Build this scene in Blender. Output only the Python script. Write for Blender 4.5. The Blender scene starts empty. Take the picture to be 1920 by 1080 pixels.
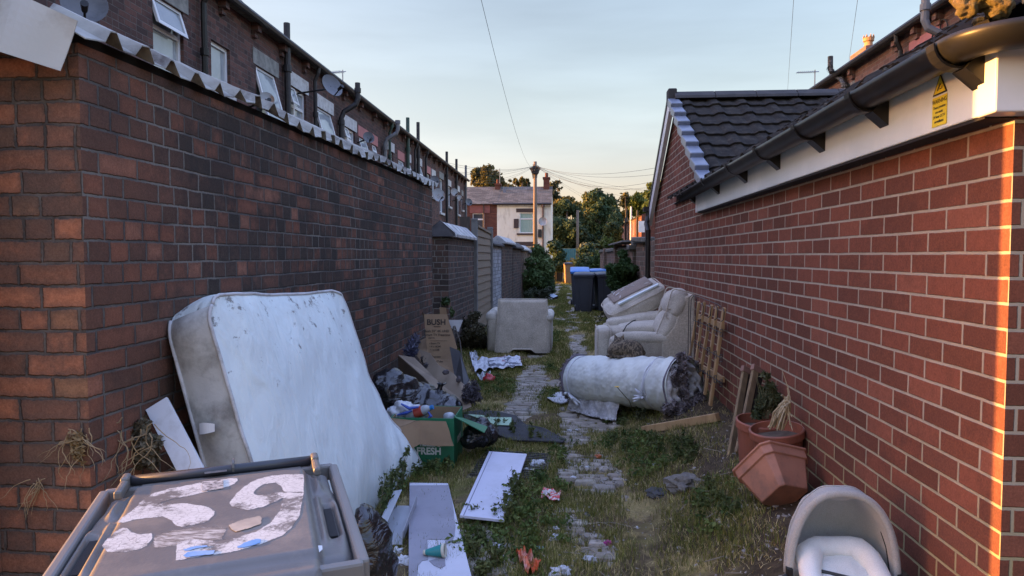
import bpy, math, random
import numpy as np
from mathutils import Vector, Matrix, Euler, noise as mnoise

scene = bpy.context.scene
R_ = math.radians

# ------------------------------------------------------------------ camera
CAM_H, FPX = 1.5, 1290.0
PITCH = math.atan(60 / FPX)
YAW = math.atan(102 / FPX * math.cos(PITCH))
cam_d = bpy.data.cameras.new('camera')
cam_d.sensor_width = 36.0
cam_d.lens = FPX / 1920 * 36
cam_d.clip_start, cam_d.clip_end = 0.05, 2000
cam = bpy.data.objects.new('camera', cam_d)
scene.collection.objects.link(cam)
cam.location = (0, 0, CAM_H)
cam.rotation_euler = (math.pi / 2 - PITCH, 0, YAW)
scene.camera = cam

# ------------------------------------------------------------------ sky and sun
SUN_ELEV = 5.0
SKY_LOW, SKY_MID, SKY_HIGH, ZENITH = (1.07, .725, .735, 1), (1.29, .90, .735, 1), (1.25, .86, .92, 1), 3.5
SUN_DIR = Vector((math.cos(R_(SUN_ELEV)), -0.012, -math.sin(R_(SUN_ELEV)))).normalized()   # the way the light travels
world = bpy.data.worlds.new('World')
scene.world = world
world.use_nodes = True
wt = world.node_tree
wt.nodes.clear()
w_out = wt.nodes.new('ShaderNodeOutputWorld')
w_bg = wt.nodes.new('ShaderNodeBackground')
w_sky = wt.nodes.new('ShaderNodeTexSky')
w_sky.sky_type = 'NISHITA'
w_sky.sun_disc = False
w_sky.sun_elevation = R_(SUN_ELEV)
w_sky.sun_rotation = R_(-90)
w_sky.altitude = 100
w_sky.air_density = 1.0
w_sky.dust_density = 2.0
w_sky.ozone_density = 2.2
w_bg.inputs['Strength'].default_value = 0.15
# evening air: the band above the roofs is paler and warmer, an added boost overhead brightens the shaded alley
w_tc = wt.nodes.new('ShaderNodeTexCoord')
w_xyz = wt.nodes.new('ShaderNodeSeparateXYZ')
wt.links.new(w_tc.outputs['Generated'], w_xyz.inputs[0])
def w_range(a, b, lo, hi):
    nd = wt.nodes.new('ShaderNodeMapRange')
    nd.interpolation_type = 'SMOOTHSTEP'
    for k, v in (('From Min', a), ('From Max', b), ('To Min', lo), ('To Max', hi)):
        nd.inputs[k].default_value = v
    wt.links.new(w_xyz.outputs[2], nd.inputs['Value'])
    return nd.outputs[0]
def w_mix(f, a, b, blend):
    nd = wt.nodes.new('ShaderNodeMix'); nd.data_type = 'RGBA'; nd.blend_type = blend
    for i, v in ((0, f), (6, a), (7, b)):
        if isinstance(v, bpy.types.NodeSocket): wt.links.new(v, nd.inputs[i])
        else: nd.inputs[i].default_value = v
    return nd.outputs[2]
w_tint = w_mix(w_range(.33, .6, 0, 1), w_mix(w_range(.04, .24, 0, 1), SKY_LOW, SKY_MID, 'MIX'), SKY_HIGH, 'MIX')
w_c = w_mix(1.0, w_sky.outputs[0], w_tint, 'MULTIPLY')
w_n = wt.nodes.new('ShaderNodeTexNoise'); w_n.inputs['Scale'].default_value = 3.0; w_n.inputs['Detail'].default_value = 5
w_map = wt.nodes.new('ShaderNodeMapping'); w_map.inputs['Scale'].default_value = (1, 1, 7)
wt.links.new(w_tc.outputs['Generated'], w_map.inputs[0]); wt.links.new(w_map.outputs[0], w_n.inputs['Vector'])
w_mul = wt.nodes.new('ShaderNodeMath'); w_mul.operation = 'MULTIPLY'
w_nr = wt.nodes.new('ShaderNodeMapRange')
for k, v in (('From Min', .35), ('From Max', .65), ('To Min', .94), ('To Max', 1.06)): w_nr.inputs[k].default_value = v
wt.links.new(w_n.outputs['Fac'], w_nr.inputs['Value'])
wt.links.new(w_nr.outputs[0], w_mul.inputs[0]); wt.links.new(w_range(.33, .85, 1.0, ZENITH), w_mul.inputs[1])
w_vm = wt.nodes.new('ShaderNodeVectorMath'); w_vm.operation = 'SCALE'
wt.links.new(w_c, w_vm.inputs[0]); wt.links.new(w_mul.outputs[0], w_vm.inputs['Scale'])
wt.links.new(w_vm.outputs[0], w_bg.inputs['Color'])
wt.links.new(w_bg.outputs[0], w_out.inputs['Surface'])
sun_d = bpy.data.lights.new('sun', 'SUN')
sun_d.energy = 3.6
sun_d.angle = R_(0.4)
sun_d.color = (1.0, 0.47, 0.12)
sun = bpy.data.objects.new('sun', sun_d)
scene.collection.objects.link(sun)
sun.rotation_euler = SUN_DIR.to_track_quat('-Z', 'Y').to_euler()
sun.location = (-30, 0, 20)
scene.view_settings.view_transform = 'Standard'
scene.view_settings.look = 'None'
scene.view_settings.exposure = 2.3
scene.view_settings.gamma = 1.0
scene.render.engine = 'CYCLES'
scene.cycles.max_bounces = 6
scene.cycles.transparent_max_bounces = 12
scene.cycles.use_denoising = True

# ------------------------------------------------------------------ pixel -> world (photo is 1920 x 1080)
_F = np.array([-math.sin(YAW) * math.cos(PITCH), math.cos(YAW) * math.cos(PITCH), -math.sin(PITCH)])
_Rt = np.array([math.cos(YAW), math.sin(YAW), 0.0])
_U = np.cross(_Rt, _F)
_C = np.array([0, 0, CAM_H])

def ray(x, y):
    return _F + (x - 960) / FPX * _Rt - (y - 540) / FPX * _U

def P(x, y, Y):
    d = ray(x, y)
    return Vector(_C + d * (Y / d[1]))

def PXx(x, y, X):
    d = ray(x, y)
    return Vector(_C + d * (X / d[0]))

def PZ(x, y, z=0.0):
    d = ray(x, y)
    return Vector(_C + d * ((z - CAM_H) / d[2]))

def sstep(a, b, x):
    t = min(1, max(0, (x - a) / (b - a)))
    return t * t * (3 - 2 * t)

def gz(x, y):
    z = 0.05 * sstep(-1.2, -1.8, x)
    if y < 13:
        z += 0.30 * sstep(0.35, 1.22, x) * sstep(13, 9, y)
    z += 0.1 * sstep(0.8, 1.5, x) * sstep(9, 13, y)
    return z

def G(x, y, dz=0.0):
    z = 0.0
    for _ in range(12):
        p = PZ(x, y, z)
        z = 0.5 * z + 0.5 * (gz(p.x, p.y) + dz)
    return PZ(x, y, z)

def onplane(x, y, p0, n):
    """pixel -> the plane through p0 with normal n"""
    d = Vector(ray(x, y)); c = Vector(_C); n = Vector(n)
    return c + d * (n.dot(Vector(p0) - c) / n.dot(d))

# wall lines of the alley: (x at y=0, dx/dy)
LW = (-1.835, 0.0155)
RW = (1.293, -0.0062)
def lx(y): return LW[0] + LW[1] * y
def rx(y): return RW[0] + RW[1] * y

# ------------------------------------------------------------------ materials
MATS = {}

class NT:
    def __init__(s, name):
        s.m = bpy.data.materials.new(name)
        s.m.use_nodes = True
        s.t = s.m.node_tree
        s.b = s.t.nodes['Principled BSDF']
        s.out = s.t.nodes['Material Output']
    def n(s, typ, ins=None, **props):
        nd = s.t.nodes.new(typ)
        for k, v in props.items():
            setattr(nd, k, v)
        for k, v in (ins or {}).items():
            s.set(nd.inputs[k], v)
        return nd
    def set(s, sock, v):
        if isinstance(v, bpy.types.NodeSocket):
            s.t.links.new(v, sock)
        elif isinstance(v, bpy.types.Node):
            s.t.links.new(v.outputs[0], sock)
        else:
            if isinstance(v, tuple) and len(v) == 3 and sock.type == 'RGBA':
                v = v + (1,)
            sock.default_value = v
    def math(s, op, a, b=0.0, c=0.0, clamp=False):
        nd = s.n('ShaderNodeMath', operation=op, use_clamp=clamp)
        for i, v in enumerate((a, b, c)):
            s.set(nd.inputs[i], v)
        return nd.outputs[0]
    def mix(s, f, a, b, blend='MIX'):
        nd = s.n('ShaderNodeMix', data_type='RGBA', blend_type=blend)
        s.set(nd.inputs[0], f); s.set(nd.inputs[6], a); s.set(nd.inputs[7], b)
        return nd.outputs[2]
    def noise(s, vec, scale, detail=4, rough=.55, dist=0.0):
        nd = s.n('ShaderNodeTexNoise', {'Scale': scale, 'Detail': detail, 'Roughness': rough, 'Distortion': dist})
        if vec is not None:
            s.set(nd.inputs['Vector'], vec)
        return nd.outputs['Fac']
    def ramp(s, f, stops, interp='LINEAR'):
        nd = s.n('ShaderNodeValToRGB')
        cr = nd.color_ramp
        cr.interpolation = interp
        while len(cr.elements) < len(stops):
            cr.elements.new(0.5)
        for e, (p, c) in zip(cr.elements, stops):
            e.position = p
            e.color = (c, c, c, 1) if not isinstance(c, tuple) else c + (1,)
        s.set(nd.inputs[0], f)
        return nd.outputs[0]
    def bump(s, h, strength=.5, dist=.01, prev=None):
        nd = s.n('ShaderNodeBump', {'Strength': strength, 'Distance': dist, 'Height': h})
        if prev is not None:
            s.set(nd.inputs['Normal'], prev)
        s.t.links.new(nd.outputs[0], s.b.inputs['Normal'])
        return nd.outputs[0]
    def obj(s):
        return s.n('ShaderNodeTexCoord').outputs['Object']

def plain(name, c1, c2=None, scale=6.0, rough=.8, bump=0.0, bscale=40.0, metal=0.0, dirt=None, dscale=3.0, damt=.5, spec=None, lo=.35, hi=.65, stretch=None, bdist=.004):
    """a surface whose colour wanders between c1 and c2, with optional blotches of dirt and a fine relief"""
    if name in MATS:
        return MATS[name]
    t = NT(name)
    co = t.obj()
    if stretch:
        co = t.n('ShaderNodeMapping', {'Vector': co, 'Scale': stretch}).outputs[0]
    c2 = c2 or tuple(v * .8 for v in c1)
    col = t.mix(t.ramp(t.noise(co, scale, 5), [(lo, 0.0), (hi, 1.0)]), c1, c2)
    if dirt:
        col = t.mix(t.math('MULTIPLY', t.ramp(t.noise(co, dscale, 8, .65), [(.5, 0.0), (.68, 1.0)]), damt), col, dirt)
    t.set(t.b.inputs['Base Color'], col)
    t.b.inputs['Roughness'].default_value = rough
    t.b.inputs['Metallic'].default_value = metal
    if spec is not None:
        t.b.inputs['Specular IOR Level'].default_value = spec
    if bump:
        t.bump(t.noise(co, bscale, 5), bump, bdist)
    MATS[name] = t.m
    return t.m

def brick(name, bw, bh, mort, stops, mcol, u0=0, v0=0, jit=0.0, header=0.0, soot=None, sootamt=0.0, wob=.004, bump=.7,
          mcol2=None, low=None, grain=.5, mdark=None, rough=.9, edge=.003, stag=0.5, core=0.0, sootrand=.5, fade=None):
    if name in MATS:
        return MATS[name]
    t = NT(name)
    g = t.n('ShaderNodeNewGeometry')
    p = t.n('ShaderNodeSeparateXYZ', {0: g.outputs['Position']})
    nn = t.n('ShaderNodeSeparateXYZ', {0: g.outputs['True Normal']})
    side = t.math('GREATER_THAN', t.math('ABSOLUTE', nn.outputs[0]), 0.6)
    u = t.math('ADD', t.math('MULTIPLY', p.outputs[1], side), t.math('MULTIPLY', p.outputs[0], t.math('SUBTRACT', 1.0, side)))
    up = t.math('GREATER_THAN', t.math('ABSOLUTE', nn.outputs[2]), 0.6)
    v = t.math('ADD', t.math('MULTIPLY', p.outputs[2], t.math('SUBTRACT', 1.0, up)), t.math('MULTIPLY', p.outputs[1], up))
    pos = g.outputs['Position']
    n1 = t.n('ShaderNodeTexNoise', {'Vector': pos, 'Scale': 5.0, 'Detail': 3.0})
    nc = t.n('ShaderNodeSeparateColor', {0: n1.outputs['Color']})
    u = t.math('ADD', u, t.math('MULTIPLY_ADD', nc.outputs[0], wob * 3, -u0 - wob * 1.5))
    v = t.math('ADD', v, t.math('MULTIPLY_ADD', nc.outputs[1], wob * 3, -v0 - wob * 1.5))
    rv = t.math('DIVIDE', v, bh)
    row = t.math('FLOOR', rv)
    fv = t.math('SUBTRACT', rv, row)
    wn = t.n('ShaderNodeTexWhiteNoise', {'W': row}, noise_dimensions='1D')
    rr = wn.outputs['Value']
    bwr = bw
    if header > 0:
        wn2 = t.n('ShaderNodeTexWhiteNoise', {'W': t.math('ADD', row, 57.3)}, noise_dimensions='1D')
        bwr = t.math('MULTIPLY_ADD', t.math('LESS_THAN', wn2.outputs['Value'], header), -bw * .5, bw)
    par = t.math('MODULO', t.math('ABSOLUTE', row), 2.0)
    ru = t.math('ADD', t.math('DIVIDE', u, bwr), t.math('MULTIPLY_ADD', rr, jit, t.math('MULTIPLY', par, stag)))
    colm = t.math('FLOOR', ru)
    fu = t.math('SUBTRACT', ru, colm)
    if jit > 0:     # some stretchers are laid as two headers
        cell = t.n('ShaderNodeCombineXYZ', {0: colm, 1: row, 2: 7.7})
        wc = t.n('ShaderNodeTexWhiteNoise', {'Vector': cell}, noise_dimensions='3D')
        split = t.math('LESS_THAN', wc.outputs['Value'], .28)
        if header > 0: split = t.math('MULTIPLY', split, t.math('GREATER_THAN', wn2.outputs['Value'], header))
        half = t.math('MULTIPLY', split, t.math('GREATER_THAN', fu, .5))
        fu2 = t.math('FRACT', t.math('MULTIPLY', fu, 2.0))
        fu = t.math('ADD', t.math('MULTIPLY', fu, t.math('SUBTRACT', 1.0, split)), t.math('MULTIPLY', fu2, split))
        bwe = t.math('MULTIPLY', bwr, t.math('MULTIPLY_ADD', split, -.5, 1.0))
        colm = t.math('ADD', colm, t.math('MULTIPLY', half, 331.0))
    else:
        bwe = bwr
    du = t.math('MULTIPLY', t.math('MINIMUM', fu, t.math('SUBTRACT', 1.0, fu)), bwe)
    dv = t.math('MULTIPLY', t.math('MINIMUM', fv, t.math('SUBTRACT', 1.0, fv)), bh)
    d = t.math('MINIMUM', du, dv)
    en = t.noise(pos, 60, 4)
    d = t.math('ADD', d, t.math('MULTIPLY_ADD', en, wob * 2.0, -wob))
    mask = t.n('ShaderNodeMapRange', {'Value': d, 'From Min': mort / 2 - edge, 'From Max': mort / 2 + edge}, interpolation_type='SMOOTHSTEP').outputs[0]
    cell = t.n('ShaderNodeCombineXYZ', {0: colm, 1: row, 2: 0.0})
    wc = t.n('ShaderNodeTexWhiteNoise', {'Vector': cell}, noise_dimensions='3D')
    wcs = t.n('ShaderNodeSeparateColor', {0: wc.outputs['Color']})
    bc = t.ramp(wcs.outputs[0], stops)
    if core > 0:     # sooty arrises round a cleaner heart
        cf = t.n('ShaderNodeMapRange', {'Value': t.math('ADD', d, t.math('MULTIPLY_ADD', t.noise(pos, 22, 6, .7), .05, -.025)), 'From Min': .002, 'From Max': .034}).outputs[0]
        bc = t.mix(t.math('MULTIPLY', t.math('SUBTRACT', 1.0, cf), core), bc, soot or (.05, .04, .035))
    bc = t.mix(.55 * grain, bc, t.ramp(t.noise(pos, 35, 6, .7), [(.3, .25), (.7, .85)]), 'OVERLAY')
    if soot:
        sf = t.math('ADD', t.noise(pos, 2.2, 6, .6), t.math('MULTIPLY_ADD', wcs.outputs[1], sootrand, -.5 * sootrand))
        sf = t.math('ADD', sf, t.math('MULTIPLY_ADD', t.noise(pos, 16, 5, .6), .3, -.15))
        sa = t.math('MULTIPLY', t.ramp(sf, [(.44, 0.0), (.58, 1.0)]), sootamt)
        if fade:    # less soot and redder brick towards the near end
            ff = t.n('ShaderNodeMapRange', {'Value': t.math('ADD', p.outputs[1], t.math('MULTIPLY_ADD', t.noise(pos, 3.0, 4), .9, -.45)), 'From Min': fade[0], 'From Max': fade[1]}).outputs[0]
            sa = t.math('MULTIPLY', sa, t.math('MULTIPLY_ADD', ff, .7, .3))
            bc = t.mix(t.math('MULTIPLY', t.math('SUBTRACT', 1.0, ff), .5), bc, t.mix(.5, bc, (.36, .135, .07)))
        bc = t.mix(sa, bc, soot)
    bc = t.mix(grain, bc, t.mix(.5, bc, t.ramp(t.noise(pos, 140, 4, .8), [(.35, .0), (.65, .9)]), 'SOFT_LIGHT'))
    mc = t.mix(t.ramp(t.noise(pos, 9, 6, .7), [(.35, 0.0), (.65, 1.0)]), mcol, mcol2 or tuple(c * .6 for c in mcol))
    if mdark:
        mc = t.mix(t.ramp(t.noise(pos, 1.3, 4), [(.45, 0.0), (.58, 1.0)]), mc, mdark)
    if low:
        lf = t.n('ShaderNodeMapRange', {'Value': t.math('ADD', p.outputs[2], t.math('MULTIPLY', t.noise(pos, 2.0, 3), .5)), 'From Min': 1.15, 'From Max': .75}).outputs[0]
        mc = t.mix(t.math('MULTIPLY', lf, .75), mc, low)
    col = t.mix(mask, mc, bc)
    t.set(t.b.inputs['Base Color'], col)
    t.b.inputs['Roughness'].default_value = rough
    t.b.inputs['Specular IOR Level'].default_value = .25
    h = t.math('ADD', t.math('MULTIPLY', mask, 1.0), t.math('MULTIPLY', t.noise(pos, 90, 5, .7), .25))
    t.bump(h, bump, .007)
    MATS[name] = t.m
    return t.m

# ------------------------------------------------------------------ objects
COL = scene.collection

def tag(o, label=None, cat=None, group=None, kind=None):
    if label: o['label'] = label
    if cat: o['category'] = cat
    if group: o['group'] = group
    if kind: o['kind'] = kind
    return o

def empty(name, loc, label, cat, group=None, rz=0.0):
    o = bpy.data.objects.new(name, None)
    o.empty_display_size = .1
    COL.objects.link(o)
    o.location = loc
    o.rotation_euler = (0, 0, rz)
    bpy.context.view_layer.update()
    return tag(o, label, cat, group)

def wmat(o):
    return (wmat(o.parent) @ o.matrix_basis) if o.parent else o.matrix_basis.copy()

class MB:
    """collects faces, then links them as one mesh object"""
    def __init__(s):
        s.v = []; s.f = []; s.mi = []; s.cur = 0
    def add(s, vs, fs):
        b = len(s.v)
        s.v += [tuple(v) for v in vs]
        for f in fs:
            s.f.append([i + b for i in f]); s.mi.append(s.cur)
        return s
    def box(s, x0, x1, y0, y1, z0, z1):
        return s.add([(x, y, z) for z in (z0, z1) for y in (y0, y1) for x in (x0, x1)],
                     [(0, 2, 3, 1), (4, 5, 7, 6), (0, 1, 5, 4), (2, 6, 7, 3), (0, 4, 6, 2), (1, 3, 7, 5)])
    def obox(s, c, size, rot=None):
        m = rot.to_matrix() if isinstance(rot, Euler) else (rot or Matrix.Identity(3))
        h = Vector(size) / 2
        vs = [Vector(c) + m @ Vector((x * h.x, y * h.y, z * h.z)) for z in (-1, 1) for y in (-1, 1) for x in (-1, 1)]
        return s.add(vs, [(0, 2, 3, 1), (4, 5, 7, 6), (0, 1, 5, 4), (2, 6, 7, 3), (0, 4, 6, 2), (1, 3, 7, 5)])
    def bar(s, a, b, w, h, up=(0, 0, 1)):
        a, b = Vector(a), Vector(b)
        d = (b - a).normalized(); up = Vector(up)
        sx = d.cross(up)
        if sx.length < 1e-4: sx = d.cross(Vector((1, 0, 0)))
        sx.normalize(); uz = sx.cross(d)
        vs = []
        for p in (a, b):
            for i, j in ((-1, -1), (1, -1), (1, 1), (-1, 1)):
                vs.append(p + sx * i * w / 2 + uz * j * h / 2)
        return s.add(vs, [(3, 2, 1, 0), (4, 5, 6, 7), (0, 1, 5, 4), (1, 2, 6, 5), (2, 3, 7, 6), (3, 0, 4, 7)])
    def prism(s, poly, vec):
        n = len(poly); vec = Vector(vec)
        vs = [Vector(p) for p in poly] + [Vector(p) + vec for p in poly]
        return s.add(vs, [list(range(n))[::-1], list(range(n, 2 * n))] + [(i, (i + 1) % n, n + (i + 1) % n, n + i) for i in range(n)])
    def tube(s, pts, r, seg=8, caps=True):
        pts = [Vector(p) for p in pts]; n = len(pts)
        rs = r if isinstance(r, (list, tuple)) else [r] * n
        b = []; prev = None
        for i, p in enumerate(pts):
            d = (pts[min(i + 1, n - 1)] - pts[max(i - 1, 0)])
            if d.length < 1e-9: d = Vector((0, 0, 1))
            d.normalize()
            if prev is None:
                a = d.cross(Vector((0, 0, 1)))
                if a.length < .05: a = d.cross(Vector((1, 0, 0)))
            else:
                a = prev - d * prev.dot(d)
            a.normalize(); prev = a; c = d.cross(a)
            for k in range(seg):
                t = 2 * math.pi * k / seg
                b.append(p + a * math.cos(t) * rs[i] + c * math.sin(t) * rs[i])
        fs = [(i * seg + k, i * seg + (k + 1) % seg, (i + 1) * seg + (k + 1) % seg, (i + 1) * seg + k) for i in range(n - 1) for k in range(seg)]
        if caps:
            fs += [list(range(seg))[::-1], [(n - 1) * seg + k for k in range(seg)]]
        return s.add(b, fs)
    def lathe(s, prof, c=(0, 0, 0), seg=24, rot=None, close=False):
        m = rot.to_matrix() if isinstance(rot, Euler) else (rot or Matrix.Identity(3))
        b = []
        for r, z in prof:
            for k in range(seg):
                t = 2 * math.pi * k / seg
                b.append(Vector(c) + m @ Vector((r * math.cos(t), r * math.sin(t), z)))
        n = len(prof)
        fs = [(i * seg + k, i * seg + (k + 1) % seg, (i + 1) * seg + (k + 1) % seg, (i + 1) * seg + k) for i in range(n - 1) for k in range(seg)]
        if close:
            fs += [list(range(seg))[::-1], [(n - 1) * seg + k for k in range(seg)]]
        return s.add(b, fs)
    def grid(s, fn, nu, nv, wrap=False):
        b = [fn(i / (nu - (0 if wrap else 1)), j / (nv - 1)) for j in range(nv) for i in range(nu)]
        fs = []
        for j in range(nv - 1):
            for i in range(nu if wrap else nu - 1):
                fs.append((j * nu + i, j * nu + (i + 1) % nu, (j + 1) * nu + (i + 1) % nu, (j + 1) * nu + i))
        return s.add(b, fs)
    def slab(s, fn, nu, nv, thick):
        """a sheet fn(u,v) given a thickness by pushing a second layer along thick (a vector)"""
        t = Vector(thick)
        b = [Vector(fn(i / (nu - 1), j / (nv - 1))) for j in range(nv) for i in range(nu)]
        n = nu * nv
        fs = []
        for j in range(nv - 1):
            for i in range(nu - 1):
                q = (j * nu + i, j * nu + i + 1, (j + 1) * nu + i + 1, (j + 1) * nu + i)
                fs.append(q); fs.append(tuple(k + n for k in q[::-1]))
        rim = [i for i in range(nu)] + [j * nu + nu - 1 for j in range(1, nv)] + [(nv - 1) * nu + i for i in range(nu - 2, -1, -1)] + [j * nu for j in range(nv - 2, 0, -1)]
        for a, c in zip(rim, rim[1:] + rim[:1]):
            fs.append((c, a, a + n, c + n))
        return s.add(b + [p + t for p in b], fs)
    def ell(s, c, r, rot=None, seg=16, rings=10):
        m = rot.to_matrix() if isinstance(rot, Euler) else (rot or Matrix.Identity(3))
        b = []
        for j in range(rings + 1):
            th = math.pi * j / rings
            for k in range(seg):
                ph = 2 * math.pi * k / seg
                b.append(Vector(c) + m @ Vector((r[0] * math.sin(th) * math.cos(ph), r[1] * math.sin(th) * math.sin(ph), r[2] * math.cos(th))))
        fs = [(j * seg + k, (j + 1) * seg + k, (j + 1) * seg + (k + 1) % seg, j * seg + (k + 1) % seg) for j in range(rings) for k in range(seg)]
        return s.add(b, fs)
    def build(s, name, mat, parent=None, smooth=False, bevel=0, label=None, cat=None, group=None, kind=None, subd=0, origin=None, recalc=False):
        me = bpy.data.meshes.new(name)
        vs = s.v
        inv = wmat(parent).inverted() if parent is not None else None
        o = bpy.data.objects.new(name, me)
        if inv is not None:
            vs = [inv @ Vector(v) for v in vs]
        elif origin is not None:
            og = Vector(origin); vs = [Vector(v) - og for v in vs]; o.location = og
        me.from_pydata([tuple(v) for v in vs], [], s.f)
        mats = mat if isinstance(mat, (list, tuple)) else [mat]
        for m in mats: me.materials.append(m)
        if len(mats) > 1: me.polygons.foreach_set('material_index', s.mi)
        if smooth:
            me.polygons.foreach_set('use_smooth', [True] * len(me.polygons))
        me.validate(); me.update()
        COL.objects.link(o)
        if parent is not None: o.parent = parent
        if recalc:
            import bmesh
            bm = bmesh.new(); bm.from_mesh(me); bmesh.ops.remove_doubles(bm, verts=bm.verts, dist=1e-5)
            bmesh.ops.recalc_face_normals(bm, faces=bm.faces); bm.to_mesh(me); bm.free()
        if bevel:
            md = o.modifiers.new('bevel', 'BEVEL'); md.width = bevel; md.segments = 2; md.limit_method = 'ANGLE'; md.angle_limit = R_(35)
        if subd:
            md = o.modifiers.new('subd', 'SUBSURF'); md.levels = subd; md.render_levels = subd
        if parent is None or o.parent is None:
            bpy.context.view_layer.update()
        return tag(o, label, cat, group, kind)

def blobby(o, voxel, smooth=4, disp=0.0, dscale=.1, dtype='CLOUDS'):
    """fuse the overlapping pieces of o into one continuous skin"""
    m = o.modifiers.new('fuse', 'REMESH'); m.mode = 'VOXEL'; m.voxel_size = voxel; m.use_smooth_shade = True
    if smooth:
        m = o.modifiers.new('smooth', 'SMOOTH'); m.iterations = smooth; m.factor = .6
    if disp:
        displace(o, disp, dscale, dtype)
    return o

def displace(o, amt, scale, dtype='CLOUDS', mid=.5):
    tx = bpy.data.textures.new(o.name + '_relief', dtype)
    if dtype == 'CLOUDS':
        tx.noise_scale = scale; tx.noise_depth = 3
    elif dtype == 'MUSGRAVE':
        tx.musgrave_type = 'RIDGED_MULTIFRACTAL'; tx.noise_scale = scale
    elif dtype == 'STUCCI':
        tx.noise_scale = scale
    m = o.modifiers.new('relief', 'DISPLACE'); m.texture = tx; m.strength = amt; m.mid_level = mid; m.texture_coords = 'GLOBAL'
    return o

def fract_noise(p, s=1.0):
    return mnoise.fractal(Vector(p) * s, .6, 2.0, 4)

def text(name, body, mat, parent, loc, rot, size, ext=.0006, weight=0.0, align='CENTER', sx=1.0):
    """flat lettering: built from the font curve, kept as a mesh"""
    cu = bpy.data.curves.new(name, 'FONT')
    cu.body = body; cu.size = size; cu.extrude = ext; cu.offset = weight
    cu.align_x = align; cu.align_y = 'CENTER'
    tmp = bpy.data.objects.new(name + '_src', cu)
    COL.objects.link(tmp)
    dg = bpy.context.evaluated_depsgraph_get()
    me = bpy.data.meshes.new_from_object(tmp.evaluated_get(dg))
    bpy.data.objects.remove(tmp)
    me.transform(Matrix.Diagonal((sx, 1, 1, 1)))
    mw = Matrix.Translation(loc) @ (rot if isinstance(rot, Matrix) else rot.to_matrix()).to_4x4()
    me.transform((wmat(parent).inverted() if parent else Matrix.Identity(4)) @ mw)
    me.materials.clear(); me.materials.append(mat)
    o = bpy.data.objects.new(name, me)
    COL.objects.link(o)
    o.parent = parent
    return o

def frame_rot(xdir, ydir):
    """rotation whose local X, Y lie along the given directions"""
    x = Vector(xdir).normalized(); z = x.cross(Vector(ydir)).normalized(); y = z.cross(x)
    return Matrix((x, y, z)).transposed()

def tri_mesh(name, verts, faces, mat, cols=None, parent=None, **kw):
    """fast numpy mesh: verts (n,3), faces (m,k); cols (n,3) go to the attribute 'tint'"""
    me = bpy.data.meshes.new(name)
    nv, (nf, k) = len(verts), faces.shape
    me.vertices.add(nv); me.vertices.foreach_set('co', np.asarray(verts, np.float32).ravel())
    me.loops.add(nf * k); me.loops.foreach_set('vertex_index', faces.astype(np.int32).ravel())
    me.polygons.add(nf); me.polygons.foreach_set('loop_start', np.arange(0, nf * k, k, dtype=np.int32))
    me.polygons.foreach_set('loop_total', np.full(nf, k, np.int32))
    if cols is not None:
        a = me.attributes.new('tint', 'FLOAT_COLOR', 'POINT')
        a.data.foreach_set('color', np.concatenate([cols, np.ones((nv, 1))], 1).astype(np.float32).ravel())
    me.update(calc_edges=True)
    me.materials.append(mat)
    o = bpy.data.objects.new(name, me)
    COL.objects.link(o)
    if parent: o.parent = parent
    return tag(o, **kw)

def tint_mat(name, rough=.8, trans=0.0, mult=(1, 1, 1)):
    if name in MATS: return MATS[name]
    t = NT(name)
    a = t.n('ShaderNodeAttribute', attribute_name='tint')
    c = t.mix(1.0, a.outputs['Color'], mult, 'MULTIPLY')
    t.set(t.b.inputs['Base Color'], c)
    t.b.inputs['Roughness'].default_value = rough
    t.b.inputs['Specular IOR Level'].default_value = .25
    if trans:
        tr = t.n('ShaderNodeBsdfTranslucent', {'Color': c})
        mx = t.n('ShaderNodeMixShader', {0: trans, 1: t.b.outputs[0], 2: tr.outputs[0]})
        t.t.links.new(mx.outputs[0], t.out.inputs['Surface'])
    MATS[name] = t.m
    return t.m

rng = np.random.default_rng(7)
random.seed(7)
# ------------------------------------------------------------------ shared materials
OLD_STOPS = [(0, (.050, .036, .032)), (.22, (.090, .048, .038)), (.42, (.16, .062, .042)), (.6, (.21, .075, .045)), (.8, (.12, .058, .044)), (1, (.25, .10, .06))]
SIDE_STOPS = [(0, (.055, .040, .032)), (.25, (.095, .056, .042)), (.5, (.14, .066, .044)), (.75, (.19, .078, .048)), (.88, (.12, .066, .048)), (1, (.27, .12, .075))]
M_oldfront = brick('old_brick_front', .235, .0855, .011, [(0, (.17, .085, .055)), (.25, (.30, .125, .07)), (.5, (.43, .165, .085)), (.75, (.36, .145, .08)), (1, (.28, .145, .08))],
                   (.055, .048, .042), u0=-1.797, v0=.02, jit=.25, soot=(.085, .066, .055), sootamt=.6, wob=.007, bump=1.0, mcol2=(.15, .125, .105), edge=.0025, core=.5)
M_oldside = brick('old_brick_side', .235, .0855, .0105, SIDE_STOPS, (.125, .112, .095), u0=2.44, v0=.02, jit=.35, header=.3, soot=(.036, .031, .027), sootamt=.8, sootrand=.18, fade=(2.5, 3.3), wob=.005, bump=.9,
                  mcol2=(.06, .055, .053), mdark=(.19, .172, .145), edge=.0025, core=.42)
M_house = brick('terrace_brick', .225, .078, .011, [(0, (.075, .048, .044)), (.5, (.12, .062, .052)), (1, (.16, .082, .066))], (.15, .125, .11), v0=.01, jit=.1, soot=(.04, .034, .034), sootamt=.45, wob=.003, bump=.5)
M_houseR = brick('terrace_brick_warm', .225, .078, .011, [(0, (.15, .085, .07)), (.5, (.21, .115, .09)), (1, (.25, .14, .11))], (.24, .20, .17), v0=.01, jit=.1, soot=(.07, .05, .045), sootamt=.35, wob=.003, bump=.5)
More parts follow.
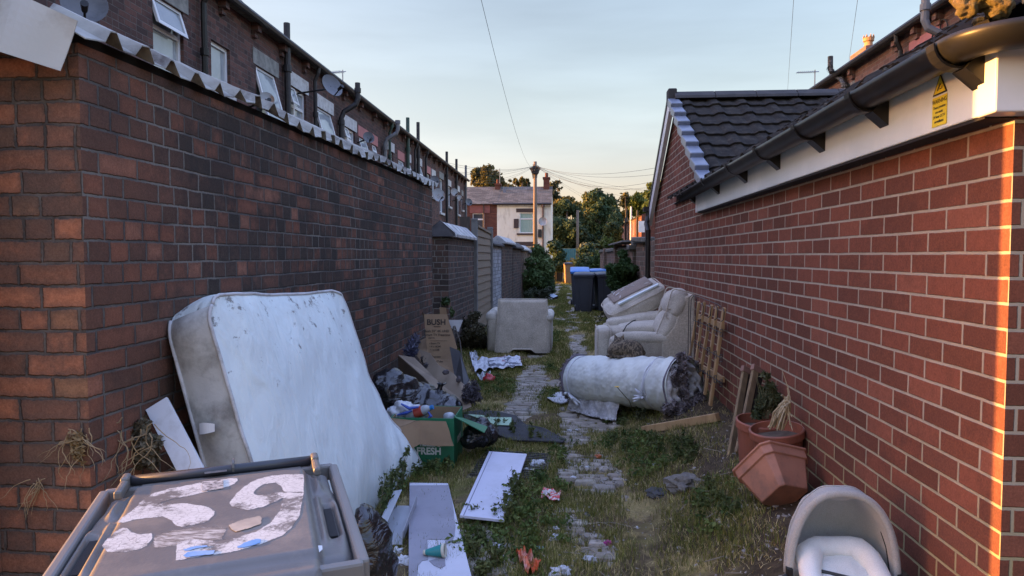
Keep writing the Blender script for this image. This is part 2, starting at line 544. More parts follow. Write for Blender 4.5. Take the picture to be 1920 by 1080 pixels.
M_redhouse = brick('red_house_brick', .225, .075, .010, [(0, (.095, .036, .027)), (.5, (.125, .044, .032)), (1, (.16, .06, .042))], (.13, .095, .075), jit=.0, wob=.002, bump=.4)
M_modern = brick('modern_red_brick', .2255, .0752, .0105, [(0, (.140, .052, .031)), (.3, (.170, .059, .036)), (.7, (.190, .066, .040)), (1, (.215, .080, .050))], (.385, .338, .265),
                 u0=2.1, v0=.006, wob=.0016, bump=.75, mcol2=(.31, .27, .205), low=(.30, .26, .11), grain=.45, edge=.0016, soot=(.085, .036, .024), sootamt=.5)
M_darkbrick = brick('sooty_yard_brick', .235, .083, .013, [(0, (.055, .042, .036)), (.5, (.095, .064, .050)), (.8, (.16, .082, .058)), (1, (.13, .09, .068))], (.21, .19, .16), jit=.3, header=.3,
                    soot=(.04, .035, .031), sootamt=.55, wob=.005, bump=.8)
M_stonebrick = brick('old_yard_brick_right', .235, .083, .012, [(0, (.12, .085, .062)), (.5, (.20, .125, .088)), (1, (.28, .165, .11))], (.25, .22, .17), jit=.3, soot=(.09, .08, .058), sootamt=.5, wob=.006, bump=.8)
M_whitebrick = brick('flaking_white_brick', .235, .083, .010, [(0, (.36, .37, .38)), (.6, (.48, .49, .50)), (1, (.28, .28, .29))], (.18, .18, .18), jit=.3, soot=(.16, .15, .15), sootamt=.5, wob=.005, bump=.7)
M_upvc = plain('white_upvc', (.78, .79, .80), (.68, .69, .70), 3, .35)
M_glass = plain('window_glass', (.42, .46, .47), (.26, .29, .31), 1.2, .04, spec=.9)  # pale colour stands for net curtains and the reflected sky
M_glassdark = plain('dark_window_glass', (.05, .06, .07), (.09, .10, .11), 1.0, .04, spec=.9)
M_curtain = plain('pale_green_curtain', (.34, .46, .40), (.22, .34, .29), 12, .7, stretch=(6, 6, .4))
M_black = plain('black_pvc', (.010, .010, .010), (.016, .015, .014), 8, .38, spec=.35, dirt=(.06, .055, .045), dscale=6, damt=.35)
M_blackmatt = plain('black_painted_iron', (.016, .016, .018), (.03, .028, .028), 10, .55, bump=.2)
M_greypipe = plain('grey_plastic_pipe', (.17, .175, .18), (.13, .13, .135), 6, .45)
M_greenpipe = plain('green_painted_pipe', (.03, .085, .06), (.05, .07, .055), 9, .5)
M_lint = plain('weathered_stone', (.30, .30, .27), (.20, .20, .185), 7, .9, .3, dirt=(.09, .09, .08), dscale=9)
M_lintwhite = plain('white_painted_stone', (.62, .62, .60), (.50, .50, .48), 5, .8, .2, dirt=(.25, .22, .18), dscale=9, damt=.6)
M_pink = plain('pink_painted_render', (.50, .20, .18), (.40, .16, .15), 5, .85, .2)
M_slate = brick('slate_roof', .34, .20, .012, [(0, (.085, .076, .064)), (.5, (.125, .112, .094)), (1, (.17, .152, .128))], (.04, .035, .033), jit=.0, wob=.004, bump=.9)
M_dark = plain('dark_void', (.012, .012, .012), (.016, .015, .015), 4, .9)
M_tile = plain('concrete_roof_tile', (.032, .028, .023), (.018, .016, .014), 9, .95, .5, 60, spec=.15, dirt=(.075, .066, .052), dscale=14, damt=.55)
M_ridge = plain('ridge_tile_concrete', (.050, .046, .042), (.032, .030, .028), 8, .8, .3, dirt=(.03, .03, .03), dscale=7)
M_fascia = plain('white_fascia_board', (.66, .74, .74), (.56, .64, .64), 2.2, .42, .06, 30, dirt=(.80, .84, .82), dscale=3.5, damt=.45)
M_grime = plain('grimy_white_plastic', (.60, .61, .60), (.42, .43, .42), 5, .5, dirt=(.2, .2, .18), dscale=8)
M_blue = plain('blue_grey_verge_plastic', (.17, .20, .26), (.12, .14, .19), 6, .35, dirt=(.3, .3, .3), dscale=9, damt=.4)
M_corr = plain('weathered_corrugated_sheet', (.36, .355, .31), (.22, .21, .18), 6, .65, .3, dirt=(.065, .048, .036), dscale=5, damt=.95)
M_sheet = plain('pale_painted_steel', (.47, .465, .41), (.41, .41, .365), 1.2, .45, .1, 60, dirt=(.24, .20, .15), dscale=3.5, damt=.6)
M_coping = plain('pale_coping_tile', (.50, .50, .49), (.36, .36, .355), 5, .6, .2, dirt=(.14, .13, .12), dscale=9, damt=.8)
M_copingdark = plain('dark_coping_stone', (.075, .07, .068), (.045, .042, .042), 6, .85, .4, 30)
M_capstone = plain('mossy_cap_stone', (.16, .15, .125), (.09, .09, .07), 6, .9, .5, 25, dirt=(.07, .085, .03), dscale=5)
M_wood = plain('weathered_fence_board', (.30, .23, .15), (.20, .155, .105), 4, .85, .4, 20, stretch=(1, 14, 14), dirt=(.10, .09, .07), dscale=3)
M_concrete = plain('grey_concrete', (.22, .21, .19), (.15, .145, .135), 5, .9, .4, 40, dirt=(.10, .10, .08), dscale=4)
M_polewood = plain('creosoted_pole_wood', (.20, .15, .105), (.13, .10, .075), 3, .85, .3, 20, stretch=(8, 8, .5))
M_render = plain('cream_painted_render', (.82, .80, .68), (.72, .69, .57), 1.2, .85, .1, 30, dirt=(.34, .30, .23), dscale=1.6, damt=.75, stretch=(1, 1, .35))
M_brownpaint = plain('dark_brown_paint', (.045, .03, .027), (.06, .04, .035), 4, .6)
M_teal = plain('teal_steel_sheet', (.045, .17, .20), (.06, .21, .24), 3, .5)
M_chimpot = plain('terracotta_chimney_pot', (.42, .24, .12), (.32, .18, .09), 6, .8, .3)
M_dish = plain('grey_dish_metal', (.10, .105, .115), (.14, .145, .155), 4, .5, dirt=(.05, .05, .05), dscale=6)
M_dishpale = plain('rusty_pale_dish_metal', (.36, .37, .37), (.30, .30, .30), 4, .5, dirt=(.28, .14, .05), dscale=4, damt=.9)
M_wire = plain('black_cable', (.02, .02, .02), (.03, .03, .03), 5, .6)
M_alu = plain('aluminium_rod', (.40, .40, .41), (.32, .32, .33), 5, .35, metal=.8)

# ------------------------------------------------------------------ ground and setts
def strip_expose(x, y):
    """0..1: how far the stone setts are swept clear of soil"""
    n = mnoise.noise(Vector((x * 2.2, y * 1.1, 3.1)))
    c = .17 + .05 * math.sin(y * .7)
    a = max(0, 1 - abs(x - c) / .26) * sstep(-.4, .25, mnoise.noise(Vector((x * 2.4, y * 1.5, 61))) + .10)
    b = .85 * max(0, 1 - abs(x + .42) / .28) * sstep(-.25, .2, mnoise.noise(Vector((x, y * .6, 9))) + .12)
    d = .75 * sstep(5.5, 6.5, y) * max(0, 1 - abs(x - .75) / .25) * sstep(.05, .4, mnoise.noise(Vector((x, y * .7, 19))))
    e = .9 * sstep(.6, .45, x if y < 7 else 0) * sstep(.28, .5, mnoise.noise(Vector((x * 1.3, y * .8, 40.7))))
    return min(1, max(a, b, d, e * .8) * (1.25 + n))

def dirt_z(x, y):
    e = strip_expose(x, y) if -1.5 < x < 1.1 and y < 45 else 0
    n = mnoise.fractal(Vector((x * 5, y * 5, 0)), .7, 2.1, 4)
    n2 = mnoise.noise(Vector((x * 1.2, y * 1.2, 5)))
    return gz(x, y) + .016 - .036 * sstep(.15, .75, e) + .013 * n + .012 * n2

def make_ground():
    xs = [-400, -120, -40, -15, -6, -3, -2.3] + list(np.arange(-1.95, 1.55, .04)) + [1.9, 3, 6, 15, 40, 120, 400]
    ys = [-60, -20, -6, 0] + list(np.arange(1.6, 14, .045)) + list(np.arange(14.2, 50, .3)) + [54, 60, 70, 90, 130, 250, 600]
    vs = np.array([(x, y, dirt_z(x, y) if -2 < x < 1.6 and y < 50 else -.02) for y in ys for x in xs])
    nx, ny = len(xs), len(ys)
    i = np.arange(nx - 1)[None, :] + nx * np.arange(ny - 1)[:, None]
    fs = np.stack([i, i + 1, i + nx + 1, i + nx], -1).reshape(-1, 4)
    t = NT('soil')
    co = t.obj()
    big = t.noise(co, 1.4, 5, .6)
    soil = t.mix(t.ramp(t.noise(co, 7, 7, .7), [(.35, 0.), (.65, 1.)]), (.095, .070, .042), (.20, .15, .085))
    straw = t.mix(t.ramp(t.noise(co, 60, 4, .8), [(.35, 0.), (.65, 1.)]), (.46, .36, .165), (.26, .21, .09))
    c = t.mix(t.ramp(t.math('ADD', big, t.math('MULTIPLY_ADD', t.noise(co, 9, 5), .5, -.25)), [(.47, 0.), (.6, 1.)]), soil, straw)
    green = t.mix(t.noise(co, 40, 3), (.13, .13, .036), (.20, .19, .055))
    c = t.mix(t.math('MULTIPLY', t.ramp(t.noise(co, 2.3, 5, .6), [(.5, 0.), (.62, 1.)]), .75), c, green)
    vor = t.n('ShaderNodeTexVoronoi', {'Vector': co, 'Scale': 38.0, 'Randomness': 1.0})
    peb = t.math('MULTIPLY', t.ramp(vor.outputs['Distance'], [(.12, 1.), (.2, 0.)]), t.ramp(t.noise(co, 3, 3), [(.5, 0.), (.6, 1.)]))
    sp = t.n('ShaderNodeSeparateXYZ', {0: co})
    tx = t.n('ShaderNodeMapRange', {'Value': t.math('ADD', sp.outputs[0], t.math('MULTIPLY_ADD', t.noise(co, 2.5, 5), 1.0, -.5)), 'From Min': .42, 'From Max': .62}).outputs[0]
    ty = t.n('ShaderNodeMapRange', {'Value': sp.outputs[1], 'From Min': 6.6, 'From Max': 5.6}).outputs[0]
    c = t.mix(t.math('MULTIPLY', t.math('MULTIPLY', tx, ty), .85), c, t.mix(t.ramp(t.noise(co, 25, 6, .7), [(.4, 0.), (.65, 1.)]), (.050, .036, .026), (.105, .078, .052)))
    c = t.mix(t.math('MULTIPLY', peb, .6), c, (.30, .26, .21))
    t.set(t.b.inputs['Base Color'], c)
    t.b.inputs['Roughness'].default_value = .95
    t.b.inputs['Specular IOR Level'].default_value = .1
    t.bump(t.math('ADD', t.noise(co, 55, 8, .75), t.math('MULTIPLY', peb, .4)), .9, .02)
    o = tri_mesh('ground', vs, fs, t.m, kind='structure')
    o.data.polygons.foreach_set('use_smooth', [True] * len(o.data.polygons))
make_ground()

def make_setts():
    vs, fs, cs = [], [], []
    y = 2.7
    r = random.Random(3)
    while y < 42:
        h = r.uniform(.075, .10) if y < 16 else r.uniform(.2, .26)
        x = -1.5 + r.uniform(0, .2)
        while x < 1.05:
            w = r.uniform(.15, .25)
            if strip_expose(x + w / 2, y) > .2 and r.random() < .93:
                g = .007
                skew = r.uniform(-.008, .008)
                top = gz(x + w / 2, y + h / 2) + r.uniform(-.007, .006) + .007
                x0, x1, y0, y1 = x + g, x + w - g, y + g * .8, y + h - g * .8
                m = r.uniform(.008, .015)
                b = len(vs)
                tl = [r.uniform(-.004, .004) for _ in range(4)]
                xm, ym = (x0 + x1) / 2, (y0 + y1) / 2
                vs += [(x0, y0 + skew, top - .035), (x1, y0 - skew, top - .035), (x1, y1 - skew, top - .035), (x0, y1 + skew, top - .035),
                       (x0 + .004, y0 + .004 + skew, top - .01), (x1 - .004, y0 + .004 - skew, top - .01), (x1 - .004, y1 - .004 - skew, top - .01), (x0 + .004, y1 - .004 + skew, top - .01),
                       (x0 + m, y0 + m * .7, top + tl[0]), (x1 - m, y0 + m * .7, top + tl[1]), (x1 - m, y1 - m * .7, top + tl[2]), (x0 + m, y1 - m * .7, top + tl[3])]
                for k in (0, 4):
                    fs += [(b + k, b + k + 1, b + k + 5, b + k + 4), (b + k + 1, b + k + 2, b + k + 6, b + k + 5), (b + k + 2, b + k + 3, b + k + 7, b + k + 6), (b + k + 3, b + k, b + k + 4, b + k + 7)]
                fs.append((b + 8, b + 9, b + 10, b + 11))
                v = r.uniform(.75, 1.2)
                c = np.array((.36, .32, .26)) * v + np.array((r.uniform(-.01, .015), 0, r.uniform(-.012, .012)))
                cs += [c] * 12
            x += w
        y += h
    t = NT('sett_stone')
    co = t.obj()
    a = t.n('ShaderNodeAttribute', attribute_name='tint').outputs['Color']
    c = t.mix(t.ramp(t.noise(co, 14, 6, .7), [(.4, 0.), (.7, 1.)]), a, (.24, .20, .15))
    c = t.mix(t.math('MULTIPLY', t.ramp(t.noise(co, 5, 6, .7), [(.52, 0.), (.64, 1.)]), .6), c, (.12, .12, .055))
    t.set(t.b.inputs['Base Color'], c)
    t.b.inputs['Roughness'].default_value = .85
    t.bump(t.noise(co, 45, 6, .7), .6, .008)
    o = tri_mesh('cobbled_path', np.array(vs), np.array(fs), t.m, np.array(cs), kind='structure')
    o.data.polygons.foreach_set('use_smooth', [True] * len(o.data.polygons))
make_setts()

# ------------------------------------------------------------------ left: yard outbuilding with its sooty alley wall
ob = empty('brick_outbuilding', (-1.8, 2.44, 0), 'old sooty red brick yard building with ragged corrugated edging along the alley', 'outbuilding')
YE = 8.66
def left_top(y): return 2.285 + .011 * (y - 2.44)
mb = MB()
a0, a1 = lx(2.44), lx(YE)
foot = [(-7.5, 2.44), (a0, 2.44), (a1, YE), (a1 - .225, YE), (a0 - .225, 2.665), (-7.5, 2.665)]
n6 = len(foot)
vs = [(x, y, -.1) for x, y in foot] + [(x, y, left_top(y)) for x, y in foot]
mb.cur = 0; mb.add(vs, [(0, 1, n6 + 1, n6)])
mb.cur = 1; mb.add(vs, [(i, (i + 1) % n6, n6 + (i + 1) % n6, n6 + i) for i in range(1, n6)] + [(n6, n6 + 1, n6 + 4, n6 + 5), (n6 + 1, n6 + 2, n6 + 3, n6 + 4)])
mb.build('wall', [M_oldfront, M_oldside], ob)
mb = MB().box(-2.62, -2.165, 2.192, 2.437, -.1, 2.72)  # unseen pier, added to keep the sun off all but the garage corner
mb.build('sun_block_pier', M_oldfront, ob)
# corrugated edging: pitched sheets with trapezoid ribs, ragged lower edge
mb = MB()
y = 2.40; k = 0
r = random.Random(5)
prof = [(0, 0), (.105, .012), (.135, .058), (.165, .060), (.2, 0)]
pts = []
while y < 8.75:
    for py, pz in prof[:-1]:
        pts.append((y + py, pz, r.uniform(-.012, .012)))
    y += .2 + r.uniform(-.006, .006)
def cor(u, v):
    f = u * (len(pts) - 1); i = int(round(f))
    yy, zz, j = pts[i]
    run = v * .22
    x = lx(yy) + .055 + (j if v < .01 else 0) - run
    sag = .012 * math.sin(yy * 2.1) + .010 * math.sin(yy * 5.3)
    return Vector((x, yy, left_top(yy) + .010 + zz * (1 - .25 * v) + run * .56 + sag * (1 - v)))
mb.slab(cor, len(pts), 4, (0, 0, .005))
mb.build('corrugated_edging', M_corr, ob)
# mortar bed and dark void below the sheets
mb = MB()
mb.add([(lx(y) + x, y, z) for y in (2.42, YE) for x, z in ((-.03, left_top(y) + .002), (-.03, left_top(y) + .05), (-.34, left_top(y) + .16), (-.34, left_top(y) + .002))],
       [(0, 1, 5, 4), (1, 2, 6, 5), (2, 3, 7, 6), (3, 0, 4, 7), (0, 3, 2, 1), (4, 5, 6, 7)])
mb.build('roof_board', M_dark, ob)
# loose steel sheet hung over the corner
c4 = [P(-70, -60, 2.36), P(20, -22, 2.36), P(143, 38, 2.38), P(113, 133, 2.35), P(-70, 76, 2.33)]
def shp(u, v):
    top = c4[0].lerp(c4[2], u); bot = c4[4].lerp(c4[3], u)
    p = top.lerp(bot, v)
    p.y += -.03 * math.sin(u * 3.0) * v + .008 * math.sin(7 * u + 2 * v)
    return p
MB().slab(shp, 14, 8, (0, .003, 0)).build('metal_sheet', M_sheet, None, smooth=False, label='bent pale steel sheet hung over the top of the near left brick corner', cat='metal sheet')

# ------------------------------------------------------------------ right: brick garage
gar = empty('brick_garage', (1.28, 2.1, 0), 'modern red brick garage with dark tiled gable roof and white fascia on the right', 'garage')
Y0, YV0, YA, YV1 = 2.1, 6.20, 8.08, 9.78
ZE, ZA = 2.16, 3.25
mb = MB()
out = [(rx(Y0), Y0, -.2), (rx(YV1), YV1, -.2), (rx(YV1), YV1, ZE), (rx(YA), YA, ZA), (rx(YV0), YV0, ZE - .05), (rx(Y0), Y0, 2.07)]
mb.prism([out[i] for i in (0, 1, 2, 3, 4, 5)], (.22, 0, 0))
mb.box(rx(Y0) + .222, 4.6, Y0, Y0 + .22, -.2, 2.07)
mb.box(rx(YV1) + .222, 4.6, YV1 - .22, YV1, -.2, ZE)
mb.build('wall', M_modern, gar)
# fascia with boxed near end
xf = rx(4)
mb = MB()
mb.box(xf - .075, xf - .010, 2.075, 6.48, 1.905, 2.085)
mb.box(xf - .010, 4.6, 2.045, 2.09, 1.905, 2.085)
mb.build('fascia', M_fascia, gar, bevel=.004)
mb = MB()
mb.box(xf - .083, xf + .06, 2.032, 2.12, 1.90, 2.09)      # corner cover
mb.build('fascia_corner_cover', M_upvc, gar, bevel=.005)
MB().box(xf - .081, xf - .06, 6.44, 6.50, 1.90, 2.06).build('fascia_end_cap', M_upvc, gar)
MB().box(xf - .070, xf + .02, 2.10, 6.47, 1.895, 1.906).build('soffit', M_dark, gar)  # near-black colour stands for the shade under the fascia
# gutter: half round with brackets, turning the near corner
gx, gzz, gr = xf - .145, 2.105, .064
path = [(gx, 6.80, gzz - .015), (gx, 4.6, gzz), (gx, 2.6, gzz + .01)] + [(gx + .13 - .13 * math.cos(a), 2.08 - .13 * math.sin(a), gzz + .012) for a in [i * math.pi / 48 for i in range(25)]] + [(gx + .4, 1.95, gzz + .012), (4.6, 1.95, gzz)]
def gut(path, r0):
    m = MB(); n = len(path); seg = 13
    P_ = [Vector(p) for p in path]
    rows = []
    for i, p in enumerate(P_):
        d = (P_[min(i + 1, n - 1)] - P_[max(i - 1, 0)]).normalized()
        sx = d.cross(Vector((0, 0, 1))).normalized()
        rows.append([p + sx * math.cos(a) * r0 - Vector((0, 0, math.sin(a) * r0)) for a in [math.pi * k / (seg - 1) for k in range(seg)]] +
                    [p + sx * math.cos(a) * r0 * .93 - Vector((0, 0, math.sin(a) * r0 * .93 - .002)) for a in [math.pi * k / (seg - 1) for k in range(seg)][::-1]])
    q = 2 * seg
    m.add([v for rw in rows for v in rw], [(i * q + k, i * q + (k + 1) % q, (i + 1) * q + (k + 1) % q, (i + 1) * q + k) for i in range(n - 1) for k in range(q)] + [list(range(q)), [(n - 1) * q + k for k in range(q)][::-1]])
    return m
g_ob = gut(path, gr).build('gutter', M_black, gar, smooth=True)
for yb in (6.55, 5.55, 4.72, 4.02, 3.35, 2.72, 2.12):
    m = MB()
    m = gut([(gx, yb + .022, gzz + .006), (gx, yb - .022, gzz + .006)], gr + .009)
    m.prism([(gx + .01, yb - .035, gzz - gr - .004), (xf - .076, yb - .035, gzz - gr - .055), (xf - .076, yb - .035, gzz - .01), (gx + .05, yb - .035, gzz - .02)], (0, .07, 0))
    m.build('gutter_bracket', M_black, gar)
# tiled slopes: interlocking profiled tiles with stepped courses
def tiled(mb, p0, along, up, nal, nup, tw, th, nrm, ragged=0):
    along, up, nrm = Vector(along).normalized(), Vector(up).normalized(), Vector(nrm).normalized()
    shape = [(0, .0), (.14, .022), (.34, .026), (.46, .004), (.56, 0), (.66, .0), (.80, .004), (.90, .0)]
    rr = random.Random(11)
    for j in range(nup):
        off = 0
        us = [(i + a) * tw for i in range(nal) for a, _ in shape] + [nal * tw]
        hs = [h for i in range(nal) for _, h in shape] + [0]
        jit = [rr.uniform(-.004, .004) for i in range(nal + 1)]
        rows = []
        for (w, lift) in ((j * th - .004, .010), (j * th - .004, .030), ((j + 1) * th + .01, .006)):
            rows.append([Vector(p0) + along * u + up * (w + jit[k // len(shape)]) + nrm * (h + lift) for k, (u, h) in enumerate(zip(us, hs))])
        q = len(us)
        mb.add([v for rw in rows for v in rw], [(a * q + k, a * q + k + 1, (a + 1) * q + k + 1, (a + 1) * q + k) for a in range(2) for k in range(q - 1)])
sl = math.atan2(ZA - (ZE - .02), YA - YV0)
upn = Vector((0, math.cos(sl), math.sin(sl))); nr = Vector((0, -math.sin(sl), math.cos(sl)))
mb = MB()
slen = (YA - YV0 + .10) / math.cos(sl)
xv = rx(YA) + .02
tiled(mb, Vector((xv, YA, ZA + .03)) - upn * slen, (1, 0, 0), upn, 12, 8, .30, slen / 8, nr)
mb.build('roof', M_tile, gar)
sl2 = math.atan2(ZA - ZE, YV1 - YA)
mb = MB()
up2 = Vector((0, -math.cos(sl2), math.sin(sl2))); nr2 = Vector((0, math.sin(sl2), math.cos(sl2)))
s2 = (YV1 - YA + .16) / math.cos(sl2)
tiled(mb, Vector((xv + 3.6, YA, ZA + .03)) - up2 * s2, (-1, 0, 0), up2, 12, 7, .30, s2 / 7, nr2)
mb.build('roof', M_tile, gar)
# long slope over the eaves along the alley
pit = R_(31.5)
upx = Vector((math.cos(pit), 0, math.sin(pit))); nrx = Vector((-math.sin(pit), 0, math.cos(pit)))
mb = MB()
tiled(mb, Vector((xf - .10, 8.0, 2.125)), (0, -1, 0), upx, 20, 7, .2995, 2.06 / 7, nrx)
mb.build('roof', M_tile, gar)
mb = MB()          # sheathing under the tiles, closing the roof
mb.prism([(xf - .06, Y0, 2.088), (xf + 1.62, Y0, 3.13), (4.6, Y0, 2.088)], (0, 5.9, 0))
mb.prism([(rx(YA) + .03, YV0 - .05, ZE - .04), (rx(YA) + .03, YA, ZA - .015), (rx(YA) + .03, YV1 + .1, ZE - .04)], (3.5, 0, 0))
mb.build('roof_boarding', M_dark, gar)
mb = MB()
for i in range(8):
    x0 = xv - .05 + i * .45
    mb.prism([(x0, YA - .15, ZA + .02), (x0, YA - .13, ZA + .055), (x0, YA - .05, ZA + .115), (x0, YA + .05, ZA + .115), (x0, YA + .13, ZA + .055), (x0, YA + .15, ZA + .02)], (.444, 0, 0))
mb.build('ridge_tiles', M_ridge, gar, bevel=.006)
rr = random.Random(31)
mb = MB()
for i in range(150):
    w_ = rr.uniform(.0, .7) ** 1.5 * 1.1; yy = rr.uniform(2.1, 6.0)
    p = Vector((xf - .10, yy, 2.125)) + upx * (.02 + w_) + nrx * .035; k = rr.uniform(.006, .018)
    mb.ell(p, (k * rr.uniform(1, 1.8), k * rr.uniform(1, 1.8), k * .8), seg=8, rings=5)
tag(mb.build('moss_lumps', plain('dark_moss', (.05, .05, .035), (.03, .032, .022), 40, .95, .6), gar), kind='stuff')
# verge: blue-grey caps stepping down the near slope, white barge boards
mb = MB()
for i in range(8):
    a = Vector((xv - .065, YA, ZA + .045)) - upn * (.08 + (i + 1) * slen / 8 * .985)
    mb.obox(a + upn * .13 + nr * .012, (.125, slen / 8 * 1.06, .085), Matrix((Vector((1, 0, 0)), upn, nr)).transposed() @ Euler((R_(-9), 0, 0)).to_matrix())
mb.build('verge_caps', M_blue, gar, bevel=.012)
mb = MB()
b0 = Vector((rx(YA) - .035, YA, ZA - .02))
mb.bar(b0 - upn * (slen - .12) , b0 + upn * .03, .03, .11, nr)
mb.build('barge_board', M_upvc, gar)
mb = MB()
b1 = Vector((rx(YA) - .06, YA, ZA - .03))
mb.bar(b1 - up2 * (s2 + .05), b1 + up2 * .0, .05, .17, nr2)
mb.build('barge_board', M_upvc, gar)
mb = MB()
b1 = Vector((rx(YA) - .05, YA, ZA + .075))
mb.bar(b1 - up2 * (s2 + .06), b1, .09, .055, nr2)
mb.build('verge_trim', M_black, gar)
MB().obox((xv - .07, YA, ZA + .07), (.10, .16, .16)).build('ridge_end_cap', M_ridge, gar, bevel=.015)
# far eaves gutter and downpipe
xd, yd = rx(9.9) - .09, 9.72
mb = MB().tube([(xd + .02, 9.86, 2.15), (xd, 9.86, 2.05), (xd - .02, 9.82, 1.95), (xd - .01, yd, 1.86), (xd - .01, yd, .1)], .036, 10)
mb.lathe([(.046, -.03), (.046, .03)], (xd - .01, yd, 1.2), 12, close=True)
mb.box(xd - .06, xd + .3, 9.81, 9.95, 2.13, 2.19)
mb.build('downpipe', M_black, gar, smooth=False)
# mossy verge stone on the near roof corner
rr = random.Random(2)
mb = MB()
for i in range(26):
    k_ = rr.random(); mb.ell((1.145 + .06 * k_ + rr.uniform(-.03, .03), 2.05 + rr.uniform(-.04, .05), 2.20 + .24 * k_ + rr.uniform(-.02, .02)), (rr.uniform(.028, .05),) * 3, seg=10, rings=7)
t = NT('moss_on_mortar'); co = t.obj()
c = t.mix(t.ramp(t.noise(co, 9, 6, .7), [(.4, 0.), (.6, 1.)]), (.27, .19, .10), (.16, .125, .03))
t.set(t.b.inputs['Base Color'], c); t.b.inputs['Roughness'].default_value = .95
t.bump(t.noise(co, 30, 8, .75), 1.0, .03)
o = mb.build('mossy_mortar', t.m, gar)
blobby(o, .005, 1, .06, .03)
MB().box(1.225, 1.275, 1.985, 1.998, 2.18, 2.50).build('verge_strap', plain('cream_steel_strip', (.55, .47, .30), (.45, .38, .24), 8, .5, dirt=(.2, .13, .07), dscale=20), gar, bevel=.002)
mb = MB().obox((1.60, 2.08, 2.37), (.64, .14, .30), Euler((0, R_(8), 0)))
mb.build('verge_slab', M_copingdark, gar, bevel=.01)

# CCTV notice on the fascia
sg = empty('warning_sign', (xf - .077, 2.33, 2.0), 'yellow CCTV warning sticker on the white fascia near its lit corner', 'sign')
M_yellow = plain('yellow_vinyl', (.72, .60, .02), (.66, .55, .02), 5, .4)
M_ink = plain('black_ink', (.015, .015, .013), (.02, .02, .018), 5, .5)
fx = xf - .0765
sy, sz = 2.332, 2.0
rotS = frame_rot((0, -1, 0), (0, 0, 1))
MB().prism([(fx, sy - .043, sz - .082), (fx, sy + .043, sz - .082), (fx, sy + .043, sz + .012), (fx, sy - .043, sz + .012)], (-.001, 0, 0)).build('text_panel', M_yellow, sg)
MB().prism([(fx, sy - .043, sz + .018), (fx, sy + .043, sz + .018), (fx, sy, sz + .085)], (-.0010, 0, 0)).build('triangle_border', M_ink, sg)
MB().prism([(fx - .0012, sy - .034, sz + .0225), (fx - .0012, sy + .034, sz + .0225), (fx - .0012, sy, sz + .0755)], (-.0006, 0, 0)).build('triangle', M_yellow, sg)
m = MB()
m.prism([(fx - .002, sy + .016, sz + .034), (fx - .002, sy + .010, sz + .029), (fx - .002, sy - .008, sz + .048), (fx - .002, sy - .002, sz + .053)], (-.0004, 0, 0))
m.prism([(fx - .002, sy - .012, sz + .034), (fx - .002, sy - .016, sz + .034), (fx - .002, sy - .016, sz + .042), (fx - .002, sy - .012, sz + .042)], (-.0004, 0, 0))
m.prism([(fx - .002, sy - .012, sz + .036), (fx - .002, sy - .012, sz + .033), (fx - .002, sy + .002, sz + .033), (fx - .002, sy + .002, sz + .036)], (-.0004, 0, 0))
m.build('camera_symbol', M_ink, sg)
for body, dz, size in (('WARNING', -.003, .0195), ('These premises', -.022, .0125), ('are under', -.037, .0125), ('24 hour CCTV', -.052, .0125), ('surveillance', -.067, .0125)):
    text('lettering', body, M_ink, sg, Vector((fx - .0014, sy, sz + dz)), rotS, size, .0002, .0002, sx=.92)

# ------------------------------------------------------------------ houses
def facade(mb, mp, u0, u1, v0, v1, holes, depth=.11):
    us = sorted({u0, u1} | {h[0] for h in holes} | {h[1] for h in holes})
    vs = sorted({v0, v1} | {h[2] for h in holes} | {h[3] for h in holes})
    for a, b in zip(us, us[1:]):
        for c, d in zip(vs, vs[1:]):
            um, vm = (a + b) / 2, (c + d) / 2
            if any(h[0] < um < h[1] and h[2] < vm < h[3] for h in holes): continue
            mb.add([mp(a, c, 0), mp(b, c, 0), mp(b, d, 0), mp(a, d, 0)], [(0, 1, 2, 3)])
    for a, b, c, d in [h[:4] for h in holes]:
        q = [(a, c), (b, c), (b, d), (a, d)]
        for i in range(4):
            (p, r_), (s, t) = q[i], q[(i + 1) % 4]
            mb.add([mp(p, r_, 0), mp(s, t, 0), mp(s, t, depth), mp(p, r_, depth)], [(0, 1, 2, 3)])

def pbox(mb, mp, u0, u1, v0, v1, d0, d1):
    mb.add([mp(u, v, d) for d in (d0, d1) for v in (v0, v1) for u in (u0, u1)],
           [(0, 2, 3, 1), (4, 5, 7, 6), (0, 1, 5, 4), (2, 6, 7, 3), (0, 4, 6, 2), (1, 3, 7, 5)])

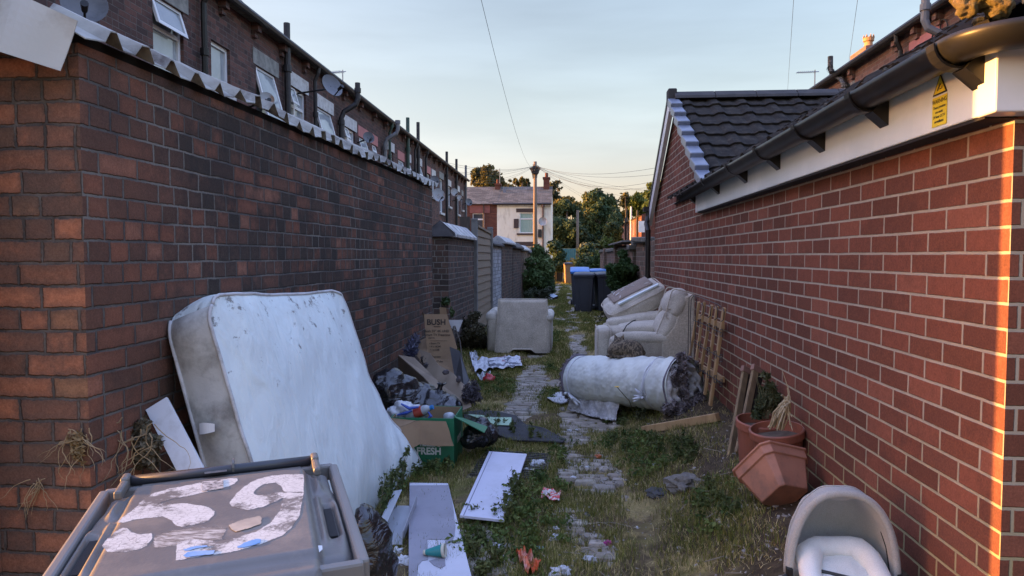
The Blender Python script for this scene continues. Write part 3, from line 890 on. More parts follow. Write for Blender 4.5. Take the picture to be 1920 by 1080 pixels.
def window(parent, mp, u0, u1, v0, v1, style='top', glass=None, frame=None):
    """framed window in an opening; style: top = top light open, hung = whole leaf pushed out, fixed, split = transom and mullion"""
    frame = frame or M_upvc
    glass = glass or M_glass
    f = .055
    m = MB()
    pbox(m, mp, u0, u1, v0, v0 + f, .05, .10); pbox(m, mp, u0, u1, v1 - f, v1, .05, .10)
    pbox(m, mp, u0, u0 + f, v0 + f, v1 - f, .05, .10); pbox(m, mp, u1 - f, u1, v0 + f, v1 - f, .05, .10)
    vt = v1
    if style in ('top', 'split'):
        vt = v0 + (v1 - v0) * .66
        pbox(m, mp, u0 + f, u1 - f, vt - f / 2, vt + f / 2, .05, .10)
    if style == 'split':
        um = u0 + (u1 - u0) * .4
        pbox(m, mp, um - f / 2, um + f / 2, v0 + f, v1 - f, .048, .102)
    w = m.build('window', frame, parent)
    p = MB(); pbox(p, mp, u0 + f * .5, u1 - f * .5, v0 + f * .5, v1 - f * .5, .078, .086)
    p.build('pane', glass, w)
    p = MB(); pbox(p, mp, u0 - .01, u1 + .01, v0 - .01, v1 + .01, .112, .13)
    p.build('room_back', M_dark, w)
    if style in ('top', 'hung', 'split'):
        lo = vt if style != 'hung' else v0 + .02
        hi = v1
        hgt = hi - lo
        ang = R_(15 if style == 'hung' else 17)
        us0, us1 = (u0, u1) if style != 'split' else (u0, u0 + (u1 - u0) * .4)
        def q(u, v, d):      # swing about the top edge, outward
            t = hi - v
            return mp(u, hi - t * math.cos(ang) + d * math.sin(ang), .03 + d * math.cos(ang) - t * math.sin(ang))
        s = MB(); g = .05
        pbox(s, q, us0 + .01, us1 - .01, lo, lo + g, 0, .04); pbox(s, q, us0 + .01, us1 - .01, hi - g, hi, 0, .04)
        pbox(s, q, us0 + .01, us0 + .01 + g, lo + g, hi - g, 0, .04); pbox(s, q, us1 - .01 - g, us1 - .01, lo + g, hi - g, 0, .04)
        s.build('sash', frame, w)
        s = MB(); pbox(s, q, us0 + .04, us1 - .04, lo + .03, hi - .03, .016, .022)
        s.build('sash_pane', glass, w)
    return w

def row_house(label, group, X, s, y0, y1, ze, wins, pipes, chim, wallm, corb=True, depth=4.4, lintels=True, ridge=2.4):
    """one house of a back-to-alley terrace: facade at x = X looking along s"""
    h = empty('terraced_house', (X, (y0 + y1) / 2, 0), label, 'house', group)
    mp = lambda u, v, d: (X - s * d, u, v)
    m = MB()
    holes = [(w[0], w[1], w[2], w[3]) for w in wins]
    facade(m, mp, y0, y1, -.1, ze, holes)
    xb = X - s * depth * 2
    for yy in (y0, y1):
        m.add([(X, yy, -.1), (xb, yy, -.1), (xb, yy, ze), (X - s * depth, yy, ze + ridge), (X, yy, ze)], [(0, 1, 2, 3, 4)])
    m.add([(xb, y0, -.1), (xb, y1, -.1), (xb, y1, ze), (xb, y0, ze)], [(0, 1, 2, 3)])
    m.build('wall', wallm, h)
    m = MB()
    m.add([(X + s * .14, y0, ze - .02), (X + s * .14, y1, ze - .02), (X - s * depth, y1, ze + ridge + .06), (X - s * depth, y0, ze + ridge + .06), (xb - s * .14, y1, ze - .02), (xb - s * .14, y0, ze - .02)],
          [(0, 1, 2, 3), (3, 2, 4, 5)])
    m.add([(X + s * .14, y0, ze - .02), (X + s * .14, y1, ze - .02), (X, y1, ze - .03), (X, y0, ze - .03)], [(0, 1, 2, 3)])
    m.build('roof', M_slate, h)
    m = MB().tube([(X + s * .17, y0, ze - .01), (X + s * .17, y1 - .01, ze - .01)], .06, 8)
    m.build('gutter', M_blackmatt, h)
    if corb:
        n = 4
        for k in range(n):
            yy = y0 + (k + .5) * (y1 - y0) / n
            m = MB()
            pbox(m, mp, yy - .06, yy + .06, ze - .17, ze - .03, -.12, .0)
            pbox(m, mp, yy - .055, yy + .055, ze - .26, ze - .172, -.06, .0)
            m.build('corbel', wallm, h)
    for w in wins:
        a, b, c, d, st, lm = w[:6]
        window(h, mp, a, b, c, d, st, w[6] if len(w) > 6 else None)
        if lm:
            m = MB(); pbox(m, mp, a - .12, b + .12, d + .004, d + .27, -.012, .02)
            m.build('lintel', lm, h)
        m = MB(); pbox(m, mp, a - .05, b + .05, c - .09, c - .003, -.07, .06)
        m.build('sill', M_lintwhite, h)
    for p in pipes:
        yy, kind, top, mat_ = p
        xx = X + s * .09
        if kind == 'down':
            m = MB().tube([(X + s * .17, yy, ze - .05), (X + s * .16, yy, ze - .16), (xx, yy, ze - .32), (xx, yy, .3)], .042, 8)
            m.lathe([(.06, -.05), (.06, .05)], (xx, yy, ze - 1.0), 10, close=True)
            m.build('downpipe', mat_, h)
        elif kind == 'soil':
            m = MB().tube([(xx, yy, .3), (xx, yy, top)], .058, 10)
            m.lathe([(.08, -.06), (.08, .06)], (xx, yy, ze - .45), 10, close=True)
            m.build('soil_pipe', mat_, h)
        else:       # bent round the eaves
            m = MB().tube([(xx, yy, .3), (xx, yy, ze - .75), (xx + s * .05, yy + .03, ze - .6), (xx + s * .30, yy + .12, ze - .42), (xx + s * .34, yy + .14, ze - .3), (xx + s * .34, yy + .14, top)], .06, 10)
            m.lathe([(.078, -.05), (.078, .05)], (xx + s * .34, yy + .14, ze - .1), 10, close=True)
            m.lathe([(.078, -.05), (.078, .05)], (xx, yy, ze - .85), 10, close=True)
            m.build('soil_pipe', mat_, h)
    for cy, ch in chim:
        m = MB().box(X - s * depth - .3, X - s * depth + .3, cy - .45, cy + .45, ze + ridge - .4, ze + ridge + ch)
        m.box(X - s * depth - .36, X - s * depth + .36, cy - .51, cy + .51, ze + ridge + ch, ze + ridge + ch + .1)
        c = m.build('chimney', wallm, h)
        for dy in (-.25, .25):
            m = MB().lathe([(.13, 0), (.11, .4), (.14, .42), (.14, .47), (.10, .47)], (X - s * depth, cy + dy, ze + ridge + ch + .1), 12)
            m.build('chimney_pot', M_chimpot, c)
    return h

XL, ZL = -5.2, 5.38
GL = 'terraced houses along the left of the alley'
LT = [
    ('near left terraced house with white window and open top light beside a black downpipe', 2.46, 9.6, [(8.42, 9.12, 3.7, 4.80, 'top', M_lint)], [(9.5, 'down', 0, M_black)], []),
    ('left terraced house with leaning window leaves behind the small rusty dish', 9.6, 13.95, [(9.85, 10.42, 3.98, 4.68, 'fixed', None), (11.32, 12.1, 3.75, 4.70, 'hung', M_lint), (12.72, 13.55, 3.7, 4.72, 'split', M_lintwhite)],
     [(12.42, 'soil', 5.75, M_blackmatt), (13.82, 'down', 0, M_blackmatt)], [(12.0, .65)]),
    ('left terraced house with the big dark dish and bent black soil pipe', 13.95, 18.9, [(14.15, 15.05, 3.75, 4.62, 'hung', M_lintwhite), (15.95, 16.75, 3.8, 4.55, 'split', M_lintwhite), (17.1, 17.75, 3.6, 4.5, 'top', M_pink), (18.25, 18.65, 3.9, 4.5, 'top', M_pink)],
     [(15.45, 'bend', 5.45, M_blackmatt)], [(16.2, .55)]),
    ('left terraced house with pale grey bent pipe and green downpipe', 18.9, 23.25, [(19.95, 20.5, 3.8, 4.6, 'fixed', M_lintwhite), (21.15, 21.8, 3.8, 4.5, 'hung', M_pink), (22.3, 22.75, 3.8, 4.6, 'top', M_lintwhite)],
     [(19.2, 'bend', 5.25, M_greypipe), (19.75, 'down', 0, M_greenpipe), (22.05, 'soil', 5.95, M_greenpipe), (23.1, 'down', 0, M_blackmatt)], [(21, .5)]),
    ('left terraced house in the middle of the far half, black pipes', 23.25, 27.4, [(23.75, 24.5, 3.6, 4.7, 'top', M_lintwhite), (25.6, 26.1, 3.8, 4.6, 'fixed', M_pink), (26.5, 27.1, 3.8, 4.6, 'fixed', M_lintwhite)],
     [(23.6, 'soil', 6.1, M_blackmatt), (24.9, 'down', 0, M_blackmatt)], [(25.3, .5)]),
    ('last but one terraced house on the left with tall white window', 27.4, 31.4, [(28.1, 28.9, 3.3, 4.7, 'fixed', M_lint), (30.2, 30.8, 3.7, 4.6, 'fixed', M_lintwhite)],
     [(29.3, 'soil', 5.95, M_blackmatt)], [(29.3, .5)]),
    ('end house of the left terrace with pale soil pipe at its corner', 31.4, 35.4, [(32.6, 33.3, 3.5, 4.6, 'fixed', M_lintwhite), (34.1, 34.5, 3.8, 4.5, 'fixed', M_lint)],
     [(31.9, 'soil', 6.0, M_blackmatt), (34.9, 'soil', 6.1, M_greypipe)], [(33.4, .5)]),
]
for lb, a, b, w, p, c in LT:
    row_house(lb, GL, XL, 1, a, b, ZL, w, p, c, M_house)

XR, ZR = 5.92, 5.42
GR = 'terraced houses behind the garage on the right'
RT = [
    ('right terraced house behind the garage nearest the camera with looped cable', 5.2, 10.55, [], [], []),
    ('right terraced house with pink painted panel and tall grey soil pipe', 10.55, 13.35, [], [(11.1, 'bend', 7.2, M_greypipe), (12.75, 'down', 0, M_black)], [(13.25, .35)]),
    ('right terraced house with crooked black soil pipe by the garage ridge', 13.35, 26.0, [(15.0, 15.9, 4.0, 4.85, 'fixed', M_lint)], [], []),
]
rh = []
for lb, a, b, w, p, c in RT:
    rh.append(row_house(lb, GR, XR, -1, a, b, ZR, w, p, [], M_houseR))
m = MB(); m.box(XR - .02, XR + .02, 11.55, 12.6, 4.0, 5.18); m.build('painted_panel', M_pink, rh[1])
m = MB(); m.box(XR - .02, XR + .02, 13.5, 14.1, 4.3, 5.05); m.build('painted_panel', M_lint, rh[2])
q = [PXx(x, y, XR - .1) for x, y in ((1584, 190), (1584, 160), (1578, 148), (1562, 138))] + [PXx(x, y, XR - .32) for x, y in ((1557, 130), (1557, 106))]
m = MB().tube(q, .055, 10)
for k in (1, 3, 4): m.lathe([(.072, -.04), (.072, .04)], q[k], 10, (q[k] - q[k - 1]).to_track_quat('Z', 'Y').to_matrix())
m.build('soil_pipe', plain('flaking_black_pipe', (.02, .02, .02), (.03, .03, .03), 5, .5, dirt=(.30, .29, .27), dscale=22, damt=.8), rh[2])
# looped cable
pts = [P(1842, -20, 9.3), P(1834, 20, 9.6), P(1822, 34, 9.8), P(1806, 48, 10.1), P(1798, 54, 10.2), P(1768, 46 + 18, 10.5), P(1752, 58 + 12, 10.8), P(1745, 100, 10.9)]
m = MB().tube([(XR - .03, p.y, p.z) for p in [PXx(q[0], q[1], XR - .03) for q in ((1838, -10), (1828, 12), (1814, 40), (1803, 46), (1776, 50), (1750, 62), (1742, 90))]], .012, 5)
lp = [PXx(1770 + 7 * math.cos(a), 50 + 14 * math.sin(a), XR - .035) for a in [i * math.pi / 8 for i in range(17)]]
m.tube([(p.x, p.y, p.z) for p in lp], .01, 5, False)
m.build('cable_loop', M_wire, rh[0])
# crown chimney pot, lit by the last sun
cp = P(1628, 100, 23.5)
m = MB().box(cp.x - .45, cp.x + .45, cp.y - .9, cp.y + .3, ZR + 2.0, cp.z)
ch = m.build('chimney', M_houseR, rh[2])
def crown(c, h, r):
    m = MB().lathe([(r * 1.1, 0), (r * .85, .06), (r * .72, h * .55), (r * .72, h * .62), (r * .95, h * .66), (r * .98, h * .84), (r * .8, h * .84)], c, 16)
    for k in range(8):
        a = 2 * math.pi * k / 8
        x, y = c[0] + r * .88 * math.cos(a), c[1] + r * .88 * math.sin(a)
        m.prism([(x - .035, y - .02, c[2] + h * .83), (x + .035, y - .02, c[2] + h * .83), (x, y - .02, c[2] + h)], (0, .04, 0))
    return m
crown((cp.x, cp.y, cp.z), .58, .17).build('chimney_pot', M_chimpot, ch)

# aerials
def aerial(base, h, boom, label, ang=0.0):
    a = empty('tv_aerial', base, label, 'aerial', 'tv aerials on the roofs')
    b = Vector(base)
    MB().tube([b, b + Vector((0, 0, h))], .016, 6).build('mast', M_alu, a)
    m = MB(); d = Vector((-math.cos(ang), math.sin(ang), .0)); s_ = Vector((math.sin(ang), math.cos(ang), 0))
    t0 = b + Vector((0, 0, h - .05))
    m.tube([t0 + d * -.1, t0 + d * boom], .012, 6)
    for k in range(9):
        p = t0 + d * (boom * (k + .5) / 9)
        m.tube([p - s_ * .13, p + s_ * .13], .006, 5)
    m.build('boom', M_alu, a)
    return a
b = P(643, 175, 19.0); aerial(b, P(643, 131, 19.0).z - b.z, .42, 'thin tv aerial above the left terrace beside the big dark dish', .2)
b = P(1527, 185, 19); aerial(b, P(1527, 131, 19.0).z - b.z, .46, 'thin tv aerial above the ridge of the garage roof', .1)

# satellite dishes
def dish(px, py, rpx, X, label, aim=(.55, -.75, .25), pale=False, wallx=-5.2):
    c = PXx(px, py, X)
    r = rpx / FPX * c.y
    n = Vector(aim).normalized()
    e = empty('satellite_dish', (wallx, c.y, c.z - r), label, 'satellite dish', 'satellite dishes on the left terrace')
    rot = frame_rot(Vector((0, 0, 1)).cross(n), n.cross(Vector((0, 0, 1)).cross(n)))
    prof = [(0.001, -.10 * r), (r * .3, -.085 * r - .002), (r * .6, -.05 * r), (r * .85, .03 * r), (r, .09 * r), (r * 1.02, .10 * r), (r, .065 * r), (r * .6, -.08 * r), (.001, -.14 * r)]
    MB().lathe(prof, c, 24, rot).build('dish_plate', M_dishpale if pale else M_dish, e, smooth=True)
    lnb = c + n * r * 1.15 - rot @ Vector((0, r * .75, 0))
    low = c - rot @ Vector((0, r * .95, 0)) - n * .05 * r
    MB().tube([low, lnb], .012, 6).build('arm', M_black, e)
    m = MB(); m.tube([lnb - n * .10, lnb + n * .03], [.028, .036], 8); m.build('receiver', M_black, e)
    m = MB(); m.tube([c - n * .10 * r, (c.x - .12, c.y + .05, c.z - .05), (wallx, c.y + .05, c.z - .12)], .018, 6)
    m.build('bracket', M_black, e)
dish(158, 8, 40, -4.75, 'large dark grey dish on the nearest left house above the pale sheet')
dish(500, 186, 14, -4.85, 'small rusty pale dish in front of an open window', pale=True)
dish(622, 161, 22, -4.5, 'big dark dish standing out near the gutter beside an aerial', (.75, -.5, .35))
dish(691, 258, 11, -4.9, 'mid grey dish below a pink lintel on the left terrace')
dish(815, 338, 9, -4.9, 'grey dish high on the far half of the left terrace')
dish(822, 366, 13, -4.6, 'large speckled mesh dish low over the end of the left brick wall', pale=True)
dish(852, 361, 8, -4.9, 'grey dish on the last but one left house', pale=True)
dish(862, 372, 6, -4.85, 'smaller pale dish just right of another dish far down the left terrace', pale=True)
dish(879, 379, 7, -4.85, 'last dish at the end corner of the left terrace')
# ------------------------------------------------------------------ left yard walls beyond the outbuilding
def ywall(name, label, cat, y0, y1, z, mat_, th=.225, coping=None, x=lx, side=1, parent=None, end=True, cn='coping', cz=0):
    e = empty(name, (x((y0 + y1) / 2), (y0 + y1) / 2, 0), label, cat)
    m = MB()
    xa, xb = x(y0), x(y1)
    m.prism([(xa, y0, -.1), (xb, y1, -.1), (xb - side * th, y1, -.1), (xa - side * th, y0, -.1)], (0, 0, z + .1))
    m.build('wall', mat_, e)
    if coping: coping(e, y0, y1, z)
    return e

def pitched_coping(mat_a, mat_b, step=.5, w=.36, h=.17, x=lx, side=1):
    def fn(e, y0, y1, z):
        m = MB(); m.cur = 0
        n = max(1, int(round((y1 - y0 + .1) / step)))
        for i in range(n):
            a = y0 - .05 + i * (y1 - y0 + .1) / n; b = y0 - .05 + (i + 1) * (y1 - y0 + .1) / n - .03
            xc = x((a + b) / 2) - side * .11
            poly = [(xc - w / 2, a, z + .004), (xc + w / 2, a, z + .004), (xc + w / 2, a, z + .05), (xc + .02, a, z + h), (xc - .02, a, z + h), (xc - w / 2, a, z + .05)]
            m.prism(poly, (x(b) - x(a), b - a, 0))
            m.mi = m.mi
        m.build('coping', mat_a, e, bevel=.008)
    return fn

gate_side = empty('brick_gate_pier', (lx(9.8), 9.8, 0), 'sooty brick return wall with pale ridged coping just past the yard opening', 'wall')
ya, yb = 9.75, 12.2
m = MB()
m.prism([(lx(ya), ya, -.1), (lx(yb), yb, -.1), (lx(yb) - .23, yb, -.1), (lx(ya) - .23, ya + .23, -.1), (lx(ya) - 1.6, ya + .23, -.1), (lx(ya) - 1.6, ya, -.1)][::1], (0, 0, 1.87))
m.build('wall', M_darkbrick, gate_side)
m = MB()
n = 6
for i in range(n):
    a = ya + .02 + i * (yb - ya) / n; b = ya + .02 + (i + 1) * (yb - ya) / n - .035
    xc = lx(a) - .12
    m.prism([(xc - .17, a, 1.775), (xc + .19, a, 1.775), (xc + .19, a, 1.82), (xc, a, 2.0), (xc - .17, a, 1.82)], (0, b - a, 0))
m.build('coping', M_coping, gate_side, bevel=.006)
m = MB().prism([(lx(ya) - .34, ya - .05, 1.78), (lx(ya) + .10, ya - .05, 1.78), (lx(ya) + .10, ya - .05, 1.83), (lx(ya) - .12, ya + .012, 2.01), (lx(ya) - .34, ya - .05, 1.83)], (0, .066, 0))
m.build('coping_end', M_copingdark, gate_side)

fp = empty('fence_panel', (lx(13.2), 13.2, 0), 'tall weathered board fence panel between two concrete posts on the left', 'fence')
ya, yb = 12.22, 14.6
def cpost(y, top, name='concrete_post', w=.11, cap=True):
    m = MB(); xx = lx(y)
    m.box(xx - .06, xx + .055, y - w / 2, y + w / 2, -.1, top)
    if cap: m.prism([(xx - .06, y - w / 2, top + .001), (xx + .055, y - w / 2, top + .001), (xx + .055, y + w / 2, top + .001), (xx - .06, y + w / 2, top + .001)], (0, 0, .05))
    return m
cpost(ya + .07, 2.12).build('concrete_post', M_concrete, fp, bevel=.01)
cpost(yb - .07, 2.06).build('concrete_post', M_concrete, fp, bevel=.01)
m = MB()
rr = random.Random(8)
zz = .12
while zz < 1.95:
    h = .17
    x0 = lx(13.4) + .02
    m.add([(x0 + .018, ya + .13, zz), (x0 + .018, yb - .13, zz + rr.uniform(-.01, .01)), (x0 - .002, yb - .13, zz + h), (x0 - .002, ya + .13, zz + h),
           (x0 - .012, ya + .13, zz), (x0 - .012, yb - .13, zz), (x0 - .016, yb - .13, zz + h), (x0 - .016, ya + .13, zz + h)],
          [(0, 1, 2, 3), (5, 4, 7, 6), (0, 4, 5, 1), (3, 2, 6, 7), (0, 3, 7, 4), (1, 5, 6, 2)])
    zz += h - .025
m.build('board_panel', M_wood, fp)
MB().prism([(lx(13.4) - .03, ya + .12, 2.02), (lx(13.4) + .05, ya + .12, 2.02), (lx(13.4) + .05, yb - .12, 1.96), (lx(13.4) - .03, yb - .12, 1.96)], (0, 0, .04)).build('top_rail', M_wood, fp)
# boarded door post between coping wall and fence
m = MB(); m.box(lx(12.2) - .25, lx(12.2) - .07, 12.205, 12.27, -.1, 2.2); 
m.build('timber_post', plain('dark_old_timber', (.095, .075, .055), (.06, .05, .04), 6, .9, .4, stretch=(6, 6, .6)), fp)

ywall('painted_brick_wall', 'flaking white painted brick wall right after the board fence', 'wall', 14.7, 16.7, 1.72, M_whitebrick, coping=pitched_coping(M_copingdark, None, 2.0, .34, .12))
ywall('brick_pier_wall', 'dark brick wall with two pale coping tiles past the white painted wall', 'wall', 16.8, 19.6, 1.80, M_darkbrick, coping=pitched_coping(M_coping, None, .55, .42, .2))
ywall('brick_yard_wall', 'low dark brick yard wall partly behind the leafy bush on the left', 'wall', 19.75, 22.6, 1.72, M_darkbrick, coping=pitched_coping(M_copingdark, None, 1.4, .4, .2))
ywall('red_yard_wall', 'reddish brick yard wall end beside the tall bush on the left', 'wall', 22.7, 25.6, 1.68, M_stonebrick, coping=pitched_coping(M_coping, None, .6, .4, .2))
ywall('far_yard_wall', 'farthest brick yard wall on the left hidden behind bushes', 'wall', 25.8, 36.0, 1.6, M_darkbrick, coping=pitched_coping(M_copingdark, None, 1.7, .36, .14))

# ------------------------------------------------------------------ right yard walls beyond the garage
def rxx(y): return 1.36 - .002 * y
ywall('right_yard_wall', 'old brick wall with stone pier right behind the garage downpipe', 'wall', 9.95, 13.4, 1.74, M_stonebrick, x=rxx, side=-1)
ww = empty('stone_capped_pier', (rxx(13.7), 13.7, 0), 'brick pier with overhanging mossy stone caps on the right of the alley', 'pier')
m = MB(); m.box(rxx(13.7) - .06, rxx(13.7) + .40, 13.45, 13.95, -.1, 1.62); m.build('shaft', M_stonebrick, ww)
m = MB(); m.box(rxx(13.7) - .13, rxx(13.7) + .46, 13.40, 14.02, 1.622, 1.72); m.box(rxx(13.7) - .05, rxx(13.7) + .40, 13.46, 13.95, 1.722, 1.83); m.obox((rxx(12) + .1, 12.3, 1.79), (.40, 2.2, .09), Euler((R_(1.5), 0, 0)))
m.build('cap_stones', M_capstone, ww, bevel=.02)
w3 = ywall('ruined_yard_wall', 'long old brick wall with leafy climber and rough top behind the wheelie bins', 'wall', 14.05, 27.0, 1.62, M_stonebrick, x=rxx, side=-1)
m = MB(); rr = random.Random(4)
y = 14.1
while y < 26.8:
    L = rr.uniform(.35, .8)
    m.obox((rxx(y) + .12, y + L / 2, 1.665 + rr.uniform(-.01, .02)), (.34, L - .02, .085), Euler((rr.uniform(-.03, .03), rr.uniform(-.05, .05), 0)))
    y += L
m.build('cap_stones', M_capstone, w3, bevel=.015)
m = MB(); m.box(rxx(18) - .09, rxx(18) + .30, 17.8, 18.3, -.1, 1.78); m.box(rxx(23) - .09, rxx(23) + .30, 22.8, 23.3, -.1, 1.76); m.build('pier', M_stonebrick, w3)
m = MB(); m.obox((rxx(16) + .35, 16.5, 1.83), (1.1, 4.6, .03), Euler((0, R_(-3), 0))); m.build('shed_roof', M_concrete, w3)

# ------------------------------------------------------------------ white end house across the end of the alley
YH = 48.0
xa, xb = P(932, 450, YH).x, P(1033, 450, YH).x
ze = P(980, 381, YH).z
zr = P(980, 350, YH + 3.2).z
wh = empty('end_house', ((xa + xb) / 2, YH, 0), 'cream rendered house with green curtains facing down the alley at its end', 'house')
mpW = lambda u, v, d: (u, YH + d, v)
def hp(px, py): p = P(px, py, YH); return p.x, p.z
w0x, w1z = hp(974.5, 399); w1x, w0z = hp(1000, 437)
v0x, v1z = hp(980, 462); v1x, v0z = hp(1000, 478)
m = MB()
facade(m, mpW, xa, xb, -.1, ze, [(w0x, w1x, w0z, w1z), (v0x, v1x, .6, v1z)], .13)
m.add([(xb, YH, -.1), (xb, YH + 6.4, -.1), (xb, YH + 6.4, ze), (xb, YH + 3.2, zr - .06), (xb, YH, ze)], [(0, 1, 2, 3, 4)])
m.build('wall', M_render, wh)
m = MB()
m.add([(xa, YH - .18, ze - .06), (xb + .05, YH - .18, ze - .06), (xb + .05, YH + 3.2, zr), (xa, YH + 3.2, zr), (xb + .05, YH + 6.6, ze - .06), (xa, YH + 6.6, ze - .06)], [(0, 1, 2, 3), (3, 2, 4, 5)])
m.add([(xa, YH - .18, ze - .06), (xb + .05, YH - .18, ze - .06), (xb + .05, YH, ze - .11), (xa, YH, ze - .11)], [(0, 1, 2, 3)])
rf = m.build('roof', M_slate, wh)
def far_chim(px, topy, boty, Y, wpx, name_parent):
    a, b = P(px - wpx / 2, topy, Y), P(px + wpx / 2, boty, Y)
    m = MB().box(a.x, b.x, Y, Y + .9, b.z - .5, a.z)
    m.box(a.x - .06, b.x + .06, Y - .06, Y + .96, a.z, a.z + .12)
    m.lathe([(.13, 0), (.11, .3), (.14, .32), (.10, .33)], ((a.x + b.x) / 2, Y + .3, a.z + .12), 10)
    m.build('chimney', M_redhouse, name_parent)
far_chim(1024.5, 335, 356, YH + 2.6, 11, rf)
m = MB()
for i in range(34):
    u = xa + (xb - xa) * (i + .5) / 34
    m.box(u - .035, u + .035, YH - .09, YH - .003, ze - .22, ze - .12)
m.build('dentil_course', M_lintwhite, wh)
m = MB().box(w0x - .25, w1x + .1, YH - .012, YH + .1, w1z + .03, w1z + .30); m.build('lintel', M_brownpaint, wh)
m = MB().box(w0x - .2, w1x + .1, YH - .07, YH + .02, w0z - .13, w0z - .01); m.build('sill', M_brownpaint, wh)
m = MB().box(v0x - .5, v1x + .3, YH - .012, YH + .1, v1z + .01, v1z + .32); m.build('lintel', M_brownpaint, wh)
wn = window(wh, mpW, w0x, w1x, w0z, w1z, 'fixed', M_curtain)
tz = w0z + (w1z - w0z) * .70
m = MB(); pbox(m, mpW, w0x + .05, w1x - .05, tz - .04, tz + .04, .045, .10); m.build('transom', M_upvc, wn)
window(wh, mpW, v0x, v1x, .6, v1z, 'fixed', M_glass)
gx0 = xb + .0
m = MB().tube([(xb - .55, YH - .08, ze - .1), (xb - .55, YH - .08, 0)], .06, 8); m.lathe([(.06, 0), (.12, .12), (.12, .2)], (xb - .55, YH - .08, ze - .35), 8)
m.build('downpipe', plain('rusty_brown_pipe', (.16, .10, .075), (.10, .07, .06), 6, .6), wh)
m = MB().tube([(xa - .3, YH - .14, ze - .06), (xb + .05, YH - .14, ze - .06)], .07, 8); m.build('gutter', M_blackmatt, wh)
c = hp(968, 419); m = MB().box(c[0] - .17, c[0] + .17, YH - .05, YH, c[1] - .32, c[1] + .32); m.build('vent', M_brownpaint, wh)
c = hp(1018, 416); m = MB().lathe([(.001, 0), (.25, .03), (.3, .08), (.28, .05), (.001, -.03)], (c[0], YH - .35, c[1]), 14, frame_rot((1, 0, 0), (0, .2, 1))); m.tube([(c[0], YH - .3, c[1]), (c[0], YH, c[1] - .1)], .03, 6)
m.tube([(c[0], YH - .02, c[1] - .2), (c[0], YH - .02, .8)], .02, 5)
m.build('satellite_dish', M_dishpale, wh)
c = hp(1012, 437); m = MB().box(c[0] - .12, c[0] + .12, YH - .14, YH, c[1] - .3, c[1] + .25); m.build('alarm_box', M_blackmatt, wh)

xa2 = P(700, 450, YH).x
bh = empty('brick_house', (-7, YH + .05, 0), 'red brick house joined to the cream end house behind the left terrace', 'house')
mpB = lambda u, v, d: (u, YH + .02 + d, v)
b0x, b1z = hp(886, 400); b1x, b0z = hp(908, 430)
m = MB(); facade(m, mpB, xa2, xa - .003, -.1, ze, [(b0x, b1x, b0z, b1z)], .13); m.build('wall', M_redhouse, bh)
m = MB()
m.add([(xa2, YH - .16, ze - .05), (xa - .003, YH - .16, ze - .05), (xa - .003, YH + 3.2, zr + .01), (xa2, YH + 3.2, zr + .01), (xa - .003, YH + 6.6, ze - .06), (xa2, YH + 6.6, ze - .06)], [(0, 1, 2, 3), (3, 2, 4, 5)])
rf2 = m.build('roof', M_slate, bh)
far_chim(933, 347, 360, YH + 2.6, 9, rf2)
m = MB(); a = hp(938, 347); b = hp(944, 358); m.box(a[0], b[0], YH + 2.0, YH + 2.2, b[1], a[1]); m.build('flashing', M_blue, rf2)
m = MB().box(b0x - .2, b1x + .4, YH - .012, YH + .1, b1z + .02, b1z + .55); m.build('lintel', plain('red_painted_stone', (.28, .10, .085), (.22, .08, .07), 4, .8), bh)
wq = window(bh, mpB, b0x, b1x, b0z, b1z, 'fixed', M_glassdark)
m = MB(); tz = b1z - .42; pbox(m, mpB, b0x + .05, b1x - .05, tz - .05, tz + .05, .045, .1); m.build('transom', M_upvc, wq)
m = MB().tube([P(937, 352, YH + 2.7), P(937, 316, YH + 2.7)], .03, 5); m.build('aerial_mast', M_alu, rf2)
m = MB().tube([hp(906.5, 382)[0:1] + (YH - .06,) + hp(906.5, 382)[1:], hp(906.5, 382)[0:1] + (YH - .06, 1.0)], .04, 6); m.build('downpipe', M_brownpaint, bh)

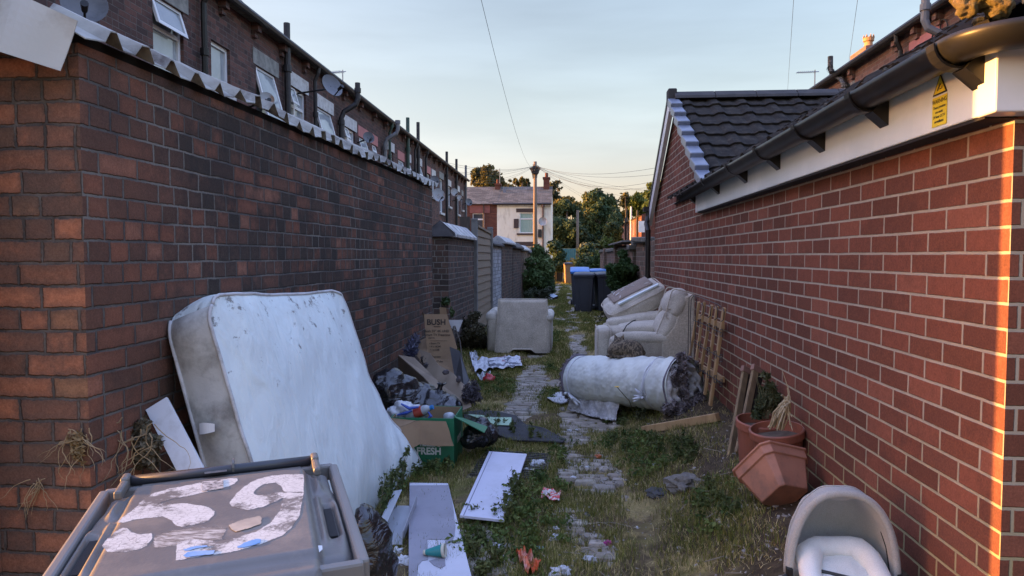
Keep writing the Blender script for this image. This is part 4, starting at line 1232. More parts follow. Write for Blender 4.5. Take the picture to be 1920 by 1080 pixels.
# ------------------------------------------------------------------ far terrace on the right, catching the sun
FT0, FT1 = 56.0, 79.0
XF = PXx(1193, 430, 6.0).x
zf = P(1193, 402, FT0).z
for i in range(4):
    a = FT0 + i * (FT1 - FT0) / 4; b = FT0 + (i + 1) * (FT1 - FT0) / 4
    lab = ['far right brick house whose shaded end wall faces the alley', 'second far right brick house catching orange sun by a white window', 'third far right brick house beyond the sunlit one', 'last far right brick house at the dark trees'][i]
    h = empty('far_terraced_house', (6, (a + b) / 2, 0), lab, 'house', 'far terraced houses on the right')
    mp = lambda u, v, d: (6.0 + d, u, v)
    m = MB()
    ws = [(a + 1.0, a + 1.8, 3.4, 4.5), (a + 3.2, a + 4.6, 3.2, 4.5)]
    facade(m, mp, a, b, -.1, zf, ws)
    for yy in (a, b):
        m.add([(6, yy, -.1), (14, yy, -.1), (14, yy, zf), (10, yy, zf + 1.0), (6, yy, zf)], [(0, 1, 2, 3, 4)])
    m.build('wall', M_houseR if i else M_redhouse, h)
    for w in ws:
        window(h, mp, *w, 'fixed')
    m = MB(); m.add([(5.8, a, zf - .05), (5.8, b, zf - .05), (10, b, zf + 1.05), (10, a, zf + 1.05)], [(0, 1, 2, 3)]); m.add([(10, a, zf + 1.05), (10, b, zf + 1.05), (14.2, b, zf), (14.2, a, zf)], [(0, 1, 2, 3)])
    m.add([(5.8, a, zf - .05), (5.8, b, zf - .05), (6, b, zf - .1), (6, a, zf - .1)], [(0, 1, 2, 3)])
    m.build('roof', M_slate, h)
    m = MB().tube([(5.9, a + 2.4, .5), (5.9, a + 2.4, zf + (.5 if i != 1 else 1.2))], .08, 8); m.build('soil_pipe', M_blackmatt if i != 1 else M_upvc, h)
    if i == 0:
        m = MB(); g = P(1203, 425, FT0); m.box(g.x - .25, g.x + .25, FT0 - .03, FT0 + .02, g.z - .45, g.z + .45); m.build('window', M_upvc, h)

# ------------------------------------------------------------------ poles and wires
YP = 43.0
pt, pb = P(1003.5, 303, YP), P(1007, 500, YP)
tp = empty('telegraph_pole', (pt.x, YP, 0), 'tall wooden telegraph pole in front of the cream end house', 'telegraph pole')
MB().tube([(pt.x + .05, YP, -.1), (pt.x, YP, 4), (pt.x, YP, pt.z)], [.15, .125, .10], 12).build('pole', M_polewood, tp, smooth=True)
m = MB(); rr = random.Random(6)
m.box(pt.x - .32, pt.x + .32, YP - .12, YP - .02, pt.z - .5, pt.z - .38)
for k in range(22):
    a = rr.uniform(0, 6.28)
    m.tube([(pt.x + .13 * math.cos(a), YP + .13 * math.sin(a), pt.z - rr.uniform(.2, .5)), (pt.x + rr.uniform(.2, .42) * math.cos(a), YP + .3 * math.sin(a), pt.z - rr.uniform(.2, .7)), (pt.x + .14 * math.cos(a), YP + .14 * math.sin(a), pt.z - rr.uniform(.7, 1.1))], .022, 5)
m.box(pt.x - .2, pt.x + .24, YP - .24, YP - .14, pt.z - .75, pt.z - .35)
m.build('cable_brackets', M_wire, tp)
def wire(a, b, sag, label=None, r=.007):
    pts = [a.lerp(b, t) - Vector((0, 0, sag * 4 * t * (1 - t))) for t in [i / 14 for i in range(15)]]
    o = MB().tube(pts, r, 5).build('overhead_wire', M_wire, None)
    tag(o, label, 'wire', 'overhead wires from the telegraph pole')
    return o
top = Vector((pt.x, YP, pt.z - .25))
b = P(903, -4, 9.0); wire(top, P(895, -30, 9.0), .9, 'single wire rising from the pole top over the alley to the top of the photo', .0035)
b = P(1488, -10, 14); wire(P(1476, 181, 30), P(1489, -14, 14), .0, 'left of the two thin wires crossing the sky above the garage ridge', .0045)
wire(P(1590, 128, 26), P(1610, -14, 14), .0, 'right of the two thin wires crossing the sky above the garage roof', .0045)
wire(P(560, 112, 15.0), P(440, -12, 9.0), .0, 'thin wire above the nearest eaves of the left terrace', .0035)
LWires = [(800, 295, 26), (815, 303, 28), (800, 314, 30), (845, 322, 32), (868, 338, 35), (884, 343, 36)]
for px, py, Y in LWires:
    wire(top, P(px, py, Y), .35, 'one of the thin wires fanning left from the telegraph pole to the terrace', .006)
RWires = [(1300, 300, 24, .5), (1300, 316, 26, .5), (1300, 334, 30, .9), (1290, 322, 26, .9), (1260, 353, 40, .6), (1250, 360, 50, .3), (1180, 371, 60, .2), (1150, 366, 62, .2), (1120, 378, 66, .15), (1095, 371, 66, .1)]
for px, py, Y, sg_ in RWires:
    wire(top, P(px, py, Y), sg_, 'one of the thin wires fanning right from the telegraph pole', .006)
p0 = P(1083, 394, 52); pp = MB().tube([(p0.x, 52, -.1), (p0.x, 52, p0.z)], [.12, .10], 10)
tag(pp.build('wooden_post', M_polewood, None, smooth=True), 'bare thin wooden post standing before the dark hedge trees', 'post')

# teal sheet fence at the end
p1, p2 = P(1048, 470, 58), P(1092, 470, 58)
mf = MB(); n = 40
def cf(u, v):
    k = int(round(u * 80))
    return Vector((p1.x - .4 + (p2.x - p1.x + 1.4) * u, 58 + (.05 if k % 4 < 2 else 0), v * (P(1065, 466, 58).z)))
mf.slab(cf, 81, 2, (0, .01, 0))
tag(mf.build('metal_fence', M_teal, None), 'teal corrugated steel fence at the far end of the alley', 'fence')

# ------------------------------------------------------------------ foliage
def leaf_cloud(blobs, n, size, cols, gap=.35, gscale=1.0, seed=0, flat=.5, elong=1.6, dens=.55):
    r = np.random.default_rng(seed)
    bl = np.array(blobs, float)
    w = bl[:, 3] * bl[:, 4] * bl[:, 5]
    w = w ** .75
    idx = r.choice(len(bl), n, p=w / w.sum())
    d = r.normal(size=(n, 3)); d /= np.linalg.norm(d, axis=1)[:, None]
    rad = r.random(n) ** dens
    # lumpy radius
    ph = r.random((len(bl), 3)) * 10
    lum = np.array([mnoise.noise(Vector(d[i] * 2.2 + ph[idx[i]])) for i in range(n)])
    rad = rad * (1 + .42 * lum)
    p = bl[idx, :3] + d * rad[:, None] * bl[idx, 3:6]
    g = np.array([mnoise.noise(Vector(q * gscale)) for q in p])
    keep = g > (-.6 + gap)
    p, d, g, lum = p[keep], d[keep], g[keep], lum[keep]
    n = len(p)
    t = r.normal(size=(n, 3)); t /= np.linalg.norm(t, axis=1)[:, None]
    nn = d * flat + r.normal(size=(n, 3)) * .6; nn /= np.linalg.norm(nn, axis=1)[:, None]
    a = np.cross(nn, t); a /= np.linalg.norm(a, axis=1)[:, None]
    b = np.cross(nn, a)
    s = size * r.uniform(.6, 1.3, n)[:, None]
    v = np.stack([p - a * s * elong / 2, p + b * s * .42, p + a * s * elong / 2, p - b * s * .42], 1).reshape(-1, 3)
    f = np.arange(n * 4).reshape(-1, 4)
    cols = np.array(cols)
    k = np.clip((np.array([mnoise.noise(Vector(q * gscale * .7 + 31)) for q in p]) + .5), 0, 1) * (len(cols) - 1)
    k = np.clip(k + r.normal(size=n) * .35, 0, len(cols) - 1.001)
    i0 = k.astype(int); fr = (k - i0)[:, None]
    c = cols[i0] * (1 - fr) + cols[np.minimum(i0 + 1, len(cols) - 1)] * fr
    c = c * r.uniform(.75, 1.25, n)[:, None]
    return v, f, np.repeat(c, 4, 0)

M_leaf = tint_mat('leaf', .7, .18)
M_bark = plain('grey_brown_bark', (.10, .08, .06), (.06, .05, .04), 8, .9, .6, 20, stretch=(6, 6, 1))
GREEN = [(.030, .060, .026), (.048, .082, .032), (.07, .105, .038), (.09, .125, .044)]
OLIVE = [(.030, .040, .015), (.055, .062, .020), (.085, .082, .026), (.12, .10, .03)]
DARKG = [(.024, .050, .026), (.038, .070, .034), (.055, .092, .040), (.075, .11, .044)]
BRIGHT = [(.04, .065, .018), (.065, .10, .022), (.10, .135, .03), (.14, .16, .04)]

def tree(name, label, base, blobs, n, size, cols, trunk=.18, group=None, cat='tree', seed=1, gap=.35, gscale=.8, limbs=5, **k):
    e = empty(name, base, label, cat, group)
    bx, by, bz = base
    top = max(b[2] for b in blobs)
    r = random.Random(seed)
    m = MB()
    cx = sum(b[0] for b in blobs) / len(blobs); cy = sum(b[1] for b in blobs) / len(blobs)
    m.tube([(bx, by, bz - .1), (bx + .1 * (cx - bx), by, bz + (top - bz) * .35), (cx, cy, bz + (top - bz) * .95)], [trunk, trunk * .75, trunk * .2], 9)
    for b in r.sample(blobs, min(limbs, len(blobs))):
        q = Vector((bx, by, bz)).lerp(Vector((cx, cy, bz + (top - bz) * .9)), r.uniform(.35, .6))
        m.tube([q, q.lerp(Vector(b[:3]), .5) + Vector((0, 0, .1 * trunk)), Vector(b[:3])], [trunk * .45, trunk * .3, trunk * .1], 6)
    m.build('trunk', M_bark, e, smooth=True)
    v, f, c = leaf_cloud(blobs, n, size, cols, seed=seed, gap=gap, gscale=gscale, **k)
    o = tri_mesh('crown', v - np.array(base), f, M_leaf, c, parent=e)
    return e

def crown_px(pts, Y, depth=None):
    """lumps given as (px, py, radius px) at distance Y"""
    out = []
    r = random.Random(int(pts[0][0]))
    for px, py, rp in pts:
        y = Y + r.uniform(-1, 1) * (depth or 2)
        p = P(px, py, y); q = rp / FPX * y
        out.append((p.x, y, p.z, q, q, q * .85))
    return out

TG = 'trees beyond the end of the alley'
def far_tree(label, pts, Y, n, size, cols, seed, gap=.35, gscale=.5, base=None, trunk=.25, name='broadleaf_tree', **k):
    bl = crown_px(pts, Y)
    mx = sum(b[0] for b in bl) / len(bl)
    return tree(name, label, (mx if base is None else P(base, 480, Y).x, Y, 0), bl, n, size, cols, trunk, TG, 'tree', seed, gap, gscale, **k)
far_tree('round crowned tree with golden leaves behind the red brick house roof', [(900, 328, 17), (915, 322, 15), (925, 335, 17), (905, 342, 18), (890, 340, 11), (935, 342, 12), (915, 345, 18), (893, 322, 8)], 72, 5200, .30, OLIVE + [(.15, .11, .03)], 3, .4, .6, dens=.6)
for i, (px, h, w) in enumerate([(956, 338, 7), (967, 336, 8), (979, 333, 8), (989, 337, 7), (949, 343, 5)]):
    far_tree(['slim feathery tree top leftmost above the cream house roof', 'second slim tree top above the cream house roof', 'tallest slim tree top above the cream house roof', 'slim tree top just left of the telegraph pole', 'shortest slim tree tip by the brick chimney'][i],
             [(px, h + 6, w * .7), (px - 1, h + 14, w), (px + 1, h + 24, w * 1.1), (px, h + 1, w * .4)], 88 + i, 900, .32, OLIVE, 20 + i, .5, .7, name='slim_tree', dens=.7)
far_tree('wispy grey green tree behind the end chimney', [(1040, 350, 12), (1050, 362, 12), (1036, 364, 12), (1046, 343, 7), (1057, 372, 11), (1040, 375, 12), (1030, 350, 8), (1064, 374, 7)], 84, 2600, .32, [(.035, .045, .022), (.05, .058, .028), (.07, .072, .03)], 33, .5, .6, dens=.65)
far_tree('dark rounded tree mass right beside the cream house', [(1052, 400, 22), (1070, 405, 24), (1045, 425, 22), (1075, 432, 28), (1055, 450, 26), (1085, 455, 26), (1060, 385, 14), (1078, 386, 13), (1045, 470, 18)], 69, 17000, .21, DARKG, 34, .34, .5, dens=.4)
far_tree('yellow topped tree peeping over the dark hedge trees', [(1052, 384, 12), (1066, 382, 13), (1080, 387, 10), (1040, 388, 8)], 72, 2200, .26, [(.09, .085, .02), (.14, .12, .03), (.07, .075, .02)], 35, .35, .7, dens=.5)
far_tree('tall olive green tree in the middle of the far tree line', [(1112, 372, 17), (1130, 378, 18), (1100, 385, 18), (1120, 400, 26), (1140, 400, 20), (1105, 415, 24), (1135, 425, 26), (1120, 362, 10), (1145, 378, 9), (1110, 440, 26), (1140, 448, 22), (1098, 370, 8)], 78, 20000, .23, GREEN + OLIVE[3:], 36, .4, .5, dens=.45)
far_tree('dark pointed conifer behind the olive green tree', [(1148, 372, 6), (1149, 380, 9), (1150, 392, 12), (1150, 405, 15), (1147, 365, 3)], 92, 1500, .30, DARKG, 37, .3, .6, name='conifer_tree', dens=.6)
far_tree('grey green tree behind the far right brick houses', [(1172, 372, 11), (1165, 383, 12), (1180, 385, 12), (1172, 363, 6), (1170, 400, 16), (1190, 395, 14)], 96, 2600, .34, OLIVE, 38, .45, .6, dens=.6)
far_tree('light green tree above the far right brick houses', [(1195, 372, 13), (1208, 380, 13), (1190, 388, 12), (1215, 388, 12), (1200, 395, 14), (1184, 378, 8)], 88, 2800, .32, BRIGHT, 39, .4, .6, dens=.6)
far_tree('bright leafy tree nearest the garage gable', [(1222, 350, 9), (1230, 362, 12), (1216, 364, 9), (1226, 378, 12), (1235, 350, 10), (1240, 370, 14)], 60, 2200, .24, BRIGHT, 40, .4, .8, dens=.6)
far_tree('dark tree filling the gap left of the far brick houses', [(1150, 430, 18), (1155, 412, 14), (1145, 450, 20), (1130, 465, 18), (1110, 470, 16)], 68, 7500, .22, DARKG, 41, .3, .6, dens=.45)
wood = [(x_, 108 + 6 * math.sin(x_ * .7), 4.2 + 1.0 * math.sin(x_ * 1.7), 5.5, 4, 4.5 + .8 * math.sin(x_ * .9)) for x_ in np.arange(-26, 32, 4.0)]
v, f, c = leaf_cloud(wood, 9000, .42, DARKG, seed=77, gap=.2, gscale=.3, dens=.4)
tri_mesh('far_woodland', v, f, M_leaf, c, kind='stuff', label='dark far woodland closing the view behind the fence', cat='woodland')

# unseen mound added beyond the left houses, keeping the low sun off the foot of the trees
hm = MB()
hm.grid(lambda u, v: Vector((-60 + 34 * v, 67 + 75 * u, 9.4 * math.sin(min(1, (1 - abs(2 * v - 1)) * 1.4) * math.pi / 2) + .5 * math.sin(u * 21))), 30, 9)
hm.build('sun_block_mound', M_capstone, None, smooth=True, kind='structure')
# bushes and climbers along the alley
BG = 'bushes along the alley'
def bush(label, pts, Y, n, size, cols, seed, depth=.5, gap=.35, gscale=2.0, name='bush', dens=.5, cat='bush'):
    bl = [(a, b, c, d * 1.25, e * 1.25, f * 1.25) for a, b, c, d, e, f in crown_px(pts, Y, depth)]
    mx = sum(b[0] for b in bl) / len(bl)
    return tree(name, label, (mx, Y, gz(mx, Y)), bl, n, size, cols, .025, BG, cat, seed, gap, gscale, limbs=6, dens=dens)
bush('tall leafy bush growing against the left yard walls', [(1012, 480, 14), (1000, 495, 14), (1020, 500, 18), (1000, 520, 18), (1018, 525, 18), (1005, 545, 16), (1025, 540, 13), (1008, 468, 9), (995, 535, 12)], 24, 8500, .085, [(.045, .08, .028), (.065, .11, .036), (.09, .14, .048), (.12, .165, .06)], 51, .8, gap=.3)
bush('grey green undergrowth at the foot of the tall left bush', [(1000, 548, 9), (1012, 552, 9), (1022, 550, 9), (990, 552, 8), (1030, 545, 7)], 21.5, 1500, .06, [(.05, .06, .035), (.07, .08, .045)], 52, .5)
bush('narrow dark bush at the corner of the cream end house', [(1040, 460, 11), (1046, 480, 13), (1038, 495, 12), (1050, 497, 12), (1042, 472, 11)], 38, 2600, .12, DARKG, 53, .6)
bush('dark shrub with pale flowers beside the bare wooden post', [(1100, 470, 14), (1095, 488, 15), (1108, 495, 14), (1090, 500, 12), (1112, 478, 12)], 36, 2800, .12, DARKG + [(.12, .14, .09)], 54, .8)
bush('bright green sapling leaning from the right yard wall', [(1140, 445, 7), (1134, 458, 9), (1128, 472, 9), (1142, 462, 8), (1125, 488, 10), (1118, 498, 10), (1138, 480, 9), (1146, 452, 6)], 30, 2600, .11, BRIGHT, 55, .6, gap=.4)
bush('leafy climber over the right yard wall beside the wheelie bins', [(1168, 476, 7), (1172, 490, 9), (1165, 505, 12), (1180, 515, 12), (1160, 522, 14), (1178, 535, 12), (1150, 512, 10), (1162, 545, 12), (1145, 500, 7), (1186, 505, 8), (1150, 530, 10)], 12.9, 7500, .055, [(.035, .07, .022), (.055, .10, .03), (.085, .14, .04)], 56, .25, gap=.38)
bush('yellowish low scrub in front of the teal fence', [(1060, 498, 8), (1075, 496, 9), (1090, 505, 8), (1068, 505, 8), (1050, 502, 7)], 45, 1500, .14, OLIVE, 57, 1.0)
bush('dry twiggy weeds between the bins and the torn sofa', [(1135, 590, 9), (1145, 580, 8), (1125, 598, 8), (1150, 600, 10), (1140, 572, 6)], 12.5, 1000, .035, [(.09, .08, .05), (.06, .07, .03), (.12, .10, .06)], 58, .3, gap=.5)
bush('tall dry weeds heaped at the yard opening behind the armchair', [(880, 605, 14), (895, 620, 17), (880, 635, 16), (870, 620, 11), (902, 640, 15), (890, 592, 10), (878, 652, 13), (898, 655, 12), (868, 645, 9)], 10.6, 6000, .035, [(.045, .045, .022), (.07, .065, .035), (.10, .085, .05), (.035, .045, .018)], 59, .4, gap=.4, gscale=4, dens=.6)
bush('small fern like plant growing from the left wall opening', [(833, 575, 11), (828, 590, 10), (842, 585, 9), (835, 565, 7)], 9.9, 1100, .04, GREEN, 60, .2, gap=.4, gscale=4)
# ------------------------------------------------------------------ soft shapes
def rcube(mb, fn, half, r, n=8, puff=(0, 0, 0)):
    """rounded, puffed box of half sizes `half`, mapped by fn(Vector) into the world"""
    half = Vector(half)
    for ax in range(3):
        for sgn in (-1, 1):
            a, b = (ax + 1) % 3, (ax + 2) % 3
            def f(u, v):
                # denser near the edges
                def e(t):
                    t = 2 * t - 1
                    return math.copysign(1 - (1 - abs(t)) ** 1.6, t)
                p = [0, 0, 0]
                p[ax] = sgn; p[a] = e(u) * (sgn if False else 1); p[b] = e(v)
                w = Vector((p[0] * half[0], p[1] * half[1], p[2] * half[2]))
                q = Vector([max(-(half[i] - r), min(half[i] - r, w[i])) for i in range(3)])
                d = w - q
                if d.length > 1e-9: w = q + d.normalized() * r
                for i in range(3):
                    if puff[i]:
                        j, k = (i + 1) % 3, (i + 2) % 3
                        w[i] += puff[i] * (w[i] / half[i]) * (1 - (p[j]) ** 2) * (1 - (p[k]) ** 2)
                return fn(w)
            base = len(mb.v)
            mb.grid(f, n, n)
            if sgn < 0:
                pass
    return mb

def rc(name, mat_, parent, c, half, r, rot=None, puff=(0, 0, 0), n=9, wr=0.0, ws=6.0, disp=None):
    m = rot.to_matrix() if isinstance(rot, Euler) else (rot or Matrix.Identity(3))
    c = Vector(c)
    def fn(w):
        p = c + m @ w
        if wr:
            k = mnoise.fractal(p * ws, .6, 2.0, 3) * wr
            d = (m @ w)
            p = p + (d.normalized() * k if d.length > 0 else d)
        if disp: p = disp(p, w)
        return p
    mb = rcube(MB(), fn, half, r, n, puff)
    o = mb.build(name, mat_, parent, smooth=True, recalc=True)
    return o

def fabric(name, c1, c2, weave=240, rough=.95, dirt=None, damt=.4, dscale=4, bump=.35, scale=5):
    if name in MATS: return MATS[name]
    t = NT(name); co = t.obj()
    c = t.mix(t.ramp(t.noise(co, scale, 5), [(.35, 0.), (.65, 1.)]), c1, c2)
    c = t.mix(.35, c, t.ramp(t.noise(co, weave * .5, 2), [(.3, .2), (.7, .85)]), 'OVERLAY')
    if dirt:
        c = t.mix(t.math('MULTIPLY', t.ramp(t.noise(co, dscale, 7, .65), [(.5, 0.), (.7, 1.)]), damt), c, dirt)
    t.set(t.b.inputs['Base Color'], c)
    t.b.inputs['Roughness'].default_value = rough
    t.b.inputs['Sheen Weight'].default_value = .15
    t.bump(t.noise(co, weave, 2), bump, .003)
    MATS[name] = t.m
    return t.m

def flatpoly(pts, mat_, name, thick=.004, parent=None, **k):
    m = MB().prism([Vector(p) for p in pts], (0, 0, thick))
    return m.build(name, mat_, parent, **k)

# ------------------------------------------------------------------ mattress leaning on the left wall
TL, TR, BL, BR = P(385, 557, 2.92), P(640, 545, 4.32), G(539, 1120), G(780, 884)
t = NT('mattress_cover'); co = t.obj()
sx = t.n('ShaderNodeSeparateXYZ', {0: co})
c = t.mix(t.ramp(t.noise(co, 2.2, 5), [(.4, 0.), (.7, 1.)]), (.70, .765, .735), (.63, .69, .67))
top = t.n('ShaderNodeMapRange', {'Value': sx.outputs[2], 'From Min': .55, 'From Max': 1.35}).outputs[0]
st = t.ramp(t.math('ADD', t.noise(co, 11, 8, .72), t.math('MULTIPLY_ADD', top, .16, -.10)), [(.60, 0.), (.66, 1.)])
c = t.mix(t.math('MULTIPLY', st, .8), c, (.10, .085, .07))
st2 = t.ramp(t.math('ADD', t.noise(co, 3.5, 7, .7), t.math('MULTIPLY', top, .12)), [(.55, 0.), (.75, 1.)])
c = t.mix(t.math('MULTIPLY', st2, .22), c, (.34, .31, .26))
t.set(t.b.inputs['Base Color'], c); t.b.inputs['Roughness'].default_value = .75
mp_ = t.n('ShaderNodeMapping', {'Vector': co, 'Scale': (9, 9, 2.2), 'Rotation': (.5, 0, .2)})
b1_ = t.bump(t.noise(mp_.outputs[0], 1.5, 3, .5, .9), .3, .05)
t.bump(t.noise(co, 120, 3), .25, .003, b1_)
M_matt = t.m
M_mattside = plain('soiled_mattress_border', (.60, .60, .56), (.44, .43, .40), 3, .9, .3, 60, dirt=(.10, .09, .075), dscale=4, damt=.7)
ma = empty('mattress', (BL + BR) / 2, 'stained white mattress leaning on its side against the sooty brick wall', 'mattress')
nrmM = (TR - TL).cross(BL - TL).normalized()
if nrmM.x > 0: nrmM = -nrmM
TH = .215
def mface(u, v, w):
    """u along the alley, v down, w 0 front .. 1 back"""
    p = TL.lerp(TR, u).lerp(BL.lerp(BR, u), v)
    ru, rv = min(u, 1 - u) / .085, v / .10        # corners of the top edge are rounded off
    if ru < 1 and rv < 1:
        k = math.hypot(1 - ru, 1 - rv)
        if k > 1:
            ru, rv = 1 - (1 - ru) / k, 1 - (1 - rv) / k
            u2, v2 = ru * .085, rv * .10
            p = TL.lerp(TR, u2 if u < .5 else 1 - u2).lerp(BL.lerp(BR, u2 if u < .5 else 1 - u2), v2)
    p = p + Vector((0, 0, .007 * math.sin(u * 7 + .6) * sstep(.35, 0, v) - .004 * math.sin(math.pi * u) * sstep(.3, 0, v)))
    bul = .07 * (1 - (2 * u - 1) ** 4) * (1 - (2 * v - 1) ** 4) - .045 * math.sin(math.pi * v) * u ** 3
    n = mnoise.fractal(Vector((u * 3 + v * 1.6, v * 1.4, 2)), .6, 2, 3)
    diag = math.sin((u * 1.0 + v * .55) * 26 + 3 * n) * .013 * sstep(.15, .9, v) * sstep(.25, .7, u) + math.sin((u * .9 - v * .3) * 17 + 4 * n) * .007 * sstep(.5, .0, v)
    out = -nrmM * (bul + diag + .014 * n)
    if w < .5: p = p + out
    else: p = p + nrmM * TH + Vector((0, 0, -.02))
    # far bottom edge trails out as loose cover
    k = sstep(.55, 1, v) * sstep(.7, 1, u)
    p = p + Vector((.05, .03, 0)) * k
    return p
mb = MB()
NU, NV = 70, 60
mb.cur = 0
mb.grid(lambda u, v: mface(u, v, 0), NU, NV)
mb.grid(lambda u, v: mface(1 - u, v, 1), 20, 20)
def band(fa, n):
    def f(u, v):
        a, b = fa(u)
        p = a.lerp(b, v)
        return p
    mb.grid(f, n, 7)
mb.cur = 1
def side_near(u, v):
    a, b = mface(0, u, 1), mface(0, u, 0)
    d = Vector((0, -1, 0)) * .018 * math.sin(math.pi * v) * (1 + .5 * math.sin(u * 19)) 
    return a.lerp(b, v) + d + Vector((0, 1, 0)) * .012 * mnoise.noise(Vector((u * 5, v * 2, 8)))
mb.grid(side_near, 60, 9)
mb.cur = 0
mb.grid(lambda u, v: mface(u, 0, 1).lerp(mface(u, 0, 0), v) + Vector((0, 0, (.026 * math.sin(math.pi * v) + .008 * math.sin(u * 8) * v * (1 - v) * 4) * min(1, 9 * u) * min(1, 9 * (1 - u)))), 40, 7)
mb.grid(lambda u, v: mface(1, u, 0).lerp(mface(1, u, 1), v) + Vector((0, .02 * math.sin(math.pi * v), 0)), 40, 7)
mb.grid(lambda u, v: mface(u, 1, 0).lerp(mface(u, 1, 1), v), 40, 4)
mb.build('cover', [M_matt, M_mattside], ma, smooth=True)
M_pipe = plain('white_piping', (.58, .58, .58), (.46, .45, .44), 9, .7, dirt=(.2, .18, .15), dscale=12, damt=.7)
m = MB()
m.tube([mface(0, i / 40, 0) + Vector((0, -.004, 0)) for i in range(41)], .0085, 7)
m.tube([mface(i / 40, 0, 0) + Vector((0, 0, .003)) for i in range(41)], .0085, 7)
m.tube([mface(1, i / 40, 0) for i in range(41)], .008, 7)
m.build('piping', M_pipe, ma, smooth=True)
m = MB()
m.tube([mface(0, i / 40, 1) + Vector((0, -.004, 0)) for i in range(41)], .0085, 7)
m.build('piping', M_pipe, ma, smooth=True)
lp = onplane(396, 802, mface(0, .6, .0), (0, -1, 0))
m = MB(); m.slab(lambda u, v: Vector((lp.x - .035 + .07 * u, lp.y - .035 - .012 * math.sin(3 * u), lp.z - .022 + .05 * v * (.5 + .5 * math.sin(1.2 + 1.6 * u)) + .015 * u)), 8, 6, (0, .001, 0))
m.build('care_label', plain('white_label', (.75, .75, .76), (.7, .7, .7), 5, .6), ma)

# white board leaning in the gap between wall corner and mattress
M_whiteboard = plain('white_melamine_board', (.66, .67, .70), (.60, .61, .64), 3, .45, .05, dirt=(.36, .34, .32), dscale=9, damt=.4)
a, b = P(294, 757, 2.80), P(420, 1000, 2.62)
m = MB(); m.bar(a, b, .098, .018, (.3, -1, .1))
tag(m.build('white_plank', M_whiteboard, None, bevel=.002), 'narrow white board leaning between the brick corner and the mattress', 'board')

# dried creeper on the near corner
def tendril(m, p, n, step, r, seed, drop=.4, ax=(0, -1, 0)):
    rr = random.Random(seed); p = Vector(p); pts = [p.copy()]
    d = Vector((rr.uniform(-1, 1), 0, -.4))
    for i in range(n):
        d = (d + Vector((rr.uniform(-.9, .9), rr.uniform(-.25, .2), rr.uniform(-.8, drop))) * .8).normalized()
        p = p + d * step; pts.append(p.copy())
    m.tube(pts, [r * (1 - .7 * i / n) for i in range(n + 1)], 5)
cr = empty('dried_creeper', (-1.78, 2.6, .4), 'withered straw coloured creeper clinging to the near left brick corner', 'plant')
bl = []
for px, py, rp in [(262, 815, 22), (250, 835, 22), (275, 838, 24), (258, 858, 22), (280, 862, 20), (288, 830, 16), (268, 795, 14)]:
    p = P(px, py, 2.72); q = rp / FPX * 2.72
    bl.append((p.x, p.y, p.z, q, q * .8, q))
v, f, c = leaf_cloud(bl, 5200, .016, [(.09, .075, .05), (.14, .115, .075), (.20, .17, .11), (.07, .065, .04)], seed=5, gap=.3, gscale=18, dens=.6)
tri_mesh('dry_leaves', v - np.array(cr.location), f, M_leaf, c, parent=cr)
M_straw = plain('dry_straw_stem', (.40, .29, .15), (.26, .19, .11), 15, .85)
m = MB()
for i in range(16):
    p = P(random.uniform(125, 168), random.uniform(800, 850), 2.425); tendril(m, p, 9, .017, .0022, i)
for i in range(10):
    p = P(random.uniform(55, 85), random.uniform(895, 915), 2.425); tendril(m, p, 9, .016, .002, 40 + i)
for i in range(16):
    p = P(random.uniform(215, 300), random.uniform(775, 840), 2.6); tendril(m, p, 11, .024, .0024, 80 + i)
m.build('stems', M_straw, cr)
v, f, c = leaf_cloud([(*P(140, 822, 2.42), .035, .012, .03), (*P(146, 850, 2.42), .03, .012, .05)], 260, .013, [(.22, .15, .07), (.34, .24, .12)], seed=9, gap=.3, gscale=30)
tri_mesh('withered_sprigs', v - np.array(cr.location), f, M_leaf, c, parent=cr)

# ------------------------------------------------------------------ foreground wheelie bin, lid marked 59
BZ = R_(24.3)
hz = Vector((-.8247, 1.5848, .982))
bx_ = Vector((math.cos(BZ), math.sin(BZ), .0177)).normalized(); by_ = Vector((-math.sin(BZ), math.cos(BZ), 0))
tl = R_(.4)
lz = Vector((0, 0, 1)) * math.cos(tl) - by_ * math.sin(tl) * 1
ly = (by_ * math.cos(tl) + Vector((0, 0, 1)) * math.sin(tl))
lzn = bx_.cross(ly)
bin_ = empty('wheelie_bin', (hz.x + .25 * by_.x * -1, hz.y - .25 * by_.y, 0), 'grey brown wheelie bin in the near foreground with 59 painted white on its lid', 'wheelie bin')
def lid(u, v, h):        # u across, v from the hinge (0) towards the camera (positive)
    return hz + bx_ * (u * .895) - ly * (v * 1.065) + lzn * h
M_lid = plain('grey_brown_bin_plastic', (.142, .134, .122), (.108, .102, .095), 3, .42, .15, 160, dirt=(.26, .225, .18), dscale=6, damt=.6, spec=.5)
M_binbody = plain('grey_bin_body_plastic', (.19, .18, .165), (.155, .147, .138), 3, .5, .1, 150, dirt=(.2, .18, .15), dscale=5, damt=.35)
LW2, LD = .300, .60
def lid_h(u, v):
    a = abs(u)
    h = 0.0
    h -= .020 * sstep(.196, .216, a)
    h += .014 * math.exp(-((a - .232) / .010) ** 2) * sstep(.02, .06, v) * sstep(.20, .16, v)
    h += .012 * math.exp(-((a - .222) / .007) ** 2) * sstep(.20, .23, v) * sstep(.47, .42, v)
    h -= .030 * sstep(.232, .240, a) * sstep(.262, .254, a) * sstep(.255, .27, v) * sstep(.43, .41, v)   # hand slots
    h += .010 * math.exp(-((a - .262) / .010) ** 2) * sstep(.20, .26, v) * sstep(.5, .42, v)
    h -= .055 * sstep(.245, LW2, a) ** 1.6
    h -= .012 * sstep(.055, .035, v)
    h -= .010 * sstep(.505, .52, v)
    h -= .05 * sstep(.555, LD, v) ** 1.5
    return h
